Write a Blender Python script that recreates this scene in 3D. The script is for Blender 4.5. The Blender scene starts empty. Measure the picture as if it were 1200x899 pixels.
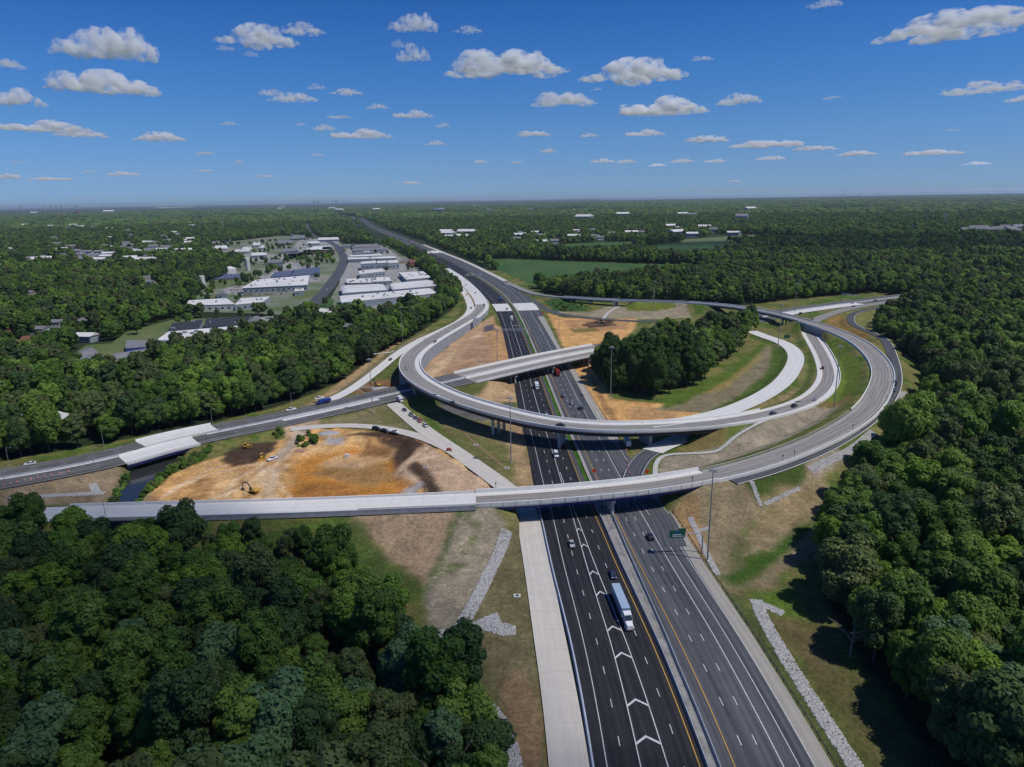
import bpy, bmesh, math, random
import numpy as np
from mathutils import Matrix, Vector, noise as mnoise
random.seed(7); rng = np.random.default_rng(7)
S = bpy.context.scene; COL = S.collection
R = math.radians
# ------------------------------------------------------------------ camera
CAM_H = 118.4; FPX = 800.0; ROLL = R(-1.0); PITCH = math.atan((449.5-232.5)*math.cos(ROLL)/FPX)
cam = bpy.data.cameras.new('camera'); cam.sensor_width = 36; cam.lens = 24; cam.clip_start = 1; cam.clip_end = 200000
camo = bpy.data.objects.new('camera', cam); COL.objects.link(camo)
_F = Vector((0, math.cos(PITCH), -math.sin(PITCH))); _U = Vector((0, math.sin(PITCH), math.cos(PITCH))); _X = Vector((1, 0, 0))
_cx = _X*math.cos(ROLL)+_U*math.sin(ROLL); _cy = -_X*math.sin(ROLL)+_U*math.cos(ROLL)
M = Matrix((_cx, _cy, -_F)).transposed().to_4x4(); M.translation = Vector((0, 0, CAM_H)); camo.matrix_world = M
S.camera = camo
# ------------------------------------------------------------------ sky, sun, exposure
SUN_EL = R(60); SUN_AZ = R(-18)          # sun azimuth measured from +x towards +y
wd = bpy.data.worlds.new('World'); S.world = wd; wd.use_nodes = True
nt = wd.node_tree; sky = nt.nodes.new('ShaderNodeTexSky'); sky.sky_type = 'NISHITA'; sky.sun_disc = False
sky.sun_elevation = SUN_EL; sky.sun_rotation = math.pi/2-SUN_AZ; sky.altitude = 1200; sky.air_density = 1.15; sky.dust_density = 0.0; sky.ozone_density = 6.0
bg = nt.nodes['Background']; bg.inputs[1].default_value = 0.085
_tc = nt.nodes.new('ShaderNodeTexCoord'); _sx = nt.nodes.new('ShaderNodeSeparateXYZ'); nt.links.new(_tc.outputs['Generated'], _sx.inputs[0])
_rp = nt.nodes.new('ShaderNodeValToRGB'); nt.links.new(_sx.outputs[2], _rp.inputs[0]); _cr = _rp.color_ramp      # the clear deep blue of dry air, by height above the horizon
_st = [(0.0, (.40, .66, 1.24)), (.013, (.39, .64, 1.23)), (.04, (.41, .64, 1.14)), (.09, (.40, .67, 1.08)), (.163, (.31, .66, 1.12)), (.27, (.17, .53, 1.05)), (1.0, (.2, .52, 1.0))]
while len(_cr.elements) < len(_st): _cr.elements.new(.5)
for _e, (_p, _c) in zip(_cr.elements, _st): _e.position = _p; _e.color = tuple(k/1.25 for k in _c)+(1,)
_mx = nt.nodes.new('ShaderNodeVectorMath'); _mx.operation = 'MULTIPLY'; nt.links.new(sky.outputs[0], _mx.inputs[0]); nt.links.new(_rp.outputs[0], _mx.inputs[1])
_ms = nt.nodes.new('ShaderNodeVectorMath'); _ms.operation = 'SCALE'; _ms.inputs['Scale'].default_value = 1.25; nt.links.new(_mx.outputs[0], _ms.inputs[0]); nt.links.new(_ms.outputs[0], bg.inputs[0])
sun = bpy.data.lights.new('sun', 'SUN'); sun.energy = 3.6; sun.angle = R(0.5); sun.color = (1, .965, .91)
suno = bpy.data.objects.new('sun', sun); COL.objects.link(suno)
SD = Vector((math.cos(SUN_EL)*math.cos(SUN_AZ), math.cos(SUN_EL)*math.sin(SUN_AZ), math.sin(SUN_EL)))
suno.rotation_euler = SD.to_track_quat('Z', 'Y').to_euler()
S.view_settings.view_transform = 'Standard'; S.view_settings.look = 'None'; S.view_settings.gamma = 1; S.view_settings.exposure = -0.1
cy = S.cycles; cy.max_bounces = 12; cy.diffuse_bounces = 2; cy.glossy_bounces = 2; cy.transmission_bounces = 2; cy.volume_bounces = 12
cy.transparent_max_bounces = 8; cy.use_denoising = True; cy.volume_max_steps = 256; cy.volume_step_rate = .3

# ------------------------------------------------------------------ pixel (1200x899 photograph) -> point at height z
def W(u, v, z=0.0):
    x = u-600; y = 449.5-v; c, s = math.cos(ROLL), math.sin(ROLL)
    xr = x*c-y*s; yr = x*s+y*c
    fy = FPX*math.cos(PITCH)+yr*math.sin(PITCH); fz = -FPX*math.sin(PITCH)+yr*math.cos(PITCH)
    t = -(CAM_H-z)/fz
    return (xr*t, fy*t)
def P(px, z=0.0): return np.array([W(u, v, z) for u, v in px])

# ------------------------------------------------------------------ materials
MATS = {}
def mat(name, c, c2=None, scale=1.0, rough=.85, bump=0.0, bscale=None, metal=0.0, spec=.3, rnd=0.0, detail=6, coord='world', stretch=None, emis=None):
    if name in MATS: return MATS[name]
    m = bpy.data.materials.new(name); m.use_nodes = True; n = m.node_tree; b = n.nodes['Principled BSDF']
    b.inputs['Roughness'].default_value = rough; b.inputs['Metallic'].default_value = metal; b.inputs['Specular IOR Level'].default_value = spec
    c = tuple(c)+(1,)
    if coord == 'world': co = n.nodes.new('ShaderNodeNewGeometry').outputs['Position']
    elif coord == 'uv': co = n.nodes.new('ShaderNodeTexCoord').outputs['UV']
    else: co = n.nodes.new('ShaderNodeTexCoord').outputs['Object']
    if stretch:
        mp = n.nodes.new('ShaderNodeMapping'); mp.inputs['Scale'].default_value = stretch; n.links.new(co, mp.inputs[0]); co = mp.outputs[0]
    out = None
    if c2 is not None:
        t = n.nodes.new('ShaderNodeTexNoise'); t.inputs['Scale'].default_value = scale; t.inputs['Detail'].default_value = detail; t.inputs['Roughness'].default_value = .65
        n.links.new(co, t.inputs[0])
        r = n.nodes.new('ShaderNodeValToRGB'); r.color_ramp.elements[0].position = .34; r.color_ramp.elements[1].position = .66
        r.color_ramp.elements[0].color = c; r.color_ramp.elements[1].color = tuple(c2)+(1,)
        n.links.new(t.outputs[0], r.inputs[0]); out = r.outputs[0]
    if rnd:
        oi = n.nodes.new('ShaderNodeObjectInfo'); h = n.nodes.new('ShaderNodeHueSaturation')
        mr = n.nodes.new('ShaderNodeMapRange'); mr.inputs['To Min'].default_value = 1-rnd; mr.inputs['To Max'].default_value = 1+rnd
        n.links.new(oi.outputs['Random'], mr.inputs[0]); n.links.new(mr.outputs[0], h.inputs['Value'])
        m2 = n.nodes.new('ShaderNodeMath'); m2.operation = 'MULTIPLY_ADD'; m2.inputs[1].default_value = 7.31; m2.inputs[2].default_value = 0
        fr = n.nodes.new('ShaderNodeMath'); fr.operation = 'FRACT'; n.links.new(oi.outputs['Random'], m2.inputs[0]); n.links.new(m2.outputs[0], fr.inputs[0])
        mh = n.nodes.new('ShaderNodeMapRange'); mh.inputs['To Min'].default_value = .47; mh.inputs['To Max'].default_value = .525
        n.links.new(fr.outputs[0], mh.inputs[0]); n.links.new(mh.outputs[0], h.inputs['Hue'])
        if out: n.links.new(out, h.inputs['Color'])
        else: h.inputs['Color'].default_value = c
        out = h.outputs[0]
    if out: n.links.new(out, b.inputs['Base Color'])
    else: b.inputs['Base Color'].default_value = c
    if bump:
        t = n.nodes.new('ShaderNodeTexNoise'); t.inputs['Scale'].default_value = bscale or scale*4; t.inputs['Detail'].default_value = 5
        n.links.new(co, t.inputs[0]); bp = n.nodes.new('ShaderNodeBump'); bp.inputs['Distance'].default_value = bump
        n.links.new(t.outputs[0], bp.inputs['Height']); n.links.new(bp.outputs[0], b.inputs['Normal'])
    if emis: b.inputs['Emission Color'].default_value = c; b.inputs['Emission Strength'].default_value = emis
    MATS[name] = m; return m

def road_mat(name, base, dark, streak=.5, joint=0, rough=.85, wheel=.035):
    """pavement that varies along the travel direction; UV.x = metres across, UV.y = metres along"""
    m = bpy.data.materials.new(name); m.use_nodes = True; n = m.node_tree; b = n.nodes['Principled BSDF']
    b.inputs['Roughness'].default_value = rough; b.inputs['Specular IOR Level'].default_value = .25
    tc = n.nodes.new('ShaderNodeTexCoord')
    mp = n.nodes.new('ShaderNodeMapping'); mp.inputs['Scale'].default_value = (.55, .012, 1); n.links.new(tc.outputs['UV'], mp.inputs[0])
    t = n.nodes.new('ShaderNodeTexNoise'); t.inputs['Scale'].default_value = 1.5; t.inputs['Detail'].default_value = 4; n.links.new(mp.outputs[0], t.inputs[0])
    t2 = n.nodes.new('ShaderNodeTexNoise'); t2.inputs['Scale'].default_value = .22; t2.inputs['Detail'].default_value = 10; t2.inputs['Roughness'].default_value = .75; n.links.new(tc.outputs['UV'], t2.inputs[0])
    mx = n.nodes.new('ShaderNodeMix'); mx.data_type = 'FLOAT'; mx.inputs[0].default_value = 1-streak
    n.links.new(t.outputs[0], mx.inputs[2]); n.links.new(t2.outputs[0], mx.inputs[3])
    sx_ = n.nodes.new('ShaderNodeSeparateXYZ'); n.links.new(tc.outputs['UV'], sx_.inputs[0])
    w1 = n.nodes.new('ShaderNodeMath'); w1.operation = 'MULTIPLY'; w1.inputs[1].default_value = 6.2832/1.83; n.links.new(sx_.outputs[0], w1.inputs[0])
    w2 = n.nodes.new('ShaderNodeMath'); w2.operation = 'COSINE'; n.links.new(w1.outputs[0], w2.inputs[0])
    w3 = n.nodes.new('ShaderNodeMath'); w3.operation = 'MULTIPLY_ADD'; w3.inputs[1].default_value = wheel; n.links.new(w2.outputs[0], w3.inputs[0]); n.links.new(mx.outputs[0], w3.inputs[2]); mx = w3
    r = n.nodes.new('ShaderNodeValToRGB'); r.color_ramp.elements[0].position = .34; r.color_ramp.elements[1].position = .66
    r.color_ramp.elements[0].color = tuple(dark)+(1,); r.color_ramp.elements[1].color = tuple(base)+(1,)
    n.links.new(mx.outputs[0], r.inputs[0]); out = r.outputs[0]
    if joint:
        sp = n.nodes.new('ShaderNodeSeparateXYZ'); n.links.new(tc.outputs['UV'], sp.inputs[0])
        def line(sock, per, wd):
            a = n.nodes.new('ShaderNodeMath'); a.operation = 'DIVIDE'; a.inputs[1].default_value = per; n.links.new(sock, a.inputs[0])
            f = n.nodes.new('ShaderNodeMath'); f.operation = 'FRACT'; n.links.new(a.outputs[0], f.inputs[0])
            g = n.nodes.new('ShaderNodeMath'); g.operation = 'LESS_THAN'; g.inputs[1].default_value = wd/per; n.links.new(f.outputs[0], g.inputs[0]); return g.outputs[0]
        l1 = line(sp.outputs[1], joint, .22); l2 = line(sp.outputs[0], 3.65, .16)
        mxx = n.nodes.new('ShaderNodeMath'); mxx.operation = 'MAXIMUM'; n.links.new(l1, mxx.inputs[0]); n.links.new(l2, mxx.inputs[1])
        k = n.nodes.new('ShaderNodeMath'); k.operation = 'MULTIPLY'; k.inputs[1].default_value = .2; n.links.new(mxx.outputs[0], k.inputs[0])
        mc = n.nodes.new('ShaderNodeMix'); mc.data_type = 'RGBA'; n.links.new(k.outputs[0], mc.inputs[0]); n.links.new(out, mc.inputs[6]); mc.inputs[7].default_value = (.12, .11, .1, 1)
        out = mc.outputs[2]
    n.links.new(out, b.inputs['Base Color']); MATS[name] = m; return m

NEWASPH = road_mat('new_asphalt', (.030, .030, .033), (.011, .011, .014), .6, rough=.75, wheel=.06)
OLDASPH = road_mat('worn_asphalt', (.105, .110, .120), (.045, .048, .056), .75, wheel=.06)
DECKASPH = road_mat('ramp_pavement', (.32, .30, .275), (.17, .162, .152), .7, wheel=.07)
XROAD = road_mat('cross_road_asphalt', (.17, .165, .16), (.05, .05, .053), .9)
CONC = road_mat('new_concrete_pavement', (.56, .53, .47), (.46, .43, .38), .4, joint=9)
CONCB = road_mat('bright_concrete_pavement', (.66, .65, .62), (.56, .55, .52), .5, joint=12)
CONCD = road_mat('shoulder_concrete', (.36, .34, .30), (.27, .255, .225), .6)
DARKSH = road_mat('dark_shoulder_asphalt', (.09, .092, .1), (.055, .056, .062), .6)
PARA = mat('parapet_concrete', (.76, .75, .72), (.66, .65, .62), .25)
WALLC = mat('retaining_wall_concrete', (.30, .32, .35), (.24, .26, .29), .3, bump=.05, bscale=.8)
PIERC = mat('pier_concrete', (.55, .54, .51), (.42, .41, .38), .4)
STEELB = mat('blue_girder_paint', (.03, .04, .16), (.05, .06, .22), .3, rough=.5)
STEELD = mat('weathering_steel', (.055, .048, .045), (.035, .03, .03), .4, rough=.7)
WHITE = mat('white_road_paint', (.66, .66, .66), (.38, .38, .38), 2.2)
YELL = mat('yellow_road_paint', (.55, .33, .07), (.42, .25, .06), 1.0)
GALV = mat('galvanised_steel', (.26, .27, .28), (.19, .2, .21), .7, rough=.5, metal=.3)
BARR = mat('barrier_concrete', (.40, .42, .45), (.30, .31, .33), .5)

# ------------------------------------------------------------------ object helpers
def tagp(o, label=None, cat=None, group=None, kind=None):
    if label: o['label'] = label
    if cat: o['category'] = cat
    if group: o['group'] = group
    if kind: o['kind'] = kind
    return o
def link(name, me, parent=None):
    o = bpy.data.objects.new(name, me); COL.objects.link(o)
    if parent is not None: o.parent = parent
    return o
def empty(name, loc, label=None, cat=None, group=None, rz=0):
    o = link(name, None); o.location = loc; o.rotation_euler.z = rz; o.empty_display_size = 1
    return tagp(o, label, cat, group)
def copy_tree(o, parent=None):
    c = o.copy(); COL.objects.link(c); c.parent = parent
    for ch in o.children: copy_tree(ch, c)
    return c
class MB:
    def __init__(s): s.v = []; s.f = []; s.uv = {}
    def add(s, vs, fs):
        b = len(s.v); s.v += [tuple(map(float, p)) for p in vs]; s.f += [tuple(b+i for i in f) for f in fs]; return s
    def box(s, c, d, rz=0, taper=1.0, base=False):
        x, y, z = (k/2 for k in d); cs, sn = math.cos(rz), math.sin(rz); vs = []
        zz = (0, d[2]) if base else (-z, z)
        for k, (h, t) in enumerate(((zz[0], 1), (zz[1], taper))):
            for a, b in ((-x, -y), (x, -y), (x, y), (-x, y)):
                a *= t; b *= t; vs.append((c[0]+a*cs-b*sn, c[1]+a*sn+b*cs, c[2]+h))
        return s.add(vs, [(3, 2, 1, 0), (4, 5, 6, 7), (0, 1, 5, 4), (1, 2, 6, 5), (2, 3, 7, 6), (3, 0, 4, 7)])
    def tube(s, a, b, r0, r1=None, n=8):
        r1 = r0 if r1 is None else r1; a = Vector(a); b = Vector(b); d = (b-a).normalized()
        q = d.to_track_quat('Z', 'Y'); vs = []
        for p, r in ((a, r0), (b, r1)):
            for k in range(n):
                t = 2*math.pi*k/n; vs.append(p+q@Vector((r*math.cos(t), r*math.sin(t), 0)))
        return s.add(vs, [(k, (k+1) % n, n+(k+1) % n, n+k) for k in range(n)]+[tuple(range(n))[::-1], tuple(range(n, 2*n))])
    def prof(s, pts, y0, y1):
        """profile in (x,z) extruded along y"""
        n = len(pts); vs = [(x, y0, z) for x, z in pts]+[(x, y1, z) for x, z in pts]
        return s.add(vs, [(k, n+k, n+(k+1) % n, (k+1) % n) for k in range(n)]+[tuple(range(n)), tuple(range(2*n-1, n-1, -1))])
    def build(s, name, m, parent=None, smooth=False, label=None, cat=None, group=None, kind=None):
        me = bpy.data.meshes.new(name); me.from_pydata(s.v, [], s.f)
        if s.uv:
            l = me.uv_layers.new(name='UVMap'); vi = np.empty(len(me.loops), dtype=np.int32); me.loops.foreach_get('vertex_index', vi)
            uv = np.zeros((len(s.v), 2), dtype=np.float32)
            for k, t in s.uv.items(): uv[k] = t
            l.data.foreach_set('uv', uv[vi].ravel())
        if m: me.materials.append(m)
        if smooth: me.shade_smooth()
        return tagp(link(name, me, parent), label, cat, group, kind)
def grid_mesh(name, V, F, m, parent=None, smooth=False):
    me = bpy.data.meshes.new(name); V = np.asarray(V, dtype=np.float32); F = np.asarray(F, dtype=np.int32)
    me.vertices.add(len(V)); me.vertices.foreach_set('co', V.ravel()); k = F.shape[1]
    me.loops.add(F.size); me.loops.foreach_set('vertex_index', F.ravel()); me.polygons.add(len(F))
    me.polygons.foreach_set('loop_start', np.arange(len(F), dtype=np.int32)*k); me.polygons.foreach_set('loop_total', np.full(len(F), k, dtype=np.int32))
    me.update(calc_edges=True)
    if m: me.materials.append(m)
    if smooth: me.shade_smooth()
    return me

# ------------------------------------------------------------------ paths
class Path:
    def __init__(s, pts, step=4.0, smooth=3):
        p = np.array(pts, float)
        for _ in range(smooth):
            q = [p[0]]
            for a, b in zip(p[:-1], p[1:]): q += [a*.75+b*.25, a*.25+b*.75]
            q.append(p[-1]); p = np.array(q)
        d = np.r_[0, np.cumsum(np.linalg.norm(np.diff(p[:, :2], axis=0), axis=1))]
        n = max(2, int(d[-1]/step)+1); s.s = np.linspace(0, d[-1], n)
        s.p = np.stack([np.interp(s.s, d, p[:, k]) for k in range(3)], 1)
        t = np.gradient(s.p[:, :2], axis=0); t /= np.linalg.norm(t, axis=1)[:, None]
        s.t = t; s.n = np.stack([t[:, 1], -t[:, 0]], 1)      # n points to the right of travel
        s.L = d[-1]
    def at(s, d, o=0.0, dz=0.0):
        x = np.array([np.interp(d, s.s, s.p[:, k]) for k in range(3)]); n = np.array([np.interp(d, s.s, s.n[:, k]) for k in range(2)]); n /= np.linalg.norm(n)
        return Vector((x[0]+n[0]*o, x[1]+n[1]*o, x[2]+dz))
    def near(s, x, y):
        k = int(np.argmin((s.p[:, 0]-x)**2+(s.p[:, 1]-y)**2)); return s.s[k]
    def ang(s, d):
        return math.atan2(np.interp(d, s.s, s.t[:, 1]), np.interp(d, s.s, s.t[:, 0]))
    def seg(s, s0=None, s1=None, step=None):
        s0 = 0 if s0 is None else s0; s1 = s.L if s1 is None else s1
        inner = s.s[(s.s > s0+.3) & (s.s < s1-.3)] if step is None else np.arange(s0+step, s1-.3, step)
        d = np.r_[s0, inner, s1]
        p = np.stack([np.interp(d, s.s, s.p[:, k]) for k in range(3)], 1); n = np.stack([np.interp(d, s.s, s.n[:, k]) for k in range(2)], 1)
        return d, p, n/np.linalg.norm(n, axis=1)[:, None]
def off(o, d): return np.full(len(d), float(o)) if np.isscalar(o) else np.interp(d, o[0], o[1])
def strip(mb, path, o0, o1, dz, s0=None, s1=None, step=None, across=1):
    d, p, n = path.seg(s0, s1, step); a = off(o0, d); b = off(o1, d); base = len(mb.v)
    for k in range(len(d)):
        for j in range(across+1):
            o = a[k]+(b[k]-a[k])*j/across
            mb.v.append((p[k, 0]+n[k, 0]*o, p[k, 1]+n[k, 1]*o, p[k, 2]+dz)); mb.uv[len(mb.v)-1] = (o, d[k])
    w = across+1
    for k in range(len(d)-1):
        for j in range(across):
            mb.f.append((base+k*w+j, base+k*w+j+1, base+(k+1)*w+j+1, base+(k+1)*w+j))
    return mb
def sweep(mb, path, prof, s0=None, s1=None, oo=0.0, absz=None):
    """closed profile [(o,z)] swept along the path; a z of None means ground level (absz)"""
    d, p, n = path.seg(s0, s1); o_ = off(oo, d); base = len(mb.v); m = len(prof)
    for k in range(len(d)):
        for (o, z) in prof:
            zz = absz if z is None else p[k, 2]+z
            mb.v.append((p[k, 0]+n[k, 0]*(o+o_[k]), p[k, 1]+n[k, 1]*(o+o_[k]), zz))
            mb.uv[len(mb.v)-1] = (o, d[k])
    for k in range(len(d)-1):
        for j in range(m):
            a = base+k*m+j; b = base+k*m+(j+1) % m; mb.f.append((a, b, b+m, a+m))
    mb.f.append(tuple(base+j for j in range(m))[::-1]); mb.f.append(tuple(base+(len(d)-1)*m+j for j in range(m)))
    return mb
JERSEY = [(-.3, 0), (-.3, .1), (-.12, .4), (-.09, .95), (.09, .95), (.12, .4), (.3, .1), (.3, 0)]
def barrier(path, o, s0, s1, label, h=1.0, m=None, dz=0.0, kind='concrete_barrier', cat='barrier', w=1.0):
    mb = MB(); sweep(mb, path, [(a*w, b*h+dz) for a, b in JERSEY], s0, s1, o)
    return mb.build(kind, m or BARR, label=label, cat=cat)
def px3(l): return [(*W(u, v, z), z) for u, v, z in l]

# ------------------------------------------------------------------ road network, in metres
HW = Path([(42, 50, 0), (42, 90, 0), (41.6, 130, 0), (40.3, 160, 0), (38.5, 182, 0), (36.5, 205, 0), (34.6, 235, 0), (32, 268, 0), (29.5, 318, 0), (26, 370, 0), (22.3, 456, 0), (17.5, 536, 0), (11.5, 650, 0), (4, 758, 0), (-14, 899, 0), (-38, 1020, 0), (-66, 1142, 0), (-115, 1357, 0), (-193, 1642, 0), (-322, 2150, 0), (-480, 2700, 0), (-620, 3200, 0), (-880, 4290, 0), (-1085, 5000, 0), (-1500, 6300, 0)], 6)
def hy(y): return float(HW.s[np.argmin(abs(HW.p[:, 1]-y))])
A = Path([(-262, 224, 6.5), (-215, 231, 6.5), (-182, 236, 6.6), (-91, 236.5, 7), (-50, 237.5, 7.5), (-1, 239.5, 8), (33, 244, 8.2), (60, 250, 8.2), (90, 262, 8), (118, 279, 8), (154, 307, 8), (187, 341, 8), (214, 380, 8), (236, 418, 8), (253, 460, 8), (266, 510, 8), (268, 556, 8), (263, 600, 8), (254, 642, 8), (240, 674, 8), (222, 704, 7.5), (190, 732, 7), (150, 752, 6.3), (108, 770, 5.5), (64, 807, 4), (36, 843, 2.5), (22, 890, 1.0), (8, 950, .15), (-10, 1020, 0.05)], 4)
B = Path(px3([(1064, 351, 2), (1046, 353.5, 2), (1020, 357, 2), (990, 362.5, 2), (970, 369, 2), (950, 377.5, 1.8), (946, 386, 1.8), (955, 400, 1.9), (965.5, 418, 2), (971.5, 436, 2.5), (970, 448, 3), (961, 460, 3.5), (946, 470.5, 4.5), (920, 480, 5.3), (887, 488, 6), (850, 494, 7), (812, 498, 8), (750, 501, 9.3), (700, 501, 10.2), (640, 495.5, 11), (575, 480, 11.5), (525, 464, 11.5), (490, 445.5, 11.5), (478.5, 430, 11.2), (483, 415, 10.5), (505, 399, 9), (535, 382, 7), (560, 368, 5), (567, 357, 3.2), (560, 346, 1.6), (550, 335, .6), (537, 324, .06), (520, 313.5, .05)]), 4)
D = Path(px3([(385, 470, 1.4), (412, 457, 1.4), (440, 436, 1.5), (470, 411, 2), (495, 397, 2.5), (520, 386, 3), (541, 375.5, 3.4), (552.5, 364, 3), (550, 353, 2), (543, 341, .9), (534, 328, .06)]), 4)
X = Path([(-330, 236, 1.5)]+px3([(0, 562, 1.5), (125, 539, 2), (190, 520, 2.2), (250, 507, 2.2), (325, 492, 1.6), (400, 476, 1.4), (450, 464, 2), (500, 453, 4.5), (552, 441, 7.3), (625, 424, 7.5), (690, 411, 7.5)])+[(105, 535, 6), (165, 585, 3), (215, 635, 1.2), (272, 688, 1.2)]+px3([(960, 360, 1.8), (1046, 349, 2), (1072, 346, 2)]), 5)
E1 = Path(px3([(455, 467, 1.6), (463, 475, 1.0), (498, 505, .3), (530, 526, .1), (560, 547, .05), (590, 569, .05), (608, 584, .05)])+[(5.5, 240, .05), (6.2, 222, .05), (7.6, 200, .05), (9, 170, .05), (10.3, 145, .05), (11, 120, .05), (11.5, 60, .05)], 4)
E2 = Path(px3([(340, 503, 1.2), (390, 498.5, .6), (430, 499, .3), (470, 505, .2), (510, 517, .1), (545, 537, .07)]), 4)
C = Path(px3([(880, 388, 1.2), (897, 394.5, 1.4), (916, 400.5, 1.6), (929, 409, 1.8), (934, 419, 2), (929, 433, 2.3), (917, 449, 2.8), (895, 464, 3.6), (860, 480, 4.8), (820, 490.5, 6.2), (785, 496, 7.6), (755, 499, 8.6)]), 4)
SR = Path(px3([(1070, 355, 1.5), (1015, 363, 1.5), (1000, 367, 1.5), (995.5, 373, 1.6), (999, 380, 1.9), (1012, 386.5, 2.4), (1027, 392.5, 3), (1039, 400, 3.8), (1045, 415, 5), (1050, 433, 6.3), (1050, 451, 6.9), (1042, 468, 7.1), (1026, 488, 7.2), (978, 521.5, 7.3), (912, 549, 7.5), (857, 564, 7.7)]), 4)
RS = Path(px3([(700, 459, 0), (726, 500, 0)])+[], 4) if False else None
RR = Path(px3([(812, 508, .6), (790, 517, .3), (768, 526, .1), (752, 537, .05), (743, 552, .05), (738, 570, .05)])+[(56.5, 242, .05), (55.5, 215, .05)], 4)
RQ = Path(px3([(622, 350, .05), (632, 358, .05), (646, 365.5, .3), (668, 370.5, .6), (700, 373.8, .8), (748, 376.5, .8), (800, 378, .8)]), 4)   # ramp joining the right carriageway

def poly_in(Q, X_, Y_):
    Q = np.asarray(Q); x = X_; y = Y_; c = np.zeros(x.shape, bool); j = len(Q)-1
    for i in range(len(Q)):
        xi, yi = Q[i]; xj, yj = Q[j]
        with np.errstate(divide='ignore', invalid='ignore'):
            k = ((yi > y) != (yj > y)) & (x < (xj-xi)*(y-yi)/(yj-yi+1e-12)+xi)
        c ^= k; j = i
    return c
def dist_path(path, X_, Y_, s0=None, s1=None, step=3.0, reach=80):
    """distance to the centre line and the height of the line there"""
    d, p, n = path.seg(s0, s1); best = np.full(X_.shape, 1e9, np.float32); zz = np.zeros(X_.shape, np.float32)
    for k in range(len(d)-1):
        a = p[k]; b = p[k+1]
        x0, x1 = min(a[0], b[0])-reach, max(a[0], b[0])+reach; y0, y1 = min(a[1], b[1])-reach, max(a[1], b[1])+reach
        i0 = np.searchsorted(GX, x0); i1 = np.searchsorted(GX, x1); j0 = np.searchsorted(GY, y0); j1 = np.searchsorted(GY, y1)
        if i1 <= i0 or j1 <= j0: continue
        sx = X_[j0:j1, i0:i1]; sy = Y_[j0:j1, i0:i1]; ab = b[:2]-a[:2]; L2 = ab@ab+1e-9
        t = np.clip(((sx-a[0])*ab[0]+(sy-a[1])*ab[1])/L2, 0, 1)
        dd = np.hypot(sx-(a[0]+ab[0]*t), sy-(a[1]+ab[1]*t)); q = dd < best[j0:j1, i0:i1]
        best[j0:j1, i0:i1][q] = dd[q]; zz[j0:j1, i0:i1][q] = (a[2]+(b[2]-a[2])*t)[q]
    return best, zz

# ------------------------------------------------------------------ terrain of the interchange: one height field
STEP = 1.35
GX = np.arange(-345, 470, STEP); GY = np.arange(62, 1180, STEP); XX, YY = np.meshgrid(GX, GY)
def fbm(x, y, sc, seed=0, octs=4):
    o = np.zeros(x.shape); amp = 1; tot = 0
    r = np.random.default_rng(seed)
    for k in range(octs):
        n = 64; g = r.random((n, n)); u = (x/sc*2**k) % n; v = (y/sc*2**k) % n
        i = np.floor(u).astype(int) % n; j = np.floor(v).astype(int) % n; fu = u-np.floor(u); fv = v-np.floor(v); fu = fu*fu*(3-2*fu); fv = fv*fv*(3-2*fv)
        i2 = (i+1) % n; j2 = (j+1) % n
        o += amp*((g[j, i]*(1-fu)+g[j, i2]*fu)*(1-fv)+(g[j2, i]*(1-fu)+g[j2, i2]*fu)*fv); tot += amp; amp *= .5
    return o/tot
N1 = fbm(XX, YY, 9, 1)-.5; N2 = fbm(XX, YY, 9, 2)-.5; N3 = fbm(XX, YY, 40, 3)-.5; N4 = fbm(XX, YY, 5, 4, 3)-.5
Z = -.35+N3*.3
aB0 = A.near(-172, 236); aB1 = A.near(-114, 236); aC0 = A.near(-13, 239); aC1 = A.near(80, 257)
aD0 = A.near(255, 640)-22; aD1 = A.near(214, 716); aE0 = A.near(192, 731); aE1 = A.near(118, 768); aF1 = A.near(58, 814)
aD0 = A.near(262, 603)
xC0 = X.near(-35, 430)+4; xC1 = X.near(72, 510); xK0 = X.near(*W(150, 531, 2)); xK1 = X.near(*W(243, 508, 2.2))
bB0 = B.near(*W(845, 494.5, 7)); bB1 = B.near(*W(468+12, 431, 11.2)); bW1 = B.near(*W(567, 357, 3.2))
FILLS = [(A, 0, aB0, 8), (A, aB1, aC0, 8.5), (A, aC1, aD0, 9), (A, aD1+8, aE1-30, 8), (A, aF1, None, 7), (B, 0, bB0, 8.5), (B, bW1, None, 8.5), (D, 0, None, 6),
         (X, 0, xK0, 17), (X, xK1, xC0, 17), (X, xC1, None, 17), (E1, None, None, 5.5), (E2, None, None, 5), (C, None, C.L-40, 6), (SR, None, None, 5.5), (RR, None, None, 4), (RQ, None, None, 4.5)]
for (pth, s0, s1, hw) in FILLS:
    d, z = dist_path(pth, XX, YY, s0, s1)
    h = z-.35-np.maximum(0, d-hw)*.48; Z = np.where((h > Z) & (d < 60), h, Z)
    Z = np.where(d < hw-1.0, np.minimum(Z, z-.3), Z)
# retained fill of the loop ramp: flat-topped, held by walls
d, z = dist_path(B, XX, YY, bB1+6, bW1); LOOPD = d; Z = np.where(d < 5.2, np.maximum(Z, z-.5), Z)
dh, _ = dist_path(HW, XX, YY, 0, hy(1180)); hl = dh < 26; Z = np.where(hl & (Z < 2.2), np.minimum(Z, -.3), Z)
for (pth, s0, s1, w) in ((E1, None, None, 4), (D, None, None, 4), (SR, None, SR.L*.5, 3)):
    d, z = dist_path(pth, XX, YY, s0, s1); Z = np.where(d < w, np.minimum(Z, z-.25), Z)
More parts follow.
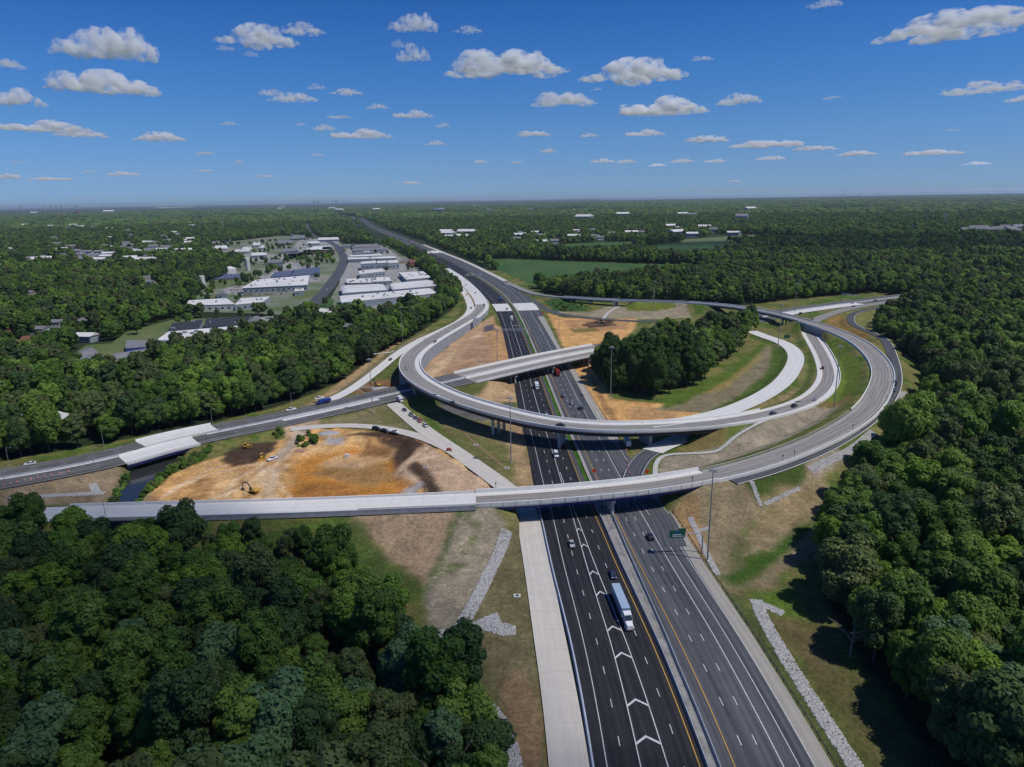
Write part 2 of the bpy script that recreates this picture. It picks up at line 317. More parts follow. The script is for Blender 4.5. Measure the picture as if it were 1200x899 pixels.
# creek channel
CREEK = P([(196, 500), (215, 527), (206, 540), (192, 553), (172, 573), (155, 592), (148, 612), (110, 612), (122, 590), (134, 572), (140, 560), (150, 548), (168, 535), (185, 515)], 0)
ck = np.zeros(XX.shape, bool)
ck = poly_in(CREEK, XX+N1*3, YY+N2*3)
# smooth the bank with a few box blurs
cf = ck.astype(float)
for _ in range(3):
    cf = (cf+np.roll(cf, 1, 0)+np.roll(cf, -1, 0)+np.roll(cf, 1, 1)+np.roll(cf, -1, 1))/5
Z = Z*(1-cf)+(-4.2)*cf
# construction relief in the basin
BASIN = P([(163, 592), (178, 560), (225, 543), (330, 515), (352, 503), (400, 502), (470, 508), (497, 514), (540, 537), (597, 583), (590, 588)], 0)
bs = poly_in(BASIN, XX, YY); POND = P([(320, 583), (335, 555), (352, 530), (420, 517), (468, 512), (482, 530), (462, 550), (475, 560), (500, 577), (495, 583)], 0)
pf = poly_in(POND, XX+N1*6, YY+N2*6).astype(float)
for _ in range(5): pf = (pf+np.roll(pf, 1, 0)+np.roll(pf, -1, 0)+np.roll(pf, 1, 1)+np.roll(pf, -1, 1))/5
Z = np.where(bs & (Z < 1.5), Z-pf*2.6+(N4*1.1+N1*.9)*(1-.6*pf), Z)
edge = np.minimum.reduce([XX-GX[0], GX[-1]-XX, YY-GY[0], GY[-1]-YY]); Z = np.where(edge < 12, -.35+(Z+.35)*np.clip(edge/12, 0, 1), Z)

# ---- painted ground cover (albedo only), polygons with ragged edges
FLOOR = (.022, .034, .014); GRN = (.058, .115, .016); DRY = (.165, .158, .052); OLV = (.115, .13, .035); TAN = (.41, .275, .15); DIRT = (.58, .33, .125); ORG = (.48, .20, .03)
BRN = (.075, .048, .032); STRAW = (.29, .25, .18); LGR = (.085, .15, .018); ODK = (.25, .13, .04); LTAN = (.46, .33, .21)
Cc = np.empty(XX.shape+(3,)); Cc[:] = FLOOR
def paint(px, col, rag=2.5, soft=1, mix=1.0, world=False, nmask=None, z=0.0):
    Q = np.asarray(px) if world else P(px, z)
    x0, y0 = Q.min(0)-8; x1, y1 = Q.max(0)+8
    i0, i1 = np.searchsorted(GX, x0), np.searchsorted(GX, x1); j0, j1 = np.searchsorted(GY, y0), np.searchsorted(GY, y1)
    if i1 <= i0+2 or j1 <= j0+2: return
    sl = (slice(j0, j1), slice(i0, i1)); m = poly_in(Q, XX[sl]+N1[sl]*rag*2, YY[sl]+N2[sl]*rag*2).astype(float)
    for _ in range(soft):
        m[1:-1, 1:-1] = (m[1:-1, 1:-1]*2+m[:-2, 1:-1]+m[2:, 1:-1]+m[1:-1, :-2]+m[1:-1, 2:])/6
    if nmask is not None: m = m*np.clip((fbm(XX[sl], YY[sl], nmask[0], nmask[2])-nmask[1])*9, 0, 1)
    m = (m*mix)[..., None]; Cc[sl] = Cc[sl]*(1-m)+np.array(col)*m
OPEN = [(-3, 40), (-4, 125), (-18, 147), (-31, 167), (-60, 198), (-80, 212), (-106, 214), (-116, 213), (-135, 211), (-158, 212), (-166, 215), (-176, 226), (-200, 246), (-300, 250), (-345, 252), (-345, 262), (-244, 312), (-207, 337), (-169, 363), (-138, 398), (-116, 450), (-104, 540), (-90, 600), (-71, 700), (-62, 800), (-66, 880), (-90, 1000), (-130, 1185),
        (0, 1185), (30, 1010), (40, 900), (66, 840), (118, 796), (200, 765), (262, 752), (330, 790), (450, 835), (455, 835), (452, 770), (430, 725), (385, 680), (330, 612), (300, 548), (290, 466), (216, 340), (158, 271), (114, 222), (95, 190), (90, 150), (90, 40)]
paint(OPEN, DRY, 2, 2, world=True)
paint(OPEN, OLV, 2, 2, world=True, nmask=(22, .5, 11)); paint(OPEN, GRN, 2, 2, .8, world=True, nmask=(14, .54, 12))
paint([(350, 482), (400, 452), (480, 398), (500, 388), (495, 400), (470, 412), (440, 435), (400, 460)], (.24, .195, .115), 2, 2); paint([(355, 478), (400, 446), (470, 396), (468, 402), (410, 448), (370, 474)], TAN, 1, 1, .8)
paint([(415, 450), (470, 414), (500, 400), (480, 420), (470, 440), (430, 455)], (.09, .11, .03), 1, 1, .9)
paint([(408, 462), (445, 445), (468, 445), (470, 456), (440, 462)], (.2, .11, .05), 2, 1); paint([(418, 458), (440, 452), (452, 456), (440, 461)], (.4, .38, .36), 1, 1)
paint([(0, 570), (120, 552), (150, 549), (144, 562), (128, 590), (0, 592)], (.27, .205, .125), 2, 2)
paint([(363, 500), (450, 476), (490, 503), (460, 501), (400, 495)], (.2, .175, .085), 1, 2); paint([(440, 480), (480, 485), (488, 500), (450, 495)], OLV, 2, 2, .6)
paint([(500, 483), (612, 503), (630, 576), (612, 580), (545, 523)], (.18, .155, .07), 2, 2); paint([(590, 495), (612, 500), (630, 578), (612, 578), (600, 545)], TAN, 2, 2, .8); paint([(520, 500), (590, 520), (610, 565), (570, 540)], (.13, .14, .04), 3, 2, .7)
paint([(330, 493), (372, 488), (376, 500), (350, 512), (336, 512)], LTAN, 2, 1)
paint(BASIN, DIRT, 1.5, 1, world=True); paint(BASIN, (.66, .43, .20), 2, 2, .8, world=True, nmask=(20, .5, 21)); paint(BASIN, (.36, .2, .085), 2, 1, .8, world=True, nmask=(8, .56, 22))
paint([(325, 583), (338, 560), (352, 532), (415, 520), (470, 535), (482, 555), (492, 577), (470, 583)], ORG, 5, 3, .85); paint([(335, 575), (350, 560), (400, 560), (420, 570), (410, 582), (345, 583)], (.3, .13, .035), 5, 3, .8)
paint([(360, 547), (400, 535), (450, 538), (470, 552), (440, 565), (380, 556)], (.27, .17, .07), 5, 3, .8); paint([(370, 540), (400, 525), (450, 525), (460, 535), (410, 542)], (.52, .36, .2), 4, 3, .7)
paint([(405, 508), (450, 504), (485, 512), (500, 521), (478, 535), (468, 545), (456, 530), (462, 520), (440, 512)], BRN, 3, 2); paint([(430, 515), (460, 518), (455, 530), (420, 528)], (.2, .1, .04), 3, 2, .8)
paint([(460, 552), (470, 540), (497, 518), (588, 575), (592, 585), (502, 585), (500, 572), (480, 560)], (.56, .40, .26), 1.5, 1)
for k in range(9):
    a = k/9; paint([(470+a*50, 545-a*12), (474+a*50, 544-a*12), (520+a*60, 583), (515+a*60, 583)], (.36, .24, .15), .4, 1, .55)
paint([(476, 547), (486, 540), (496, 543), (506, 556), (522, 582), (502, 583), (494, 562)], BRN, .6, 1); paint([(470, 568), (494, 563), (496, 568), (478, 575)], (.4, .39, .37), .6, 1)
paint([(257, 540), (264, 530), (290, 519), (326, 516), (320, 528), (296, 543), (270, 545)], BRN, 1, 1)
paint([(352, 500), (364, 503), (326, 541), (317, 539)], (.42, .35, .28), 1, 1, .8); paint([(300, 545), (325, 545), (322, 583), (308, 583)], (.55, .41, .27), 2, 2, .7); paint([(380, 512), (405, 512), (400, 519), (382, 519)], (.42, .41, .39), 1.5, 1)
paint([(282, 545), (288, 545), (286, 575), (280, 575)], (.38, .22, .09), 1, 1, .8)
def paint_line(px, w, col, mix=.6, z=0):
    q = np.array(Path([(*W(u, v, z), 0) for u, v in px], 3, 3).p[:, :2])
    x0, y0 = q.min(0)-w-3; x1, y1 = q.max(0)+w+3; i0, i1 = np.searchsorted(GX, x0), np.searchsorted(GX, x1); j0, j1 = np.searchsorted(GY, y0), np.searchsorted(GY, y1); sl = (slice(j0, j1), slice(i0, i1))
    if i1 <= i0 or j1 <= j0: return
    d = np.full(XX[sl].shape, 1e9)
    for a in q: d = np.minimum(d, np.hypot(XX[sl]+N1[sl]*2-a[0], YY[sl]+N2[sl]*2-a[1]))
    m = (np.clip((w/2+.7-d)/1.2, 0, 1)*mix)[..., None]; Cc[sl] = Cc[sl]*(1-m)+np.array(col)*m
LT_, DK_, RD_ = (.66, .49, .32), (.24, .14, .07), (.36, .17, .05)
for ln in ([(250, 583), (290, 570), (310, 550), (330, 540), (350, 520)], [(300, 583), (318, 570), (322, 555), (335, 543)], [(265, 580), (275, 560), (300, 548), (312, 540)], [(190, 582), (230, 560), (270, 548), (300, 543)], [(200, 575), (240, 550), (262, 545)], [(350, 583), (325, 565), (318, 550)]): paint_line(ln, 2.6, LT_, .75)
for ln in ([(245, 583), (284, 568), (303, 549), (325, 538)], [(308, 583), (326, 570), (329, 556), (342, 543)], [(285, 583), (288, 566), (283, 548), (290, 540)], [(293, 583), (296, 566), (291, 549), (298, 541)], [(215, 583), (245, 566), (280, 556)], [(172, 585), (200, 565), (232, 548), (258, 540)], [(205, 583), (215, 570), (240, 562)]): paint_line(ln, 1.6, DK_, .55)
for ln in ([(345, 545), (375, 548), (395, 556), (410, 560), (440, 556)], [(350, 575), (370, 562), (400, 563), (418, 568)], [(340, 560), (360, 570), (400, 575), (440, 570), (465, 578)], [(360, 533), (385, 527), (420, 525), (455, 528)], [(375, 515), (420, 512), (455, 512)], [(470, 540), (463, 550), (470, 560), (482, 566)], [(440, 562), (460, 570), (490, 574)]): paint_line(ln, 1.5, RD_ if ln[0][0] > 345 else DK_, .7)
for ln in ([(500, 517), (475, 540), (462, 551), (472, 560), (490, 566), (500, 572), (502, 584)], [(505, 523), (480, 545), (470, 551)], [(498, 515), (545, 540), (592, 578)]): paint_line(ln, 1.4, (.30, .19, .11), .8)
for k in range(10):
    a = k/10; paint_line([(500+a*78, 521+a*44), (492+a*88, 541+a*30), (502+a*84, 562+a*17)], 1.0, (.34, .22, .135), .6)
for ln in ([(497, 440), (530, 415), (566, 392)], [(515, 446), (545, 420), (585, 405)], [(580, 372), (590, 400), (597, 432)], [(584, 372), (596, 402), (603, 432)], [(545, 402), (560, 430)]): paint_line(ln, 1.8, (.58, .42, .27), .8)
for ln in ([(570, 394), (572, 432)], [(601, 395), (606, 436)], [(530, 408), (560, 403), (590, 404)]): paint_line(ln, 1.4, (.24, .14, .08), .6)
for ln in ([(645, 372), (680, 379), (735, 378)], [(655, 385), (690, 392), (725, 390)], [(665, 402), (700, 398), (720, 396)], [(690, 432), (700, 455), (722, 492)], [(740, 482), (780, 479), (812, 488)]): paint_line(ln, 2.0, DK_, .5)
for ln in ([(650, 378), (690, 385), (738, 383)], [(695, 440), (712, 470), (735, 494)], [(715, 476), (760, 476), (800, 484)]): paint_line(ln, 2.4, LT_, .6)
# mown and seeded stripes on the engineered slopes
for k in range(7):
    a = k/7; paint_line([(775+a*10, 556-a*26), (850+a*30, 548-a*34), (955+a*25, 506-a*20)], 1.2, (.20, .17, .11), .5)
    paint_line([(800+a*20, 480-a*8), (860+a*18, 455-a*10), (905+a*8, 425-a*14)], 1.2, (.13, .12, .06), .5)
for ln in ([(520, 640), (505, 690), (500, 735)], [(545, 612), (525, 650), (513, 700)], [(560, 612), (545, 650), (530, 700)], [(575, 622), (560, 665), (540, 705)]): paint_line(ln, 1.2, (.13, .14, .06), .5)
for ln in ([(375, 612), (430, 640), (490, 685)], [(600, 640), (615, 720), (625, 800), (632, 890)], [(850, 650), (900, 625), (955, 585)], [(880, 690), (925, 655), (970, 610)], [(885, 640), (930, 615), (960, 590)]): paint_line(ln, 2.0, (.30, .22, .13), .45)
# grass bank beside the creek
paint([(205, 541), (247, 526), (240, 536), (205, 553), (178, 574), (160, 588), (152, 590), (175, 565)], (.05, .09, .015), 2.5, 1); paint([(122, 592), (132, 572), (146, 550), (150, 556), (140, 568), (130, 592)], (.05, .085, .015), 2, 1); paint([(163, 592), (175, 572), (180, 575), (170, 592)], (.33, .24, .13), 1, 1)
# inside the loop
paint([(480, 450), (500, 425), (530, 402), (560, 380), (583, 366), (590, 385), (606, 440), (560, 432), (520, 444), (490, 455)], (.43, .28, .165), 2, 2); paint([(492, 440), (560, 390), (566, 394), (505, 443)], (.52, .37, .22), .5, 1); paint([(566, 390), (580, 370), (590, 392), (603, 432), (580, 435)], (.46, .27, .12), 2, 2)
paint([(540, 400), (575, 392), (590, 430), (545, 432), (520, 438)], (.33, .2, .12), 1, 2, .6)
paint([(568, 382), (578, 379), (580, 386), (566, 390)], (.1, .09, .1), 1, 1); paint([(578, 362), (588, 364), (590, 384), (580, 380)], OLV, 1, 2)
paint([(525, 452), (560, 440), (606, 448), (613, 502), (560, 490), (530, 474)], TAN, 2, 2); paint([(530, 465), (540, 452), (558, 448), (575, 460), (560, 468), (540, 470)], (.11, .12, .035), 2, 2); paint([(585, 470), (608, 470), (612, 497), (590, 494)], OLV, 2, 2)
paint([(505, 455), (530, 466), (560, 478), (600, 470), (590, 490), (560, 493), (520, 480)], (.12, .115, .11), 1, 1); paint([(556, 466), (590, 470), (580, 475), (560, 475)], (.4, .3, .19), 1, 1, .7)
# right-hand dirt
paint([(641, 366), (660, 372), (700, 374), (748, 372), (742, 388), (720, 404), (662, 410)], DIRT, 2, 2); paint([(660, 375), (740, 375), (735, 385), (670, 388)], (.36, .2, .1), 3, 2, .8); paint([(686, 378), (705, 375), (720, 377), (712, 382), (690, 384)], BRN, 2, 1)
paint([(668, 385), (700, 384), (702, 388), (672, 390)], OLV, 2, 1, .7)
paint([(671, 430), (690, 425), (710, 440), (715, 467), (745, 470), (782, 472), (832, 486), (800, 494), (740, 498), (712, 498), (690, 470)], DIRT, 2, 2); paint([(690, 440), (702, 455), (725, 495), (716, 496), (697, 460)], (.3, .17, .075), 1, 1, .8); paint([(740, 475), (800, 480), (790, 490), (740, 492)], (.38, .23, .11), 3, 2, .8)
# slope below the copse
paint([(770, 480), (790, 468), (850, 440), (898, 404), (920, 406), (905, 440), (865, 468), (830, 482)], (.21, .18, .105), 3, 2); paint([(775, 468), (850, 436), (896, 398), (900, 403), (860, 442), (800, 472), (780, 478)], (.085, .13, .02), 2, 2)
paint([(860, 440), (890, 415), (892, 420), (850, 455), (820, 462)], (.3, .22, .05), 2, 2, .6); paint([(905, 405), (926, 413), (922, 432), (895, 458), (860, 474), (830, 483), (870, 460), (900, 435)], (.07, .115, .02), 1.5, 2)
paint([(900, 480), (935, 455), (945, 425), (955, 440), (955, 452), (930, 468), (870, 487)], (.27, .19, .11), 2, 2); paint([(948, 420), (957, 440), (950, 458), (925, 474), (935, 455)], (.08, .13, .02), 1, 2, .8)
paint([(965, 405), (985, 408), (1010, 440), (1005, 465), (985, 476), (945, 482), (975, 462), (984, 440)], (.12, .165, .025), 1, 2); paint([(940, 484), (1000, 472), (990, 484), (955, 486)], (.2, .15, .05), 2, 2)
paint([(768, 560), (764, 540), (790, 528), (845, 522), (950, 484), (985, 480), (955, 505), (900, 532), (840, 548), (795, 560)], STRAW, 1.5, 2, z=1); paint([(840, 520), (900, 500), (890, 508), (842, 528)], LGR, 2, 2, .7); paint([(755, 560), (765, 535), (790, 520), (800, 524), (775, 535), (770, 558)], (.08, .12, .02), 1, 1)
paint([(790, 524), (850, 512), (850, 524), (800, 530)], (.2, .16, .06), 1, 1)
paint([(968, 380), (992, 366), (1046, 361), (1060, 400), (1050, 412), (1005, 392)], (.16, .165, .05), 1, 2); paint([(966, 378), (985, 370), (996, 380), (1020, 395), (1010, 402), (985, 390)], (.25, .14, .045), 2, 3, .7)
# right of the highway
paint([(785, 598), (828, 570), (870, 562), (905, 560), (960, 556), (985, 590), (965, 640), (900, 668), (860, 695), (835, 662), (815, 640)], (.25, .20, .115), 3, 3, z=1); paint([(840, 640), (900, 600), (960, 575), (965, 620), (900, 660), (860, 690)], GRN, 3, 3, .75, nmask=(9, .46, 51)); paint([(787, 600), (815, 592), (822, 620), (835, 660), (825, 655), (805, 630)], (.30, .19, .09), 1, 2)
paint([(870, 578), (900, 560), (940, 542), (945, 565), (930, 575), (892, 594)], (.06, .09, .02), 1, 1, z=3); paint([(942, 543), (976, 525), (988, 542), (955, 562)], (.31, .26, .19), .5, 1, z=4); paint([(976, 525), (1010, 500), (1020, 515), (1000, 535), (988, 540)], (.1, .13, .03), 1, 1, z=4)
paint([(845, 672), (900, 648), (965, 588), (978, 592), (985, 605), (930, 645), (895, 672), (860, 682)], (.05, .1, .015), 3, 2); paint([(880, 690), (920, 650), (968, 605), (975, 612), (925, 662), (890, 700)], (.26, .19, .12), 2, 2, .8)
paint([(900, 590), (960, 575), (950, 610), (905, 630), (870, 640)], (.3, .22, .12), 4, 3, .7); paint([(848, 640), (880, 630), (885, 655), (850, 668)], (.06, .09, .02), 4, 3, .7)
paint([(836, 680), (866, 700), (900, 730), (960, 830), (1015, 905), (985, 905), (925, 815), (872, 730)], (.085, .105, .035), 1, 2); paint([(885, 700), (950, 690), (1010, 790), (1120, 905), (1020, 905), (940, 780)], (.10, .095, .035), 4, 3); paint([(905, 720), (935, 720), (980, 800), (960, 800)], (.14, .11, .05), 3, 3, .8)
paint([(870, 690), (935, 690), (960, 730), (915, 720), (890, 702)], LGR, 3, 2, .8)
# left of the highway, near
paint([(372, 604), (552, 602), (530, 640), (500, 685), (440, 645)], (.33, .235, .15), 2, 2); paint([(372, 606), (395, 610), (450, 650), (495, 680), (500, 705), (440, 690), (400, 640)], (.07, .105, .025), 3, 2, .85)
paint([(552, 604), (592, 622), (575, 670), (532, 735), (500, 738), (497, 690), (515, 645)], (.29, .25, .18), 1, 1); paint([(552, 604), (565, 610), (555, 650), (520, 680), (502, 690), (515, 650), (530, 625)], (.1, .12, .04), 3, 1, .7, nmask=(6, .5, 31)); paint([(497, 735), (496, 690), (515, 645), (545, 606), (552, 606), (522, 650), (503, 692), (503, 735)], (.07, .1, .025), 1, 1, .7)
paint([(597, 630), (612, 612), (645, 905), (590, 905), (600, 850), (540, 760), (508, 748), (535, 735), (575, 672)], (.16, .14, .07), 1.5, 2); paint([(585, 800), (612, 780), (640, 850), (640, 905), (605, 905), (600, 850)], (.27, .17, .09), 3, 3, .85); paint([(600, 640), (612, 630), (625, 740), (600, 760), (575, 700)], (.13, .12, .055), 3, 3, .7)
# far ramp island
paint([(640, 364), (690, 366), (715, 358), (800, 359), (812, 372), (760, 374), (700, 372)], (.28, .24, .16), 1, 2); paint([(730, 356), (792, 357), (792, 364), (735, 364)], (.15, .18, .03), 1, 1); paint([(637, 352), (672, 354), (690, 364), (650, 365)], (.04, .09, .02), 1, 1)
paint([(529, 320), (545, 330), (565, 362), (560, 366), (545, 350), (520, 325)], (.33, .23, .11), 1, 1)
# median grass and highway verge
d, _ = dist_path(HW, XX, YY, hy(256), hy(1178)); m = (d < 3.4)[..., None]; Cc = np.where(m, np.array([.045, .125, .012])*(1+N1[..., None]*.6), Cc)
Cc *= (1+(N4*.5+N1*.35)[..., None])
tv = np.stack([XX, YY, Z], -1).reshape(-1, 3); ny, nx = XX.shape
ii = (np.arange(ny-1)[:, None]*nx+np.arange(nx-1)[None]).ravel(); tf = np.stack([ii, ii+1, ii+nx+1, ii+nx], 1)
gm = bpy.data.materials.new('graded_ground'); gm.use_nodes = True; n = gm.node_tree; b = n.nodes['Principled BSDF']; b.inputs['Roughness'].default_value = .95; b.inputs['Specular IOR Level'].default_value = .1
at = n.nodes.new('ShaderNodeAttribute'); at.attribute_name = 'cover'; geo = n.nodes.new('ShaderNodeNewGeometry')
t1 = n.nodes.new('ShaderNodeTexNoise'); t1.inputs['Scale'].default_value = .9; t1.inputs['Detail'].default_value = 7; t1.inputs['Roughness'].default_value = .75; n.links.new(geo.outputs['Position'], t1.inputs[0])
mr = n.nodes.new('ShaderNodeMapRange'); mr.inputs['From Min'].default_value = .3; mr.inputs['From Max'].default_value = .7; mr.inputs['To Min'].default_value = .55; mr.inputs['To Max'].default_value = 1.45; n.links.new(t1.outputs[0], mr.inputs[0])
t3 = n.nodes.new('ShaderNodeTexNoise'); t3.inputs['Scale'].default_value = .12; t3.inputs['Detail'].default_value = 8; t3.inputs['Roughness'].default_value = .7; t3.inputs['Distortion'].default_value = 1.2; n.links.new(geo.outputs['Position'], t3.inputs[0])
mr3 = n.nodes.new('ShaderNodeMapRange'); mr3.inputs['From Min'].default_value = .35; mr3.inputs['From Max'].default_value = .65; mr3.inputs['To Min'].default_value = .78; mr3.inputs['To Max'].default_value = 1.2; n.links.new(t3.outputs[0], mr3.inputs[0])
_mm = n.nodes.new('ShaderNodeMath'); _mm.operation = 'MULTIPLY'; n.links.new(mr.outputs[0], _mm.inputs[0]); n.links.new(mr3.outputs[0], _mm.inputs[1]); mr = _mm
vm = n.nodes.new('ShaderNodeVectorMath'); vm.operation = 'SCALE'; n.links.new(at.outputs['Color'], vm.inputs[0]); n.links.new(mr.outputs[0], vm.inputs['Scale']); n.links.new(vm.outputs[0], b.inputs['Base Color'])
bp = n.nodes.new('ShaderNodeBump'); bp.inputs['Distance'].default_value = .6; n.links.new(t1.outputs[0], bp.inputs['Height']); n.links.new(bp.outputs[0], b.inputs['Normal'])
me = grid_mesh('ground', tv, tf, gm, smooth=True); ca = me.color_attributes.new('cover', 'FLOAT_COLOR', 'POINT')
ca.data.foreach_set('color', np.concatenate([np.clip(Cc, 0, 1), np.ones(XX.shape+(1,))], -1).astype(np.float32).ravel())
tagp(link('ground', me), kind='structure')
def ground_z(x, y):
    a = min(max((x-GX[0])/STEP, 0), nx-1.001); b_ = min(max((y-GY[0])/STEP, 0), ny-1.001); i = int(a); j = int(b_); a -= i; b_ -= j
    return float((Z[j, i]*(1-a)+Z[j, i+1]*a)*(1-b_)+(Z[j+1, i]*(1-a)+Z[j+1, i+1]*a)*b_)
# outer land: eight big sheets round the height field, butted edge to edge
om = mat('woodland_floor', (.018, .032, .012), (.04, .055, .022), .006, detail=10, rough=.95, spec=.1)
x0, x1, y0, y1 = GX[0], GX[-1], GY[0], GY[-1]; FAR = 68000
mb = MB(); xs = [-FAR, x0, x1, FAR]; ys = [-3000, y0, y1, FAR]
for i in range(3):
    for j in range(3):
        if i == 1 and j == 1: continue
        mb.add([(xs[i], ys[j], -.35), (xs[i+1], ys[j], -.35), (xs[i+1], ys[j+1], -.35), (xs[i], ys[j+1], -.35)], [(0, 1, 2, 3)])
mb.build('terrain', om, kind='structure')
def patch(name, pts, m, z, kind='structure', rag=0, label=None):
    pts = [tuple(p) for p in pts]
    if rag:
        q = []
        for a, b2 in zip(pts, pts[1:]+pts[:1]):
            L = math.hypot(b2[0]-a[0], b2[1]-a[1]); k = max(1, int(L/rag/3))
            for t in range(k): q.append((a[0]+(b2[0]-a[0])*t/k+random.uniform(-rag, rag), a[1]+(b2[1]-a[1])*t/k+random.uniform(-rag, rag)))
        pts = q
    from mathutils.geometry import tessellate_polygon
    tr = tessellate_polygon([[Vector((x, y, 0)) for x, y in pts]])
    mb = MB(); mb.add([(x, y, z) for x, y in pts], [t for t in tr]); o = mb.build(name, m, kind=kind)
    bm = bmesh.new(); bm.from_mesh(o.data); bmesh.ops.recalc_face_normals(bm, faces=bm.faces)
    if sum(f.normal.z for f in bm.faces) < 0: bmesh.ops.reverse_faces(bm, faces=bm.faces)
    bm.to_mesh(o.data); bm.free(); return o
# creek water
wm = mat('creek_water', (.022, .028, .03), (.035, .036, .032), .05, rough=.12, spec=.6, bump=.02, bscale=1.5)
cxy = CREEK.mean(0); patch('water', [(-200, 222), (-120, 222), (-120, 420), (-200, 420)], wm, -2.3)
# far river, estuary and bright far fields
rv = mat('river_water', (.20, .26, .31), (.26, .32, .37), .0006, rough=.12, spec=1.0)
patch('river', [(3000, 27000), (9000, 24500), (16000, 23000), (28000, 25000), (40000, 31000), (52000, 40000), (30000, 44000), (12000, 42000), (5000, 34000)], rv, .8)
patch('river', [(-3000, 52000), (3500, 46000), (6500, 47000), (5000, 56000), (-2000, 58000)], rv, .8)
fgr = mat('field_grass', (.034, .085, .016), (.060, .115, .022), .02, detail=7, stretch=(1, .35, 1)); fgr2 = mat('meadow_grass', (.09, .13, .035), (.14, .15, .06), .02)
FIELDS = []
def field(px, m, z=-.15, rag=3):
    q = P(px, 0); FIELDS.append(q); return patch('field', q, m, z, rag=rag)
field([(556, 304), (600, 303), (640, 305), (700, 307), (760, 309), (826, 311), (820, 322), (770, 326), (745, 328), (740, 331), (700, 333), (655, 334), (648, 339), (638, 339), (615, 330), (590, 319)], fgr)
field([(640, 287), (700, 284), (744, 283), (742, 296), (700, 297), (650, 296)], fgr); field([(752, 288), (800, 284), (850, 283), (868, 288), (845, 302), (790, 305), (758, 302)], fgr)
field([(795, 281), (850, 277), (888, 275), (884, 284), (850, 283.5), (800, 284)], fgr2)
field([(160, 388), (192, 380), (196, 388), (180, 396), (165, 397)], fgr2, rag=1.5); field([(110, 412), (148, 407), (150, 415), (118, 418)], fgr2, rag=1)
field([(245, 330), (300, 322), (310, 330), (265, 337), (240, 340)], fgr2, rag=2); field([(340, 345), (372, 338), (380, 344), (350, 352)], fgr2, rag=2); field([(372, 358), (385, 348), (392, 352), (385, 366), (375, 364)], fgr, rag=1)
far_f = mat('pale_far_field', (.30, .27, .15), (.22, .22, .10), .001)
for px in ([(180, 243), (228, 242), (230, 243), (184, 244.4)], [(1060, 234), (1090, 233.6), (1092, 235), (1062, 235.2)], [(1130, 233), (1180, 232.6), (1182, 233.6), (1132, 234)]): 
    q = P(px); FIELDS.append(q); patch('field', q, far_f, .6)

# ================================================================== HIGHWAY SURFACES (structure)
def surf(name, path, bands, s0=None, s1=None, kind='structure'):
    for (o0, o1, m, dz) in bands:
        mb = MB(); strip(mb, path, o0, o1, dz, s0, s1); mb.build(name, m, kind=kind)
H = [hy(y) for y in (50, 240, 300, 560, 700, 800, 880, 960, 1150, 1700, 2200, 6200)]
Lo = ([H[0], H[1], H[2], H[3], H[4], H[5], H[6], H[7], H[9], H[10], H[11]], [-26.6, -23.8, -22.6, -20.6, -20.6, -22, -27, -29, -27, -20, -15])
Ro = ([H[0], hy(150), H[1], H[2], H[3], H[4], H[6], H[8], H[9], H[10], H[11]], [25.6, 25.6, 26.8, 24.5, 23, 26, 32, 31, 28, 19, 15])
surf('highway', HW, [(Lo, -1.7, NEWASPH, .05)], 0, hy(1900)); surf('highway', HW, [(Lo, -1.0, OLDASPH, .05)], hy(1900), H[11])
surf('highway', HW, [(1.7, Ro, OLDASPH, .05)], 0, H[11])
surf('highway_shoulder', HW, [(-3.0, -.9, DARKSH, .062), (1.0, 2.4, CONCD, .062)], hy(262), hy(1150))
surf('highway_shoulder', HW, [(19.5, Ro, CONCD, .062)], hy(320), hy(700)); surf('highway_shoulder', HW, [((Ro[0], [o-3.9 for o in Ro[1]]), Ro, CONCD, .062)], 0, hy(262))
# concrete patches where the highway crosses small bridges
surf('highway_deck', HW, [((Lo[0], [o+.6 for o in Lo[1]]), -3.0, CONCB, .07), (2.8, (Ro[0], [o-.8 for o in Ro[1]]), CONCB, .07)], hy(742), hy(792))
surf('highway_deck', HW, [(Lo, -1.5, CONCB, .07), (1.5, Ro, CONCB, .07)], hy(1590), hy(1665))
surf('highway_shoulder', HW, [((Ro[0], [o-5 for o in Ro[1]]), (Ro[0], [o+3 for o in Ro[1]]), CONC, .068)], hy(1010), hy(1900))
surf('median_strip', HW, [(-1.6, ([0, hy(150), hy(200), hy(262)], [1.3, 1.3, 2.6, 3.8]), road_mat('median_gravel', (.34, .33, .31), (.12, .12, .12), .15), .075)], 0, hy(262))
surf('median_strip', HW, [(-1.8, 1.8, MATS['worn_asphalt'], .045)], hy(1150), hy(2600))
# frontage concrete, side ramps on the ground
surf('ramp_road', E1, [(-4.4, 4.4, CONC, .05)]); surf('ramp_road', E2, [(-3.4, 3.4, CONC, .045)])
surf('ramp_road', D, [(-3.9, -2.9, CONCB, .06), (-2.9, 3.9, CONCB, .06)]); surf('ramp_road', C, [(-5.6, 5.6, CONCB, .05)], 0, C.L-38)
surf('side_road', SR, [(-3.2, 3.2, OLDASPH, .05), (-3.6, -3.2, CONCB, .06)])
surf('ramp_road', RR, [(-4.6, 4.6, OLDASPH, .075)], 34); surf('ramp_road', RR, [(-5.4, 5.4, CONCB, .08)], 0, 34); surf('ramp_road', RQ, [(-3.8, 3.8, OLDASPH, .06)], 12)
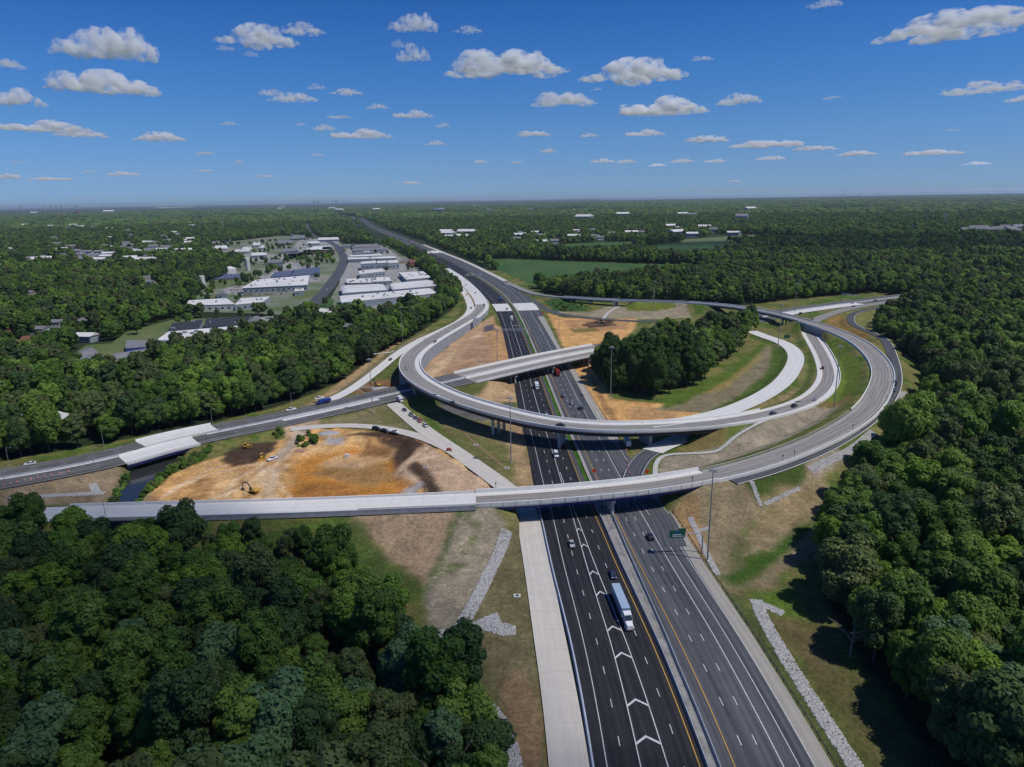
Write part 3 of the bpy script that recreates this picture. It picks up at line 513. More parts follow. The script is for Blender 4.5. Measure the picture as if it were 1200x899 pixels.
# ------------------------------------------------------------------ painted lines
def line(path, o, s0, s1, m=WHITE, w=.16, dz=.085): mb = MB(); strip(mb, path, (o if np.isscalar(o) else o), (o+w if np.isscalar(o) else (o[0], [k+w for k in o[1]])), dz, s0, s1); return mb
def put_line(path, o, s0, s1, m=WHITE, w=.2, dz=.085, name='lane_line'): line(path, o, s0, s1, m, w, dz).build(name, m, kind='structure')
def dashes(path, o, s0, s1, on=3.0, per=12.19, w=.18, dz=.085, m=WHITE, ph=0):
    mb = MB(); s = s0+ph
    while s+on < s1:
        f = (lambda q: o if np.isscalar(o) else float(np.interp(q, o[0], o[1])))
        a, b, c, d = path.at(s, f(s), dz), path.at(s, f(s)+w, dz), path.at(s+on, f(s+on)+w, dz), path.at(s+on, f(s+on), dz)
        mb.add([a, b, c, d], [(0, 1, 2, 3)]); s += per
    mb.build('lane_dashes', m, kind='structure')
hs = [0, hy(120), hy(240), hy(300), hy(560), hy(800), hy(1150), hy(2200), hy(6000)]
eL = (hs, [-22.7, -22.7, -19.4, -19, -17, -17.2, -20, -15, -12]); gA = (hs, [-16.3, -15.5, -11.8, -11, -10.2, -10.2, -10.2, -10.2, -8]); gB = (hs, [-9.6, -9.7, -10.3, -10.7, -9.9, -10, -10, -10, -8]); yL = (hs, [-2.9, -2.9, -3.1, -3.4, -3.4, -3.2, -2.6, -2.3, -2.3])
put_line(HW, eL, 0, hy(3000)); put_line(HW, gA, 0, hy(700), w=.24); put_line(HW, gB, 0, hy(285), w=.24); put_line(HW, yL, 0, hy(3000), m=YELL, w=.24)
mid = lambda a, b: (hs, [(p+q)/2 for p, q in zip(a[1], b[1])])
dashes(HW, mid(eL, gA), 0, hy(2200), w=.2, ph=3); dashes(HW, mid(gB, yL), 0, hy(2200), w=.2, ph=6); dashes(HW, gB, hy(700), hy(2200), w=.2)
put_line(HW, 4.6, 0, hy(3000), m=YELL, w=.24); put_line(HW, 14.9, 0, hy(3000), w=.24); dashes(HW, 8.0, 0, hy(2200), w=.22, ph=2); dashes(HW, 11.45, 0, hy(2200), w=.22, ph=2)
put_line(HW, (hs, [18.3, 18.3, 18.3, 20.4, 19, 19, 22, 17, 13]), 0, hy(270)); put_line(HW, (hs, [21.6, 21.6, 21.8, 22, 21, 22, 24, 17, 13]), 0, hy(3000))
mb = MB()
for (u, v) in [(675, 620), (683, 644), (691, 669), (701, 699), (713, 733), (727, 771.5), (743, 818), (762, 873)]:
    x, y = W(u, v); s = HW.near(x, y); a, b2 = float(np.interp(s, *gA)), float(np.interp(s, *gB)); m_ = (a+b2)/2
    for (p, q) in ((a, m_), (b2, m_)):
        pa, pb = HW.at(s-1.9, p, .086), HW.at(s+.3, q, .086); e = Vector((0, 0, 0)); t = HW.at(s+.75, q, .086)-HW.at(s, q, .086)
        fcs = [(0, 1, 2, 3)] if q > p else [(3, 2, 1, 0)]
        mb.add([pa, pb, pb+t, pa+t], fcs)
mb.build('gore_chevrons', WHITE, kind='structure')
put_line(RR, -4.0, 34, RR.L-25, dz=.1); put_line(RR, 3.6, 34, RR.L-25, dz=.1); put_line(RQ, 3.2, 15, RQ.L)
# tyre-worn arrows and small markings beside the crossing
for (u, v) in ((664, 570),):
    x, y = W(u, v); MB().box((x, y, .09), (2.4, 3.2, .01)).build('pavement_marking', WHITE, kind='structure')
# highway barriers
barrier(HW, -1.25, 0, hy(262), 'grey concrete barrier on the dark carriageway side of the highway median'); barrier(HW, ([0, hy(150), hy(200), hy(262)], [1.35, 1.35, 2.7, 3.9]), 0, hy(262), 'grey concrete barrier on the worn carriageway side of the highway median')
barrier(HW, 0, hy(1150), hy(2600), 'long grey median barrier of the highway far up towards the horizon')
mb = MB(); sweep(mb, HW, [(a*1.4, b*1.05) for a, b in JERSEY], 0, hy(262), (Lo[0], [o-.2 for o in Lo[1]])); mb.build('concrete_barrier', mat('pale_barrier', (.42, .47, .55), (.34, .38, .44), .3), label='pale blue-grey barrier between the concrete ramp and the dark carriageway', cat='barrier')
def guardrail(path, o, s0, s1, label, per=3.8, m=None):
    m = m or GALV; e = empty('guardrail', path.at(s0, o if np.isscalar(o) else float(np.interp(s0, *o)), 0), label, 'guardrail'); loc = e.location.copy()
    mb = MB(); sweep(mb, path, [(-.05, .45), (-.05, .8), (.05, .8), (.05, .45)], s0, s1, o); mb.v = [(x-loc.x, y-loc.y, z-loc.z) for x, y, z in mb.v]; mb.build('rail', m, e)
    pm = MB(); s = s0
    while s < s1:
        p = path.at(s, o if np.isscalar(o) else float(np.interp(s, *o)))-loc; pm.box((p.x, p.y, p.z-.3), (.14, .14, 1.05), base=True); s += per
    pm.build('post', m, e, kind='stuff'); return e
DGALV = mat('dark_guardrail', (.06, .07, .11), (.05, .055, .07), .5, rough=.5)
guardrail(HW, (Ro[0], [o+.5 for o in Ro[1]]), 0, hy(250), 'dark guardrail along the right edge of the highway near the rock-lined ditch', m=DGALV)
guardrail(HW, (Ro[0], [o+.5 for o in Ro[1]]), hy(320), hy(430), 'guardrail beside the highway right shoulder below the copse', m=GALV)

# ================================================================== BRIDGES AND RAMPS
def poly_support(e, path, s, w, top, cols=3, deck=1.6, capw=1.5, colr=.75, m=PIERC, wall=False, z0=None):
    loc = e.location; c = path.at(s, 0)-loc; a = path.ang(s)-math.pi/2
    zt = path.at(s, 0).z-deck-loc.z; ct, st = math.cos(a), math.sin(a)
    mb = MB(); mb.box((c.x, c.y, zt-1.3), (w, capw, 1.3), a, base=True); cap = mb.build('pier_cap', m, e)
    for k in range(cols):
        o = (k-(cols-1)/2)*(w*.72/(max(1, cols-1))) if cols > 1 else 0
        q = path.at(s, o); gz = (ground_z(q.x, q.y) if z0 is None else z0)-.4-loc.z
        x, y = q.x-loc.x, q.y-loc.y
        MB().tube((x, y, gz), (x, y, zt-1.28), colr, colr, 12).build('pier_column', m, e)
def abutment(e, path, s, w, deck=1.8, m=PIERC, depth=1.6):
    loc = e.location; c = path.at(s, 0); a = path.ang(s)-math.pi/2; gz = min(ground_z(*(path.at(s, o).xy)) for o in (-w/2, 0, w/2))-3.0
    MB().box((c.x-loc.x, c.y-loc.y, gz-loc.z), (w, depth, c.z-deck*.55-gz), a, base=True).build('abutment', m, e)
def bridge(label, path, s0, s1, oL, oR, bands, girder_m=STEELD, deck=.55, gdepth=1.5, ng=5, piers=(), cols=3, para=1.1, paraw=.62, param=None, lines=(), cat='bridge', ribs=0, z0=None, railm=None):
    org = path.at((s0+s1)/2, 0); e = empty('overpass_bridge', org, label, cat)
    def loc(mb): mb.v = [(x-org.x, y-org.y, z-org.z) for x, y, z in mb.v]; return mb
    c = (oL+oR)/2
    loc(sweep(MB(), path, [(oL, -.02), (oR, -.02), (oR, -deck), (oL, -deck)], s0, s1)).build('deck_slab', PARA, e)
    for (o0, o1, m, dz) in bands: loc(strip(MB(), path, o0, o1, dz, s0, s1)).build('road_surface', m, e)
    for k in range(ng):
        o = oL+.75+(oR-oL-1.5)*k/(ng-1); loc(sweep(MB(), path, [(o-.22, -deck), (o+.22, -deck), (o+.22, -deck-gdepth), (o-.22, -deck-gdepth)], s0, s1)).build('girder', girder_m, e)
    for o, sg in ((oL, 1), (oR, -1)):
        p = loc(sweep(MB(), path, [(o, -deck*.9), (o, para), (o+sg*paraw*.7, para), (o+sg*paraw, 0), (o+sg*paraw, -.01)][:: (1 if sg < 0 else -1)], s0, s1)).build('parapet', param or PARA, e)
        if ribs:
            rb = MB(); s = s0+1
            while s < s1:
                a = path.at(s, o-sg*.03); rb.box((a.x-org.x, a.y-org.y, a.z-org.z-deck*.7), (.16, .16, para+deck*.7+.06), path.ang(s), base=True); s += ribs
            rb.build('parapet_pilasters', PARA if ribs > 5 else MATS['pier_concrete'], e, kind='stuff')
    for s in piers: poly_support(e, path, s, abs(oR-oL)*.82 if cols > 1 else abs(oR-oL)*.5, 0, cols, deck+gdepth, z0=z0).__class__
    for s in (s0, s1): abutment(e, path, s, abs(oR-oL)+.4, deck+gdepth)
    for args in lines: loc(line(path, *args)).build('lane_line', args[3] if len(args) > 3 else WHITE, e)
    return e
def parapet(path, o, s0, s1, label, h=1.05, w=.42, m=None, base=-.6, name='parapet_wall'):
    mb = MB(); sweep(mb, path, [(o-w/2, base), (o-w/2, h), (o+w/2, h), (o+w/2, base)], s0, s1)
    return mb.build(name, m or PARA, label=label, cat='parapet')
ASH = mat('outer_ledge', (.13, .135, .15), (.09, .095, .105), .5)
# --- A: the big outer ramp
AL, AR = -6.9, 6.3          # left of travel (east-bound) is the far side
a_white = lambda s: None
bandsA = [(-6.3, -3.4, CONCB, .04), (-3.4, 5.1, DECKASPH, .04), (5.1, 5.9, CONCB, .04)]
bandsA_l = [(-6.6, 3.0, CONCB, .05), (3.0, 5.9, DECKASPH, .05)]
bandsA_r = [(-6.3, -5.3, DECKASPH, .04), (-5.3, 5.2, DECKASPH, .044), (5.2, 5.9, CONCB, .044)]
sl = A.near(-60, 237)
bandsA_ll = [(-6.6, 6.0, CONCB, .05)]
surf('ramp_road', A, bandsA_ll, 0, aB0); surf('ramp_road', A, bandsA_ll, aB1, sl); surf('ramp_road', A, bandsA_l, sl, aC0)
surf('ramp_road', A, bandsA_r, aC1, aD0); surf('ramp_road', A, [(-5.2, 5.2, DECKASPH, .05)], aD1, aE1+1); surf('ramp_road', A, [(-5.2, 5.2, DECKASPH, .06)], aF1, A.L-20)
surf('road_verge', A, [(6.2, 8.6, ASH, -.05)], aB1, aC0)
parapet(A, -6.8, aB1, aC0, 'white parapet on the basin side of the left approach ramp', h=.9); parapet(A, 6.1, aB1, aC0, 'pale parapet on the near side of the left approach ramp above the tan field', h=.95, m=BARR)
parapet(A, 6.1, aC1, aD0, 'pale outer barrier of the big right-hand ramp curve', h=.95); parapet(A, -6.6, A.near(184, 338), aD0, 'thin inner parapet of the big right-hand ramp curve above the grass loop', h=.95, w=.4)
guardrail(A, -6.6, aC1, A.near(182, 336), 'low guardrail inside the right-hand ramp curve above the straw slope', m=mat('pale_rail', (.5, .5, .48), (.4, .4, .4), .5))
put_line(A, 3.9, aC1, aD0, dz=.075); put_line(A, -4.7, aC1, aD0, dz=.075, m=WHITE)
lnA = [(4.3, aC0, aC1, WHITE, .16, .075), (-3.2, aC0, aC1, MATS['yellow_road_paint'], .16, .075)]
bridge('near curved overpass with blue girder crossing the whole highway', A, aC0, aC1, AL, AR, bandsA, STEELB, .5, 1.35, 6, piers=(A.near(36.3, 245),), cols=3, ribs=4.6, para=1.5, lines=lnA)
bridge('small white bridge of the left ramp over the creek mouth', A, aB0, aB1, AL, AR, [(-6.4, 5.9, CONCB, .04)], STEELB, .5, 1.2, 5)
bridge('ramp bridge at the top of the right-hand curve over the inner ramp', A, aD0, aD1, -6.2, 6.2, [(-5.8, 5.8, DECKASPH, .04)], STEELD, .5, 1.6, 5, piers=(A.near(258, 628), A.near(236, 684)), cols=3)
bridge('thin far flyover piece between copse and embankment', A, aD1, aE0, -5.8, 5.8, [(-5.4, 5.4, DECKASPH, .04)], STEELD, .5, 1.2, 5)
bridge('thin far flyover leaving the highway towards the woods', A, aE1, aF1, -5.8, 5.8, [(-5.4, 5.4, DECKASPH, .04)], STEELD, .5, 1.3, 5, piers=(A.near(90, 783), A.near(74, 797)), cols=2)
surf('ramp_road', A, [(-5.2, 5.2, DECKASPH, .05)], aE0, aE1)
parapet(A, -5.6, aF1, A.L-60, 'pale parapet where the far flyover meets the highway', h=.9); parapet(A, -5.6, aE0, aE1, 'far side parapet of the embanked flyover behind the dirt patch', h=.9); parapet(A, 5.6, aE0, aE1, 'near side parapet of the embanked flyover behind the dirt patch', h=.9)
# retaining walls of A on the curve (inner side, below the parapet)
def ret_wall(path, o, s0, s1, label, m=WALLC, top=-.55, zb=-1.0, th=.5):
    org = path.at((s0+s1)/2, o); e = empty('retaining_wall', org, label, 'wall')
    mb = sweep(MB(), path, [(o-th/2, None), (o-th/2, top), (o+th/2, top), (o+th/2, None)], s0, s1, absz=zb); mb.v = [(x-org.x, y-org.y, z-org.z) for x, y, z in mb.v]; mb.build('wall_face', m, e)
    cp = sweep(MB(), path, [(o-th*.8, top), (o-th*.8, top+.35), (o+th*.8, top+.35), (o+th*.8, top)], s0, s1); cp.v = [(x-org.x, y-org.y, z-org.z) for x, y, z in cp.v]; cp.build('coping', PARA, e)
    return e
ret_wall(A, -7.0, A.near(238, 424), aD0, 'grey curved retaining wall under the right-hand ramp above green grass')
ret_wall(A, 7.2, A.near(262, 480), aD0, 'outer retaining wall of the right-hand ramp beside the frontage road', zb=.5)
# --- B: the long loop flyover
BL, BR = -7.3, 7.3
bandsB = [(-6.9, -4.1, DECKASPH, .04), (-4.1, 3.4, DECKASPH, .045), (3.4, 6.9, CONCB, .04)]
bandsB_loop = bandsB
parB = lambda s: s
bp_ = [B.near(*W(575, 481, 11.5)[:2])-2, B.near(*W(487, 446, 11.4)[:2]), B.near(*W(655, 499, 11)[:2])]
lnB = [(2.7, bB0, bB1, WHITE, .16, .08), (-4.3, bB0, bB1, WHITE, .16, .08)]
bridge('long curved loop flyover sweeping over the highway and the cross road', B, bB0, bB1, BL, BR, bandsB, STEELD, .6, 1.9, 5, piers=bp_, cols=3, lines=lnB)
surf('ramp_road', B, bandsB, bB1, bW1)
w0, w1 = bB1, bW1
ret_wall(B, 7.1, w0, w1, 'blue-grey retaining wall inside the loop above bare tan soil', top=-.2); ret_wall(B, -7.1, w0, bW1-10, 'outer retaining wall of the loop flyover facing the lower white ramp', top=-.2)
parapet(B, 7.0, bB1, bW1+35, 'white inner parapet of the left loop ramp', h=1.0); parapet(B, -7.0, bB1, bW1, 'white outer parapet of the left loop ramp', h=1.0)
surf('ramp_road', B, [(-8.5, 6.9, CONCB, .05)], bW1, B.L-20)
surf('ramp_road', B, [(-6.9, -3.6, CONCB, .04), (-3.6, 3.6, DECKASPH, .045), (3.6, 6.9, CONCB, .04)], B.near(*W(948, 382, 1.8)), bB0)
surf('ramp_road', B, [(-5.5, 5.5, DECKASPH, .05)], 0, B.near(*W(948, 382, 1.8)))
sB = B.near(*W(950, 390, 2))
parapet(B, -7.0, sB, bB0, 'pale parapet along the outer edge of the inner right-hand ramp', h=.9, w=.4); parapet(B, 7.0, B.near(*W(905, 484, 6)), bB0, 'white parapet beside the merge of the two right-hand ramps', h=.9, w=.5)
dashes(B, 0, sB, bB0, on=3, per=12.2, dz=.08); put_line(B, -3.6, sB, bB0, dz=.08); put_line(B, 3.5, sB, bB0, m=YELL, dz=.08)
for o in (-4.6, -1.0, 2.6): put_line(B, o, bW1, B.L-20, dz=.09)
put_line(D, 2.6, D.L*.5, D.L-15, dz=.09)
# C joins B on the deck: wedge of white concrete
bridge('white concrete wedge bridge joining the loop flyover from the right', C, C.L-40, C.L-1, -5.6, 3.0, [(-5.2, 2.6, CONCB, .03)], STEELD, .5, 1.2, 4)
# --- X: the cross road, two carriageways
SK = 7
def xsurf(s0, s1, a=0, b=0):
    surf('cross_road', X, [(-14.5, -1.4, XROAD, .05)], s0+a, s1+b); surf('cross_road', X, [(1.4, 14.5, XROAD, .05)], s0-a, s1-b); surf('cross_road', X, [(-1.4, 1.4, CONCB, .08)], s0, s1)
xsurf(0, xK0, 0, SK); xsurf(xK1, xC0, SK, 0); xsurf(xC1, X.L)
for k, (s0, s1) in enumerate(((0, xK0), (xK1, xC0), (xC1, X.L))):
    put_line(X, -13.3, s0, s1, dz=.09); put_line(X, 13.1, s0, s1, dz=.09); dashes(X, -9.6, s0, s1, dz=.09); dashes(X, -5.9, s0, s1, dz=.09); dashes(X, 5.9, s0, s1, dz=.09); dashes(X, 9.6, s0, s1, dz=.09)
    barrier(X, 0, s0, s1, ('low median barrier of the cross road left of the creek', 'low median barrier of the cross road between creek and loop', 'median barrier of the far cross road by the right-hand woods')[k], dz=.08)
surf('road_patch', X, [(2.0, 5.2, CONCB, .07)], X.near(*W(335, 491, 1.6)), X.near(*W(440, 467, 1.8)))
surf('road_patch', X, [(1.6, 13.5, CONCB, .065)], X.near(*W(905, 368, 1.2)), X.near(*W(1000, 355, 1.8)))
def two_decks(label1, label2, s0, s1, gm, piers, sk=0):
    bridge(label1, X, s0+sk, s1+sk, -15.2, -1.1, [(-14.8, -12.6, CONC, .04), (-12.6, -4.2, DECKASPH, .04), (-4.2, -1.5, CONC, .04)], gm, .5, 1.3, 5, piers=piers, cols=3, ribs=0 if sk else 6, para=1.1)
    bridge(label2, X, s0-sk, s1-sk, 1.1, 15.2, [(1.5, 4.0, CONC, .04), (4.0, 12.6, DECKASPH, .04), (12.6, 14.8, CONC, .04)], gm, .5, 1.3, 5, piers=piers, cols=3, ribs=0 if sk else 6, para=1.1)
def sp(x, y): return X.near(x, y)
two_decks('far carriageway deck of the straight cross-road bridge over the highway', 'near carriageway deck of the straight cross-road bridge over the highway', xC0, xC1, STEELD, (), 0)
two_decks('far white deck of the skewed creek bridge on the cross road', 'near white deck with blue girder of the skewed creek bridge', xK0, xK1, STEELB, (), SK)
# light concrete surface on the creek decks
surf('road_patch', X, [(-14.4, -1.9, CONCB, .06)], xK0+SK, xK1+SK); surf('road_patch', X, [(1.9, 14.4, CONCB, .06)], xK0-SK, xK1-SK)
for o_, lab in ((-8.1, 'column pier in the highway median under the far cross-road deck'), (8.1, 'column pier in the highway median under the near cross-road deck')):
    for xx_, yy_, w_ in ((-2, 444, 'left verge'), (23, 466, 'median'), (50, 488, 'right verge')):
        s = sp(xx_, yy_); q = X.at(s, o_); e = empty('bridge_pier', (q.x, q.y, -.4), lab.replace('highway median', 'highway '+w_), 'pier'); a = X.ang(s)-math.pi/2
        MB().box((0, 0, q.z-1.85+.4-1.2), (12.4, 1.3, 1.2), a, base=True).build('pier_cap', PIERC, e)
        for k in (-1, 0, 1):
            dx, dy = math.cos(a)*k*4.7, math.sin(a)*k*4.7; MB().tube((dx, dy, 0), (dx, dy, q.z-1.85-.8), .6, .6, 12).build('pier_column', PIERC, e)
# deck expansion ribs drawn as real joint bars on the cross bridge
# ================================================================== ROCK-LINED DITCHES
def rock_mat(name, a, b): return mat(name, a, b, .8, rough=.9, rnd=0)
RK = mat('riprap_stone', (.50, .49, .47), (.20, .20, .21), 1.6, rough=.9)
def rocks(label, poly, size=.7, dens=1.6, name='riprap_rocks', m=RK, lift=.05):
    size *= .62; dens = 2.2
    Q = np.asarray(poly); x0, y0 = Q.min(0); x1, y1 = Q.max(0); area = (x1-x0)*(y1-y0); n_ = int(area*dens/size**2)
    pts = np.stack([rng.uniform(x0, x1, n_), rng.uniform(y0, y1, n_)], 1); pts = pts[poly_in(Q, pts[:, 0], pts[:, 1])]
    base = np.array([(-1, -1, -.5), (1, -1, -.5), (1, 1, -.5), (-1, 1, -.5), (-.6, -.7, .5), (.7, -.6, .6), (.6, .7, .45), (-.7, .6, .55)])*.5
    fc = np.array([(0, 1, 5, 4), (1, 2, 6, 5), (2, 3, 7, 6), (3, 0, 4, 7), (4, 5, 6, 7)])
    n_ = len(pts); V = np.empty((n_, 8, 3)); a = rng.uniform(0, 6.28, n_); sc = rng.uniform(.45, 1.7, n_)*size
    j = base[None]*(1+rng.uniform(-.35, .35, (n_, 8, 3)))*sc[:, None, None]; c, s = np.cos(a)[:, None], np.sin(a)[:, None]
    V[..., 0] = j[..., 0]*c-j[..., 1]*s+pts[:, None, 0]; V[..., 1] = j[..., 0]*s+j[..., 1]*c+pts[:, None, 1]
    gz = np.array([ground_z(x, y) for x, y in pts]); V[..., 2] = j[..., 2]*.5+gz[:, None]+lift+.1
    F = (fc[None]+(np.arange(n_)*8)[:, None, None]).reshape(-1, 4)
    return tagp(link(name, grid_mesh(name, V.reshape(-1, 3), F, m)), kind='stuff')
def ribbon_poly(px, w, z=0):
    q = Path([(*W(u, v, z), z) for u, v in px], 3, 2); return np.concatenate([q.p[:, :2]+q.n*w/2, (q.p[:, :2]-q.n*w/2)[::-1]])
rocks('r', ribbon_poly([(594, 629), (578, 660), (560, 698), (538, 737)], 4.0), .55, 1.5)
rocks('r', P([(512, 738), (538, 733), (556, 727), (582, 717), (587, 728), (604, 733), (604, 742), (590, 744), (563, 736), (515, 747)]), .55, 1.5)
rocks('r', ribbon_poly([(886, 702), (893, 722), (922, 772), (960, 832), (1000, 893), (1030, 940)], 3.5), .6, 1.5)
rocks('r', ribbon_poly([(888, 706), (905, 712), (918, 718)], 3), .55, 1.3)
rocks('r', ribbon_poly([(809, 607), (818, 625), (828, 648), (841, 673)], 2.0), .4, 1.2); rocks('r', ribbon_poly([(818, 621), (832, 618)], 2.0), .4, 1.2)
rocks('r', ribbon_poly([(948, 567), (975, 553), (1000, 540), (1021, 521)], 3.4), .6, 1.3); rocks('r', ribbon_poly([(1040, 490), (1052, 478), (1058, 472)], 3), .6, 1.2)
rocks('r', ribbon_poly([(876, 572), (892, 593)], 1.6, 3), .5, 1.2); rocks('r', ribbon_poly([(896, 591), (915, 583), (937, 574)], 1.6, 3), .5, 1.)
rocks('r', ribbon_poly([(10, 583), (60, 580), (122, 577)], 3.4), .5, 1.4); rocks('r', ribbon_poly([(108, 566), (113, 577)], 3.0), .5, 1.4)
rocks('r', ribbon_poly([(572, 826), (590, 850), (600, 880), (604, 910)], 3.5), .55, 1.4)
WALKC = mat('paved_ditch', (.5, .49, .46), (.4, .39, .36), .5)
for pxl, w, z in (([(768, 558), (768, 540), (778, 530), (810, 529), (840, 528), (868, 516), (905, 500)], 2.2, .9), ([(706, 374), (712, 365), (722, 359), (728, 357)], 3.5, 1.2), ([(432, 414), (448, 412), (462, 411)], 4, 1)):
    q = Path([(*W(u, v, z), 0) for u, v in pxl], 3, 2); mb = MB(); d_, p_, n_ = q.seg()
    for k in range(len(d_)): 
        for sg in (-1, 1):
            x, y = p_[k, :2]+n_[k]*w/2*sg; mb.v.append((x, y, ground_z(*p_[k, :2])+.32))
    mb.f = [(2*k, 2*k+1, 2*k+3, 2*k+2) for k in range(len(d_)-1)]; mb.build('paved_channel', WALKC, kind='structure')

# ================================================================== TREES
def ico(sub):
    bm = bmesh.new(); bmesh.ops.create_icosphere(bm, subdivisions=sub, radius=1); v = np.array([x.co[:] for x in bm.verts]); f = np.array([[a.index for a in q.verts] for q in bm.faces]); bm.free(); return v, f
ICO1, ICO2 = ico(1), ico(2)
def crown_arrays(seed, nb, nleaf, ls, rad=6.2, hgt=10.5, z0=6.0, core=.9, shape='round', sub=ICO1):
    r = np.random.default_rng(seed); B_ = []
    for k in range(nb):
        if k == 0: B_.append((0, 0, z0+hgt*.5, rad*.55, hgt*.36)); continue
        t = (k+.5)/nb; z = t; a = k*2.399+r.uniform(-.5, .5); w = math.sqrt(max(.05, 1-(2*z-.85)**2/1.9)) if shape == 'round' else (1.05-z*.85)
        q = rad*w*r.uniform(.42, .74); br = rad*r.uniform(.26, .44)*(1 if shape == 'round' else .8)
        B_.append((q*math.cos(a), q*math.sin(a), z0+hgt*(.08+.86*z)-br*.3, br, br*r.uniform(.7, .95)))
    B_ = np.array(B_); V = []; F3 = []; nv = 0
    vi, fi = sub
    for b in B_:
        d = vi*(1+r.uniform(-.18, .18, (len(vi), 1))); V.append(d*np.array([b[3], b[3], b[4]])*core+b[:3]); F3.append(fi+nv); nv += len(vi)
    per = np.maximum(4, (nleaf*(B_[:, 3]**2)/np.sum(B_[:, 3]**2)).astype(int)); Q4 = []
    for b, n_ in zip(B_, per):
        d = r.normal(size=(n_*2, 3)); d[:, 2] += .25; d /= np.linalg.norm(d, axis=1)[:, None]
        c = d*np.array([b[3], b[3], b[4]])*r.uniform(.87, 1.13, (len(d), 1))+b[:3]
        ins = np.zeros(len(c), bool)
        for o in B_:
            if o is b: continue
            ins |= (((c-o[:3])/np.array([o[3], o[3], o[4]]))**2).sum(1) < .72
        c, d = c[~ins][:n_], d[~ins][:n_]; m = len(c)
        if not m: continue
        nrm = d*1.0+np.array([0, 0, .35])+r.normal(size=(m, 3))*.38; nrm /= np.linalg.norm(nrm, axis=1)[:, None]
        a = np.cross(nrm, r.normal(size=(m, 3))); a /= np.linalg.norm(a, axis=1)[:, None]; bb = np.cross(nrm, a); s = ls*r.uniform(.55, 1.25, (m, 1))
        q = np.stack([c-a*s-bb*s*.35, c-a*s*.2+bb*s*.8, c+a*s+bb*s*.3, c+a*s*.15-bb*s*.85], 1); V.append(q.reshape(-1, 3)); Q4.append(np.arange(m*4).reshape(m, 4)+nv); nv += m*4
    return np.concatenate(V), np.concatenate(F3), (np.concatenate(Q4) if Q4 else np.zeros((0, 4), int))
def mesh_tq(name, V, T, Q, mats, trunk=None):
    me = bpy.data.meshes.new(name); faces = [tuple(t) for t in T.tolist()]+[tuple(q) for q in Q.tolist()]; n_ = len(faces); V = V.tolist()
    if trunk: faces += [tuple(i+len(V) for i in f) for f in trunk.f]; V = V+trunk.v
    me.from_pydata(V, [], faces)
    for m in mats: me.materials.append(m)
    if trunk: me.polygons.foreach_set('material_index', [0]*n_+[1]*len(trunk.f))
    return me
def leaf_mat(name, c1, c2, rnd=.35):
    m = bpy.data.materials.new(name); m.use_nodes = True; n = m.node_tree; b = n.nodes['Principled BSDF']; b.inputs['Roughness'].default_value = .6; b.inputs['Specular IOR Level'].default_value = .22
    oi = n.nodes.new('ShaderNodeObjectInfo'); r = n.nodes.new('ShaderNodeValToRGB'); r.color_ramp.elements[0].color = tuple(c1)+(1,); r.color_ramp.elements[1].color = tuple(c2)+(1,)
    mid_ = r.color_ramp.elements.new(.55); mid_.color = tuple((a*.62+b_*.38) for a, b_ in zip(c1, c2))+(1,)
    n.links.new(oi.outputs['Random'], r.inputs[0])
    g = n.nodes.new('ShaderNodeNewGeometry'); t = n.nodes.new('ShaderNodeTexNoise'); t.inputs['Scale'].default_value = .45; t.inputs['Detail'].default_value = 3; n.links.new(g.outputs['Position'], t.inputs[0])
    t2 = n.nodes.new('ShaderNodeTexNoise'); t2.inputs['Scale'].default_value = .009; t2.inputs['Detail'].default_value = 3; n.links.new(g.outputs['Position'], t2.inputs[0])
    ad = n.nodes.new('ShaderNodeMath'); ad.operation = 'ADD'; n.links.new(t.outputs[0], ad.inputs[0]); n.links.new(t2.outputs[0], ad.inputs[1])
    mr = n.nodes.new('ShaderNodeMapRange'); mr.inputs['From Min'].default_value = .7; mr.inputs['From Max'].default_value = 1.3; mr.inputs['To Min'].default_value = 1-rnd; mr.inputs['To Max'].default_value = 1+rnd*1.2; n.links.new(ad.outputs[0], mr.inputs[0])
    vm = n.nodes.new('ShaderNodeVectorMath'); vm.operation = 'SCALE'; n.links.new(r.outputs[0], vm.inputs[0]); n.links.new(mr.outputs[0], vm.inputs['Scale']); n.links.new(vm.outputs[0], b.inputs['Base Color'])
    tr = n.nodes.new('ShaderNodeBsdfTranslucent'); n.links.new(vm.outputs[0], tr.inputs[0]); ms = n.nodes.new('ShaderNodeMixShader'); ms.inputs[0].default_value = .38
    n.links.new(b.outputs[0], ms.inputs[1]); n.links.new(tr.outputs[0], ms.inputs[2]); n.links.new(ms.outputs[0], n.nodes['Material Output'].inputs[0]); MATS[name] = m; return m
LEAF = leaf_mat('broadleaf_foliage', (.060, .125, .020), (.165, .255, .042))
LEAFD = leaf_mat('dark_foliage', (.045, .088, .028), (.085, .140, .042)); LEAFP = leaf_mat('pale_foliage', (.11, .20, .085), (.13, .23, .09), .2); LEAFL = leaf_mat('lime_foliage', (.15, .26, .03), (.20, .32, .04), .25)
LEAFC = leaf_mat('deep_green_foliage', (.038, .085, .018), (.085, .15, .03)); LEAFF = leaf_mat('fresh_foliage', (.10, .20, .028), (.19, .30, .045)); LEAFO = leaf_mat('olive_foliage', (.085, .115, .04), (.15, .19, .06))
BARK = mat('bark', (.10, .08, .065), (.06, .05, .04), 1.5)
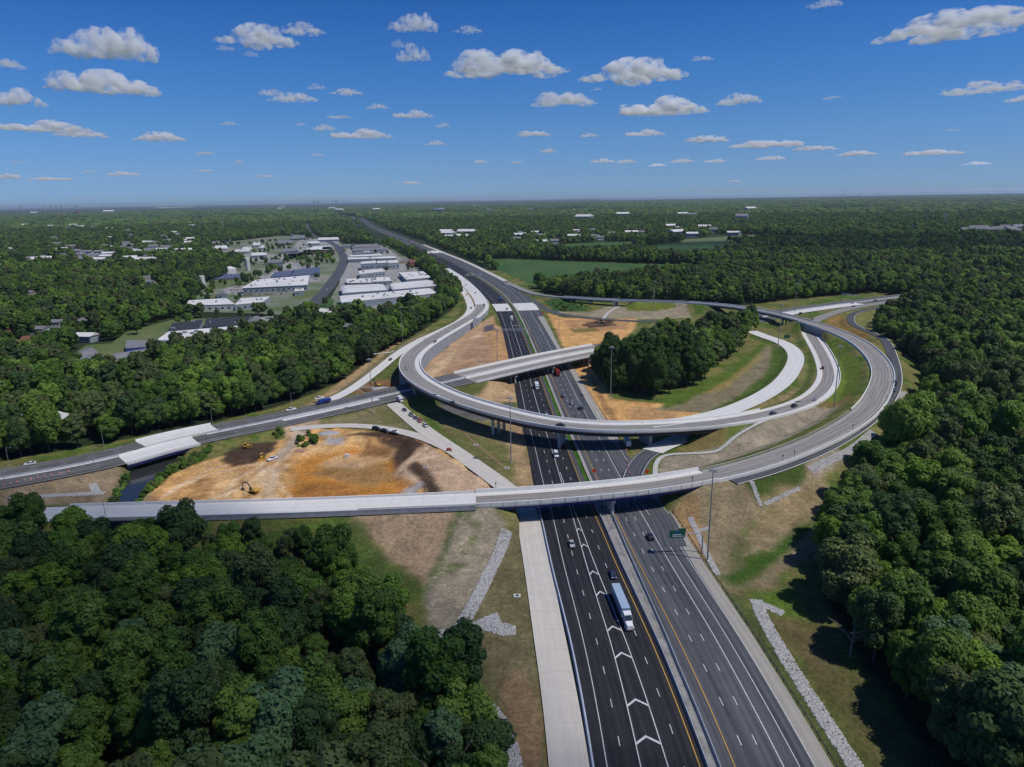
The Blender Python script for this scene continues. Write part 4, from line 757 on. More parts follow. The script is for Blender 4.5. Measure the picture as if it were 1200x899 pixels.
def trunk_mb(seed, h=9, r0=.42, limbs=4):
    r = random.Random(seed); mb = MB(); x = y = 0; lx, ly = r.uniform(-.5, .5), r.uniform(-.5, .5)
    mb.tube((0, 0, -.6), (lx*.5, ly*.5, h*.55), r0, r0*.75, 7); mb.tube((lx*.5, ly*.5, h*.54), (lx, ly, h*1.25), r0*.74, r0*.3, 6)
    for k in range(limbs):
        a = k*6.28/limbs+r.uniform(-.4, .4); z = h*r.uniform(.5, .8); L = r.uniform(2.2, 3.8); mb.tube((lx*.6, ly*.6, z), (lx*.6+math.cos(a)*L, ly*.6+math.sin(a)*L, z+L*.8), r0*.4, r0*.14, 5)
    return mb
NEAR = []; RAD = [5.6, 6.6, 5.9, 4.5, 7.2, 6.2, 5.0]; HG = [10.5, 11, 13, 13.5, 10, 11.5, 9]
for k in range(7):
    V_, T_, Q_ = crown_arrays(100+k, 16+k % 4*4, 5200, [.36, .41, .32, .33, .43, .35, .38][k], rad=RAD[k], hgt=HG[k], z0=5.0); NEAR.append((mesh_tq('crown', V_, T_, Q_, [LEAF]), MB.build(trunk_mb(k), 'trunk_proto', BARK)))
for k in range(len(NEAR)):
    tm = NEAR[k][1].data; o = NEAR[k][1]; bpy.data.objects.remove(o); NEAR[k] = (NEAR[k][0], tm); tm.name = 'trunk'
def proto_col(name, specs):
    c = bpy.data.collections.new(name)
    for k, me in enumerate(specs):
        o = bpy.data.objects.new('%s_%02d' % (name, k), me); c.objects.link(o)
    return c
MID = []; LOW = []; FARC = []
for k in range(6):
    lm = [LEAF, LEAF, LEAFF, LEAFO, LEAFD, LEAF][k]
    V_, T_, Q_ = crown_arrays(200+k, 11+k*2, 1300, .70, rad=[6.9, 5.4, 6.2, 4.9, 6, 5.2][k], hgt=[10.5, 12.5, 10, 13, 11, 9.5][k], z0=4.4); tb = MB().tube((0, 0, -1), (0, 0, 8), .4, .25, 5); MID.append(mesh_tq('mid_tree', V_, T_, Q_, [lm, BARK], tb))
    V_, T_, Q_ = crown_arrays(300+k, 9, 130, 1.7, rad=6, hgt=11, z0=3.5, core=.95); LOW.append(mesh_tq('low_tree', V_, T_, Q_, [lm]))
    V_, T_, Q_ = crown_arrays(400+k, 12, 0, 1, rad=15, hgt=13, z0=-1, core=1.05)
    V_[:, 2] = np.where(V_[:, 2] > 15, 15+(V_[:, 2]-15)*.5, V_[:, 2]); FARC.append(mesh_tq('far_tree_clump', V_, T_, Q_, [lm]))
NEARFULL = []
for k in range(5):
    V_, T_, Q_ = crown_arrays(500+k, 14+k*3, 3200, .46, rad=[6.8, 5.4, 6.2, 4.8, 5.8][k], hgt=[11, 13, 10, 13.5, 11][k], z0=4.6); NEARFULL.append(mesh_tq('near_tree', V_, T_, Q_, [[LEAF, LEAFF, LEAF, LEAFO, LEAFD][k], BARK], trunk_mb(50+k)))
def scatter(name, pts, meshes, label):
    """woods nobody could count: instances on points, one object"""
    pts = np.asarray(pts, np.float32); me = bpy.data.meshes.new(name); me.vertices.add(len(pts)); me.vertices.foreach_set('co', pts[:, :3].ravel())
    a = me.attributes.new('sc', 'FLOAT_VECTOR', 'POINT'); a.data.foreach_set('vector', pts[:, 3:6].ravel())
    a = me.attributes.new('rz', 'FLOAT', 'POINT'); a.data.foreach_set('value', pts[:, 6]); a = me.attributes.new('ix', 'INT', 'POINT'); a.data.foreach_set('value', rng.integers(0, len(meshes), len(pts)).astype(np.int32))
    o = link(name, me); g = bpy.data.node_groups.new(name, 'GeometryNodeTree'); g.interface.new_socket('Geometry', in_out='INPUT', socket_type='NodeSocketGeometry'); g.interface.new_socket('Geometry', in_out='OUTPUT', socket_type='NodeSocketGeometry')
    N = g.nodes; gi = N.new('NodeGroupInput'); go = N.new('NodeGroupOutput'); ip = N.new('GeometryNodeInstanceOnPoints'); ci = N.new('GeometryNodeCollectionInfo'); ci.inputs['Collection'].default_value = proto_col(name+'_kinds', meshes); ci.inputs['Separate Children'].default_value = True; ci.inputs['Reset Children'].default_value = True
    def nat(nm, ty): x = N.new('GeometryNodeInputNamedAttribute'); x.data_type = ty; x.inputs[0].default_value = nm; return x.outputs['Attribute']
    cx = N.new('ShaderNodeCombineXYZ'); g.links.new(nat('rz', 'FLOAT'), cx.inputs[2]); L = g.links.new
    L(gi.outputs[0], ip.inputs['Points']); L(ci.outputs[0], ip.inputs['Instance']); ip.inputs['Pick Instance'].default_value = True; L(nat('ix', 'INT'), ip.inputs['Instance Index']); L(cx.outputs[0], ip.inputs['Rotation']); L(nat('sc', 'FLOAT_VECTOR'), ip.inputs['Scale']); L(ip.outputs[0], go.inputs[0])
    md = o.modifiers.new('scatter', 'NODES'); md.node_group = g; tagp(o, label, None, None, 'stuff'); return o

# ------------------------------------------------------------------ buildings: roof outlines read from the photograph, at roof height
EXC = []      # keep-clear circles / polygons for the woods
def keep(px, z=0): EXC.append(P(px, z))
keep([(392, 379), (440, 377), (520, 364), (513, 338), (505, 325), (478, 302), (455, 288), (400, 284), (398, 300), (405, 313), (372, 350), (345, 374), (385, 374)])
keep([(208, 366), (232, 371), (318, 368), (352, 372), (372, 352), (405, 312), (400, 280), (330, 276), (245, 286), (248, 300), (285, 306), (262, 325), (230, 335), (236, 343)])
keep([(285, 392), (300, 372), (345, 362), (352, 372), (330, 385), (315, 398)]); keep([(60, 437), (112, 447), (125, 420), (190, 424), (272, 410), (300, 392), (296, 368), (200, 374), (150, 388), (130, 402), (100, 404)])
keep([(18, 508), (85, 503), (85, 494), (20, 498)]); keep([(410, 258), (470, 285), (440, 287), (410, 264)])
BROOF = mat('white_roof', (.68, .67, .65), (.55, .54, .52), .05); GROOF = mat('grey_roof', (.22, .22, .23), (.15, .15, .16), .08); KROOF = mat('dark_roof', (.045, .045, .055), (.03, .03, .035), .1); PROOF = mat('violet_grey_roof', (.26, .27, .33), (.20, .21, .27), .3)
BLROOF = mat('blue_panel_roof', (.10, .13, .20), (.07, .09, .15), .2); RROOF = mat('rust_roof', (.22, .10, .06), (.16, .07, .05), .1); WALLW = mat('white_wall', (.62, .61, .58), (.5, .49, .47), .1); WALLG = mat('grey_wall', (.28, .31, .35), (.22, .25, .28), .1); WALLB = mat('brick_wall', (.25, .12, .08), (.18, .09, .06), .3); WALLT = mat('tan_wall', (.42, .34, .24), (.36, .3, .22), .1)
GLASS = mat('window_glass', (.03, .04, .055), rough=.15, spec=.6); BLUEP = mat('blue_paint', (.04, .09, .40), rough=.5); HVAC = mat('rooftop_unit', (.33, .33, .34), (.2, .2, .2), .3)
FOOT = []
def flat_building(label, quad, h, roof, wall, cat='building', win=True, units=0, group=None, name='building', ribs=0):
    q = P(quad, h); FOOT.append((q.mean(0), np.abs(q-q.mean(0)).max(0)+9)); c = q.mean(0); e = empty(name, (c[0], c[1], -.35), label, cat, group); q = q-c; hh = h+.35
    if sum(q[i][0]*q[(i+1) % 4][1]-q[(i+1) % 4][0]*q[i][1] for i in range(4)) < 0: q = q[::-1]
    v = [(x, y, 0) for x, y in q]+[(x, y, hh-.5) for x, y in q]; MB().add(v, [(0, 1, 5, 4), (1, 2, 6, 5), (2, 3, 7, 6), (3, 0, 4, 7)]).build('wall', wall, e)
    k = 1.012; MB().add([(x*k, y*k, hh-.5) for x, y in q]+[(x*k, y*k, hh) for x, y in q], [(3, 2, 1, 0), (4, 5, 6, 7), (0, 1, 5, 4), (1, 2, 6, 5), (2, 3, 7, 6), (3, 0, 4, 7)]).build('roof', roof, e)
    # the lowest (nearest) wall gets doors and windows
    ed = min(range(4), key=lambda i: (q[i][1]+q[(i+1) % 4][1])); a, b_ = q[ed], q[(ed+1) % 4]; L = np.linalg.norm(b_-a); t = (b_-a)/L; nrm = np.array([t[1], -t[0]]); az = math.atan2(t[1], t[0])
    if win:
        wb = MB(); s = 4.0
        while s < L-3: p = a+t*s+nrm*.1; wb.box((p[0], p[1], hh*.45), (2.6, .12, hh*.22), az); s += 7.0
        wb.build('windows', GLASS, e)
        for s in np.arange(8, L-6, 26): p = a+t*s+nrm*.12; MB().box((p[0], p[1], 0), (3.4, .14, min(3.2, hh*.5)), az, base=True).build('loading_door', HVAC, e)
    r = np.random.default_rng(abs(hash(label)) % 9999 if False else len(label)*7)
    for k in range(units):
        u_, v_ = r.uniform(.08, .92), r.uniform(.15, .85); p = (q[0]*(1-u_)+q[1]*u_)*(1-v_)+(q[3]*(1-u_)+q[2]*u_)*v_; MB().box((p[0], p[1], hh+.01), (r.uniform(1.6, 4), r.uniform(1.5, 3), r.uniform(.9, 1.8)), az, base=True).build('rooftop_unit', HVAC, e)
    if ribs:
        for k in range(ribs):
            f = (k+.5)/ribs; p0 = q[0]*(1-f)+q[3]*f; p1 = q[1]*(1-f)+q[2]*f; c_ = (p0+p1)/2; dd = p1-p0; wdt = np.linalg.norm(q[3]-q[0])/ribs
            MB().box((c_[0], c_[1], hh+.01), (np.linalg.norm(dd)*.985, wdt*.45, 1.6), math.atan2(dd[1], dd[0]), .8, base=True).build('roof_monitor', BROOF, e)
    return e
def z4(cx, cy, pts): return [(cx+x/8, cy+y/8) for x, y in pts]     # crop 380,260 at 8x
K = lambda *p: z4(380, 260, p)
flat_building('long white-roofed warehouse nearest the dark trees left of the highway', K((165, 755), (1052, 668), (985, 622), (148, 695)), 8, BROOF, WALLG, units=14)
flat_building('wide warehouse with rows of violet-grey roof ridges, its left half', K((170, 672), (600, 640), (560, 590), (155, 602)), 7, PROOF, WALLG, win=False, ribs=4)
flat_building('wide warehouse with rows of violet-grey roof ridges, its right half', K((640, 638), (1075, 600), (1010, 548), (610, 585)), 7, PROOF, WALLG, win=False, ribs=4)
flat_building('low brown-red shed roof squeezed behind the nearest warehouse', K((215, 684), (385, 676), (375, 656), (205, 662)), 4, RROOF, WALLT, win=False)
flat_building('white flat roof with rooftop boxes between the car park and highway embankment', K((770, 540), (1000, 520), (925, 463), (700, 475)), 7, BROOF, WALLG, units=8)
flat_building('broken-up white roof left of the warehouse car park', K((215, 572), (440, 568), (430, 528), (205, 535)), 6, BROOF, WALLT, units=9)
flat_building('small white roof tucked left of the crowded car park', K((450, 560), (625, 552), (605, 516), (470, 522)), 6, BROOF, WALLG, units=4)
flat_building('two-part building with a bright curved white roof and blue-grey walls', K((330, 488), (570, 462), (540, 438), (325, 458)), 8, BROOF, WALLG, units=2)
flat_building('tall blue-grey block with three bays, left bay', K((345, 392), (485, 386), (480, 362), (340, 375)), 12, BROOF, WALLG)
flat_building('tall blue-grey block with three bays, middle bay', K((495, 386), (590, 382), (580, 362), (488, 368)), 12, BROOF, WALLG)
flat_building('tall blue-grey block with three bays, right bay', K((600, 386), (700, 378), (680, 358), (592, 362)), 12, BROOF, WALLG)
flat_building('long low building with a pale roof strip behind the three-bay block', K((225, 350), (670, 338), (660, 322), (222, 335)), 7, BROOF, WALLG, units=4)
flat_building('very long narrow grey-white roof further back in the estate', K((245, 325), (545, 315), (540, 300), (240, 312)), 6, BROOF, WALLG)
flat_building('grey roof with skylight strips behind the narrow long roof', K((260, 300), (470, 295), (460, 282), (258, 288)), 6, GROOF, WALLG, units=3)
flat_building('wide pale grey shed near the back of the estate', K((280, 270), (600, 262), (560, 235), (270, 245)), 7, GROOF, WALLW, units=5)
flat_building('flat grey roof touching the woods at the back of the estate', K((260, 240), (520, 232), (500, 205), (250, 215)), 6, GROOF, WALLT, units=4)
flat_building('small white dome-like store on the back road', K((365, 282), (430, 280), (420, 268), (370, 270)), 5, BROOF, WALLW, win=False)
flat_building('rust-brown steel frame shed beside the highway embankment', K((800, 385), (870, 380), (860, 345), (800, 350)), 8, RROOF, WALLB, win=False)
flat_building('pale works office next to the rust-brown shed', K((700, 372), (800, 365), (790, 350), (700, 355)), 5, GROOF, WALLT)
flat_building('white-roofed brick school-like building left of the straight road', K((-20, 262), (95, 258), (60, 232), (-15, 236)), 7, BROOF, WALLB)
flat_building('bright white two-level building at the top of the straight road', K((-10, 120), (150, 118), (155, 96), (0, 98)), 10, BROOF, WALLW)
C2 = lambda *p: [(200+x/4, 220+y/4) for x, y in p]
flat_building('long bright white roof half hidden behind a tree row', C2((75, 552), (300, 545), (260, 518), (85, 528)), 7, BROOF, WALLW, units=2)
flat_building('pale roof continuing right of the long bright roof', C2((300, 548), (430, 535), (465, 510), (330, 518)), 7, BROOF, WALLG, units=3)
flat_building('big white plant roof with many boxes in front of blue panels', C2((335, 470), (640, 455), (650, 410), (400, 432)), 8, BROOF, WALLG, units=16)
flat_building('dark blue panel roof, leftmost of the row behind the plant', C2((468, 418), (560, 412), (580, 388), (490, 394)), 6, BLROOF, WALLG, win=False)
flat_building('dark blue panel roof in the middle of the row behind the plant', C2((560, 412), (640, 406), (650, 375), (575, 385)), 6, BLROOF, WALLG, win=False)
flat_building('dark blue panel roof, rightmost of the row behind the plant', C2((645, 406), (700, 402), (702, 372), (655, 375)), 6, BLROOF, WALLG, win=False)
flat_building('low array of blue solar panels on the grass left of the plant', C2((185, 428), (330, 424), (340, 404), (215, 405)), 1.5, BLROOF, HVAC, cat='solar array', win=False, name='solar_array')
flat_building('blue-grey box-shaped process building behind the solar array', C2((455, 352), (525, 350), (520, 335), (455, 338)), 11, GROOF, WALLG)
flat_building('small white roof beside the storage tower', C2((76, 465), (130, 460), (125, 448), (90, 448)), 5, BROOF, WALLG)
flat_building('white gabled works hall at the left end of the estate', C2((205, 286), (268, 284), (262, 270), (208, 272)), 9, BROOF, WALLW)
flat_building('white warehouse roof between two tree lines', C2((378, 318), (452, 315), (445, 303), (380, 305)), 6, BROOF, WALLG)
flat_building('red-walled building with a white roof by the straight road', C2((620, 292), (760, 288), (745, 273), (675, 275)), 7, BROOF, WALLB)
for i_, (lab, q) in enumerate((('grey roof immediately left of the red-walled building', ((500, 262), (575, 260), (570, 245), (505, 246))), ('small pale shed behind the twin tree lines', ((385, 270), (420, 268), (418, 256), (388, 257))),
     ('long pale roof below the far woods edge', ((400, 220), (505, 217), (503, 206), (402, 209))), ('white roof beside the upper end of the straight road', ((555, 240), (630, 236), (628, 210), (590, 212))), ('low grey building at the far end of the works yard', ((335, 290), (380, 288), (378, 276), (340, 278))),
     ('small white-roofed building with trees on both sides in the works yard', ((415, 282), (440, 280), (438, 270), (418, 271))), ('tan low roof at the left corner of the works yard', ((195, 262), (230, 260), (228, 248), (196, 250))), ('grey roof next to the tan low roof of the works yard', ((245, 245), (280, 243), (280, 234), (246, 235))))):
    flat_building(lab, C2(*q), 6, BROOF if i_ % 3 else GROOF, WALLG if i_ % 2 else WALLT, units=2)
C1 = lambda *p: [(x/4, 220+y/4) for x, y in p]
flat_building('large dark flat roof above the blue-trimmed row, left part', C1((785, 672), (925, 668), (950, 618), (810, 635)), 7, KROOF, WALLG, win=False, units=2)
flat_building('large dark flat roof above the blue-trimmed row, right part', C1((960, 655), (1135, 640), (1180, 600), (965, 615)), 7, KROOF, WALLG, win=False, units=2)
flat_building('wide white flat roof dotted with rooftop boxes beside the dark roofs', C1((735, 715), (1110, 705), (1135, 645), (790, 675)), 7.3, BROOF, WALLW, units=16)
flat_building('small grey roof by the yard right of the dark roofs', C1((1165, 660), (1215, 655), (1215, 600), (1190, 602)), 6, GROOF, WALLG)
flat_building('low grey roofed row with blue doors below the dotted white roof', C1((590, 752), (1045, 722), (1045, 706), (595, 715)), 6, GROOF, BLUEP, win=False)
def gable(label, quad, h, rise, roof, wall, nwin, cat='building', group=None, name='building'):
    q = P(quad, h); c = q.mean(0); e = empty(name, (c[0], c[1], -.35), label, cat, group); q = q-c; hh = h+.35
    if sum(q[i][0]*q[(i+1) % 4][1]-q[(i+1) % 4][0]*q[i][1] for i in range(4)) < 0: q = q[::-1]
    if np.linalg.norm(q[1]-q[0]) < np.linalg.norm(q[2]-q[1]): q = np.roll(q, -1, 0)
    MB().add([(x, y, 0) for x, y in q]+[(x, y, hh) for x, y in q], [(0, 1, 5, 4), (1, 2, 6, 5), (2, 3, 7, 6), (3, 0, 4, 7)]).build('wall', wall, e)
    k = 1.04; r0 = (q[0]+q[3])/2*k; r1 = (q[1]+q[2])/2*k; vs = [(x*k, y*k, hh-.1) for x, y in q]+[(r0[0], r0[1], hh+rise), (r1[0], r1[1], hh+rise)]
    MB().add(vs, [(0, 1, 5, 4), (2, 3, 4, 5), (0, 4, 3), (1, 2, 5), (3, 2, 1, 0)]).build('roof', roof, e)
    for i in range(4):
        a, b_ = q[i], q[(i+1) % 4]; L = np.linalg.norm(b_-a); t = (b_-a)/L; nrm = np.array([t[1], -t[0]]); az = math.atan2(t[1], t[0])
        if nrm[1] > .3: continue
        wb = MB(); n_ = max(1, int(L/4.2))
        for k in range(n_):
            p = a+t*(L*(k+.5)/n_)+nrm*.06
            for lv in range(max(1, int(h//2.9))): wb.box((p[0], p[1], 1.7+lv*2.9), (1.5, .1, 1.3), az)
        wb.build('windows', GLASS, e)
    return e
XB = [('low pale roof in the strip above the works yard', ((300, 300), (372, 297), (368, 288), (305, 290)), BROOF), ('grey roof between the works yard and straight road', ((520, 300), (600, 296), (590, 284), (525, 286)), GROOF), ('narrow white roof behind the red-walled building', ((640, 262), (700, 260), (695, 250), (645, 252)), BROOF), ('dark roof at the top of the straight road', ((560, 222), (620, 220), (615, 212), (565, 213)), GROOF), ('long white roof against the far woods edge', ((690, 245), (790, 242), (785, 232), (695, 234)), BROOF), ('tan roof by the curve of the far highway', ((800, 275), (860, 272), (855, 264), (805, 266)), GROOF),
      ('small white roof left of the storage tank', ((190, 395), (222, 393), (220, 386), (192, 387)), BROOF), ('pale shed beside the plant lot', ((580, 485), (625, 482), (622, 470), (583, 472)), BROOF), ('white shed left of the plant lot', ((215, 500), (262, 498), (258, 486), (218, 488)), GROOF), ('bright roof at the left end of the works strip', ((120, 300), (175, 298), (172, 288), (124, 290)), BROOF), ('second bright roof at the left end of the works strip', ((60, 290), (105, 288), (102, 280), (64, 281)), BROOF), ('long pale roof at the upper end of the works strip', ((250, 225), (340, 222), (336, 214), (254, 215)), GROOF)]
for lab, q, m_ in XB: flat_building(lab, C2(*q), 6, m_, WALLG, units=3)
gable('long grey-roofed lodge with white wall and blue doors above the parking', C1((275, 868), (455, 768), (405, 750), (240, 830)), 5.5, 1.8, GROOF, WALLW, 10)
gable('grey-roofed wing right of the lodge parking', C1((440, 822), (760, 762), (745, 742), (440, 795)), 5.5, 1.6, GROOF, WALLW, 10)
keep([(90, 448), (125, 446), (190, 425), (195, 418), (130, 412), (100, 432)])
patch('parking_lot', P([(78, 438), (100, 445), (122, 436), (112, 420), (100, 424)]), OLDASPH, -.15); patch('parking_lot', P([(398, 366), (398, 330), (402, 300), (410, 288), (450, 288), (500, 325), (513, 350), (512, 352)]), mat('yard_paving', (.34, .33, .31), (.22, .215, .20), .03), -.16)
patch('parking_lot', P([(262, 345), (335, 342), (345, 332), (375, 330), (374, 312), (330, 306), (320, 318), (300, 325), (262, 338)]), MATS['yard_paving'], -.16); patch('parking_lot', P([(250, 306), (330, 306), (345, 290), (350, 280), (395, 280), (400, 290), (330, 298), (250, 296)]), MATS['yard_paving'], -.16)
patch('parking_lot', P([(290, 388), (302, 372), (320, 370), (322, 392), (300, 395)]), MATS['yard_paving'], -.16)
patch('parking_lot', P([(18, 508), (60, 508), (85, 500), (85, 495), (20, 500)]), MATS['yard_paving'], -.15)
SRD = Path([(*W(u, v), -.1) for u, v in ((352, 371), (372, 352), (388, 333), (400, 315), (404, 303), (400, 296), (392, 285), (362, 275), (360, 262))], 15)
surf('road', SRD, [(-9, 9, OLDASPH, .0)])
TG = mat('town_ground', (.075, .115, .03), (.24, .235, .19), .012, detail=9); TG2 = mat('town_grass', (.07, .12, .025), (.13, .15, .06), .02)
patch('town_ground', P([(208, 364), (318, 368), (350, 371), (372, 352), (386, 336), (402, 312), (401, 282), (330, 276), (245, 286), (248, 300), (285, 306), (262, 325), (230, 335), (236, 343)]), TG, -.24)
patch('town_ground', P([(392, 376), (440, 374), (520, 362), (513, 338), (505, 325), (478, 302), (455, 288), (404, 286), (404, 300), (408, 313), (388, 348)]), TG, -.24)
patch('town_grass', P([(62, 436), (112, 447), (125, 420), (190, 424), (272, 410), (300, 392), (296, 370), (200, 375), (150, 388), (130, 402), (100, 404)]), TG2, -.24)
# storage tank, tower, silo
def drum(label, u, v, r, h, m, name, cat, dome=True):
    x, y = W(u, v); e = empty(name, (x, y, -.35), label, cat); MB().tube((0, 0, 0), (0, 0, h), r, r, 24).build('tank_wall', m, e)
    if dome: MB().tube((0, 0, h), (0, 0, h+r*.18), r*1.0, r*.55, 24).tube((0, 0, h+r*.18), (0, 0, h+r*.26), r*.55, r*.1, 24).build('tank_roof', m, e)
    return e
drum('wide white storage tank beside the blue solar array', 266, 320.5, 16, 9, WALLW, 'storage_tank', 'tank'); drum('tall slim white silo behind the white tank', 291, 317, 4, 22, WALLW, 'silo', 'silo'); drum('slim white tower beside a small white roof left of the yard', 238, 337, 4, 17, WALLW, 'silo', 'silo')
x, y = W(556, 246); e = empty('water_tower', (x, y, -.35), 'tiny white water tower near the horizon above the highway', 'water tower'); MB().tube((0, 0, 0), (0, 0, 38), 3, 2.2, 10).build('stem', WALLW, e); MB().tube((0, 0, 36), (0, 0, 41), 4, 13, 16).tube((0, 0, 41), (0, 0, 48), 13, 12, 16).tube((0, 0, 48), (0, 0, 52), 12, 2, 16).build('tank', WALLW, e)
# houses and small roofs among the trees: kinds copied, each its own thing
def house_proto(i):
    wl = [WALLW, WALLT, WALLG, WALLB][i]; rf = [GROOF, GROOF, BROOF, RROOF][i]; e = empty('house', (0, 0, 0), 'house', 'house')
    w, d_, h = [(14, 9, 5.5), (17, 9, 4.5), (22, 12, 6), (13, 9, 6)][i]
    MB().box((0, 0, 0), (w, d_, h), base=True).build('wall', wl, e)
    MB().add([(-w*.53, -d_*.56, h), (w*.53, -d_*.56, h), (w*.53, d_*.56, h), (-w*.53, d_*.56, h), (-w*.53, 0, h+2.6), (w*.53, 0, h+2.6)], [(0, 1, 5, 4), (2, 3, 4, 5), (0, 4, 3), (1, 2, 5), (3, 2, 1, 0)]).build('roof', rf, e)
    wb = MB()
    for k in range(4):
        for sg in (-1, 1): wb.box(((k-1.5)*w*.23, sg*(d_/2+.04), h*.55), (1.3, .08, 1.4))
    wb.build('windows', GLASS, e); return e
HP = [house_proto(i) for i in range(4)]; used = [False]*4
KIND = ['grey-roofed white house', 'grey-roofed tan house', 'white flat-looking roofed building', 'rust-roofed brick house']
hl_ = [(11, 341, 0, 'at the left edge among dense trees'), (33, 346, 1, 'left of the twin pale houses'), (46, 353, 0, 'lowest of the twin pale houses at left'), (36, 351, 0, 'between the twin pale houses at left'), (158, 332, 1, 'left of the trio in a forest clearing'), (171, 329, 0, 'of the trio in a forest clearing, topmost'), (177, 334, 0, 'of the trio in a forest clearing, rightmost'),
       (177, 341, 0, 'just below the forest clearing trio'), (122, 340, 1, 'alone in trees left of the clearing'), (154, 348, 1, 'in the small opening below the clearing'), (201, 320, 3, 'with reddish roof left of the dark wood'), (65, 383, 0, 'highest of the cluster above the lodge'), (83, 382, 0, 'with solar-dark roof above the lodge'), (47, 391, 0, 'at the left of the cluster above the lodge'), (58, 396, 0, 'lowest of the cluster above the lodge'),
       (99, 400, 2, 'directly above the lodge roof'), (38, 404, 3, 'largest rust roof at far left'), (26, 409, 3, 'second rust roof at far left'), (4, 398, 3, 'cut by the left picture edge'), (3, 428, 0, 'near the left picture edge above the cross road'), (105, 380, 1, 'half hidden right of the cluster'), (70, 500, 2, 'in the trees above the cross road, by a red vehicle'), (32, 502, 2, 'grey, in the trees above the cross road'), (375, 378, 2, 'white, in the trees below the straight road'), (392, 374, 2, 'white, deeper in trees below the straight road'), (385, 371, 2, 'white, upper one in trees below the straight road'), (408, 387, 1, 'small, alone in trees right of the white roofs')]
def put_house(u, v, k, lab, group=None, sc=1.0, rz=None, z=-.3):
    x, y = W(u, v); o = HP[k] if not used[k] else copy_tree(HP[k]); used[k] = True; o.location = (x, y, z); o.rotation_euler.z = random.uniform(-.6, .6) if rz is None else rz; o.scale = (sc,)*3
    o['label'] = lab; o['category'] = 'house' if k != 2 else 'building'
    if group: o['group'] = group
    elif 'group' in o: del o['group']
    if u < 1200: dp = 12+y*.05; EXC.append(np.array([(x*(1-dp/y)-12*sc, y-dp), (x*(1-dp/y)+12*sc, y-dp), (x+13*sc, y+10*sc), (x-13*sc, y+10*sc)]))
for u, v, k, t in hl_: put_house(u, v, k, KIND[k]+' '+t)
def zone(n_, u0, u1, v0, v1, lab, grp, ks=(0, 1, 2, 0), sc=(1.1, 1.8)):
    for i in range(n_): put_house(random.uniform(u0, u1), random.uniform(v0, v1), random.choice(ks), lab, grp, random.uniform(*sc))
zone(9, 12, 115, 266, 271, 'pale apartment block in the row among trees at upper left', 'pale apartment blocks at upper left', (0, 0, 2), (1.8, 2.6)); zone(14, 84, 118, 294, 310, 'small pale house in the left cluster of the far suburb', 'far suburb houses, left cluster'); zone(26, 118, 185, 286, 310, 'small pale house in the middle cluster of the far suburb', 'far suburb houses, middle cluster'); zone(14, 188, 222, 282, 300, 'small pale house in the right cluster of the far suburb', 'far suburb houses, right cluster')
zone(16, 5, 84, 276, 312, 'lone far house glimpsed between trees at left', 'lone far houses at left'); zone(20, 110, 240, 266, 285, 'tiny house in the distant woods above the suburb', 'tiny houses above the suburb')
zone(6, 512, 550, 274, 281, 'white-roofed building in the clearing right of the far highway', 'far buildings right of the highway', (2,), (1.6, 2.6)); zone(12, 605, 650, 274, 287, 'pale house in the village left of the green field', 'village houses left of the field'); zone(18, 670, 755, 272, 284, 'pale house in the village above the green field', 'village houses above the field'); zone(9, 770, 880, 268, 278, 'pale roofed building in the row along the far meadow', 'buildings along the far meadow', (2, 0), (1.4, 2.4))
zone(8, 560, 900, 246, 262, 'tiny pale building scattered in the far woods', 'tiny buildings in the far woods', (0, 2), (2, 4)); zone(10, 1120, 1195, 268, 276, 'grey roof in the clearing at the far right', 'grey roofs at the far right', (1, 0), (1.8, 3))
zone(6, 250, 520, 243, 250, 'tiny bright building under the horizon left of centre', 'tiny bright buildings left of centre', (2,), (3, 5)); zone(7, 20, 130, 246, 254, 'tiny building below the skyline at far left', 'tiny buildings at far left', (2, 3), (4, 7))
# skyline on the horizon
def tower(u, v, w, h, label, m=None):
    x, y = W(u, v); e = empty('tower_block', (x, y, -.35), label, 'tower'); MB().box((0, 0, 0), (w, w*.7, h), base=True).build('wall', m or WALLG, e); MB().box((0, 0, h), (w*.5, w*.4, h*.06), base=True).build('roof_plant', HVAC, e)
for k, (u, v, w, h) in enumerate([(25, 245.2, 120, 150), (60, 244.6, 90, 195), (66, 244.5, 110, 140), (72, 244.4, 80, 180), (52, 244.7, 120, 110), (90, 244, 130, 120), (120, 243.5, 120, 110), (368, 239.0, 150, 160), (373, 239.0, 120, 190), (394, 238.6, 110, 170)]):
    tower(u, v, w, h, 'tiny tower on the skyline, number %s from the left edge' % ['one', 'four', 'five', 'six', 'three', 'seven', 'eight', 'nine', 'ten', 'eleven'][k] if False else ['lone pale block on the horizon near the left edge', 'tallest slab of the left skyline cluster', 'short slab right of the tallest in the left skyline', 'slim tower at the right of the left skyline cluster', 'low slab at the left of the left skyline cluster', 'wide pale block right of the left skyline cluster', 'pale block on the horizon farther right of the cluster', 'left block of the pair on the horizon above the highway', 'right taller block of the pair on the horizon above the highway', 'single block right of the pair on the horizon'][k])
for k, (u, v, r, h, lab) in enumerate([(990, 229.2, 30, 200, 'tall stack on the horizon at right'), (1009, 229, 25, 150, 'short thick stack right of the tall one'), (1031, 228.6, 25, 170, 'stack at the right of the refinery skyline')]):
    x, y = W(u, v); e = empty('chimney_stack', (x, y, 0), lab, 'chimney'); MB().tube((0, 0, 0), (0, 0, h), r*.5, r*.28, 12).build('shaft', HVAC, e); MB().box((-90, 0, 0), (200, 90, h*.16), base=True).build('plant_building', WALLG, e)

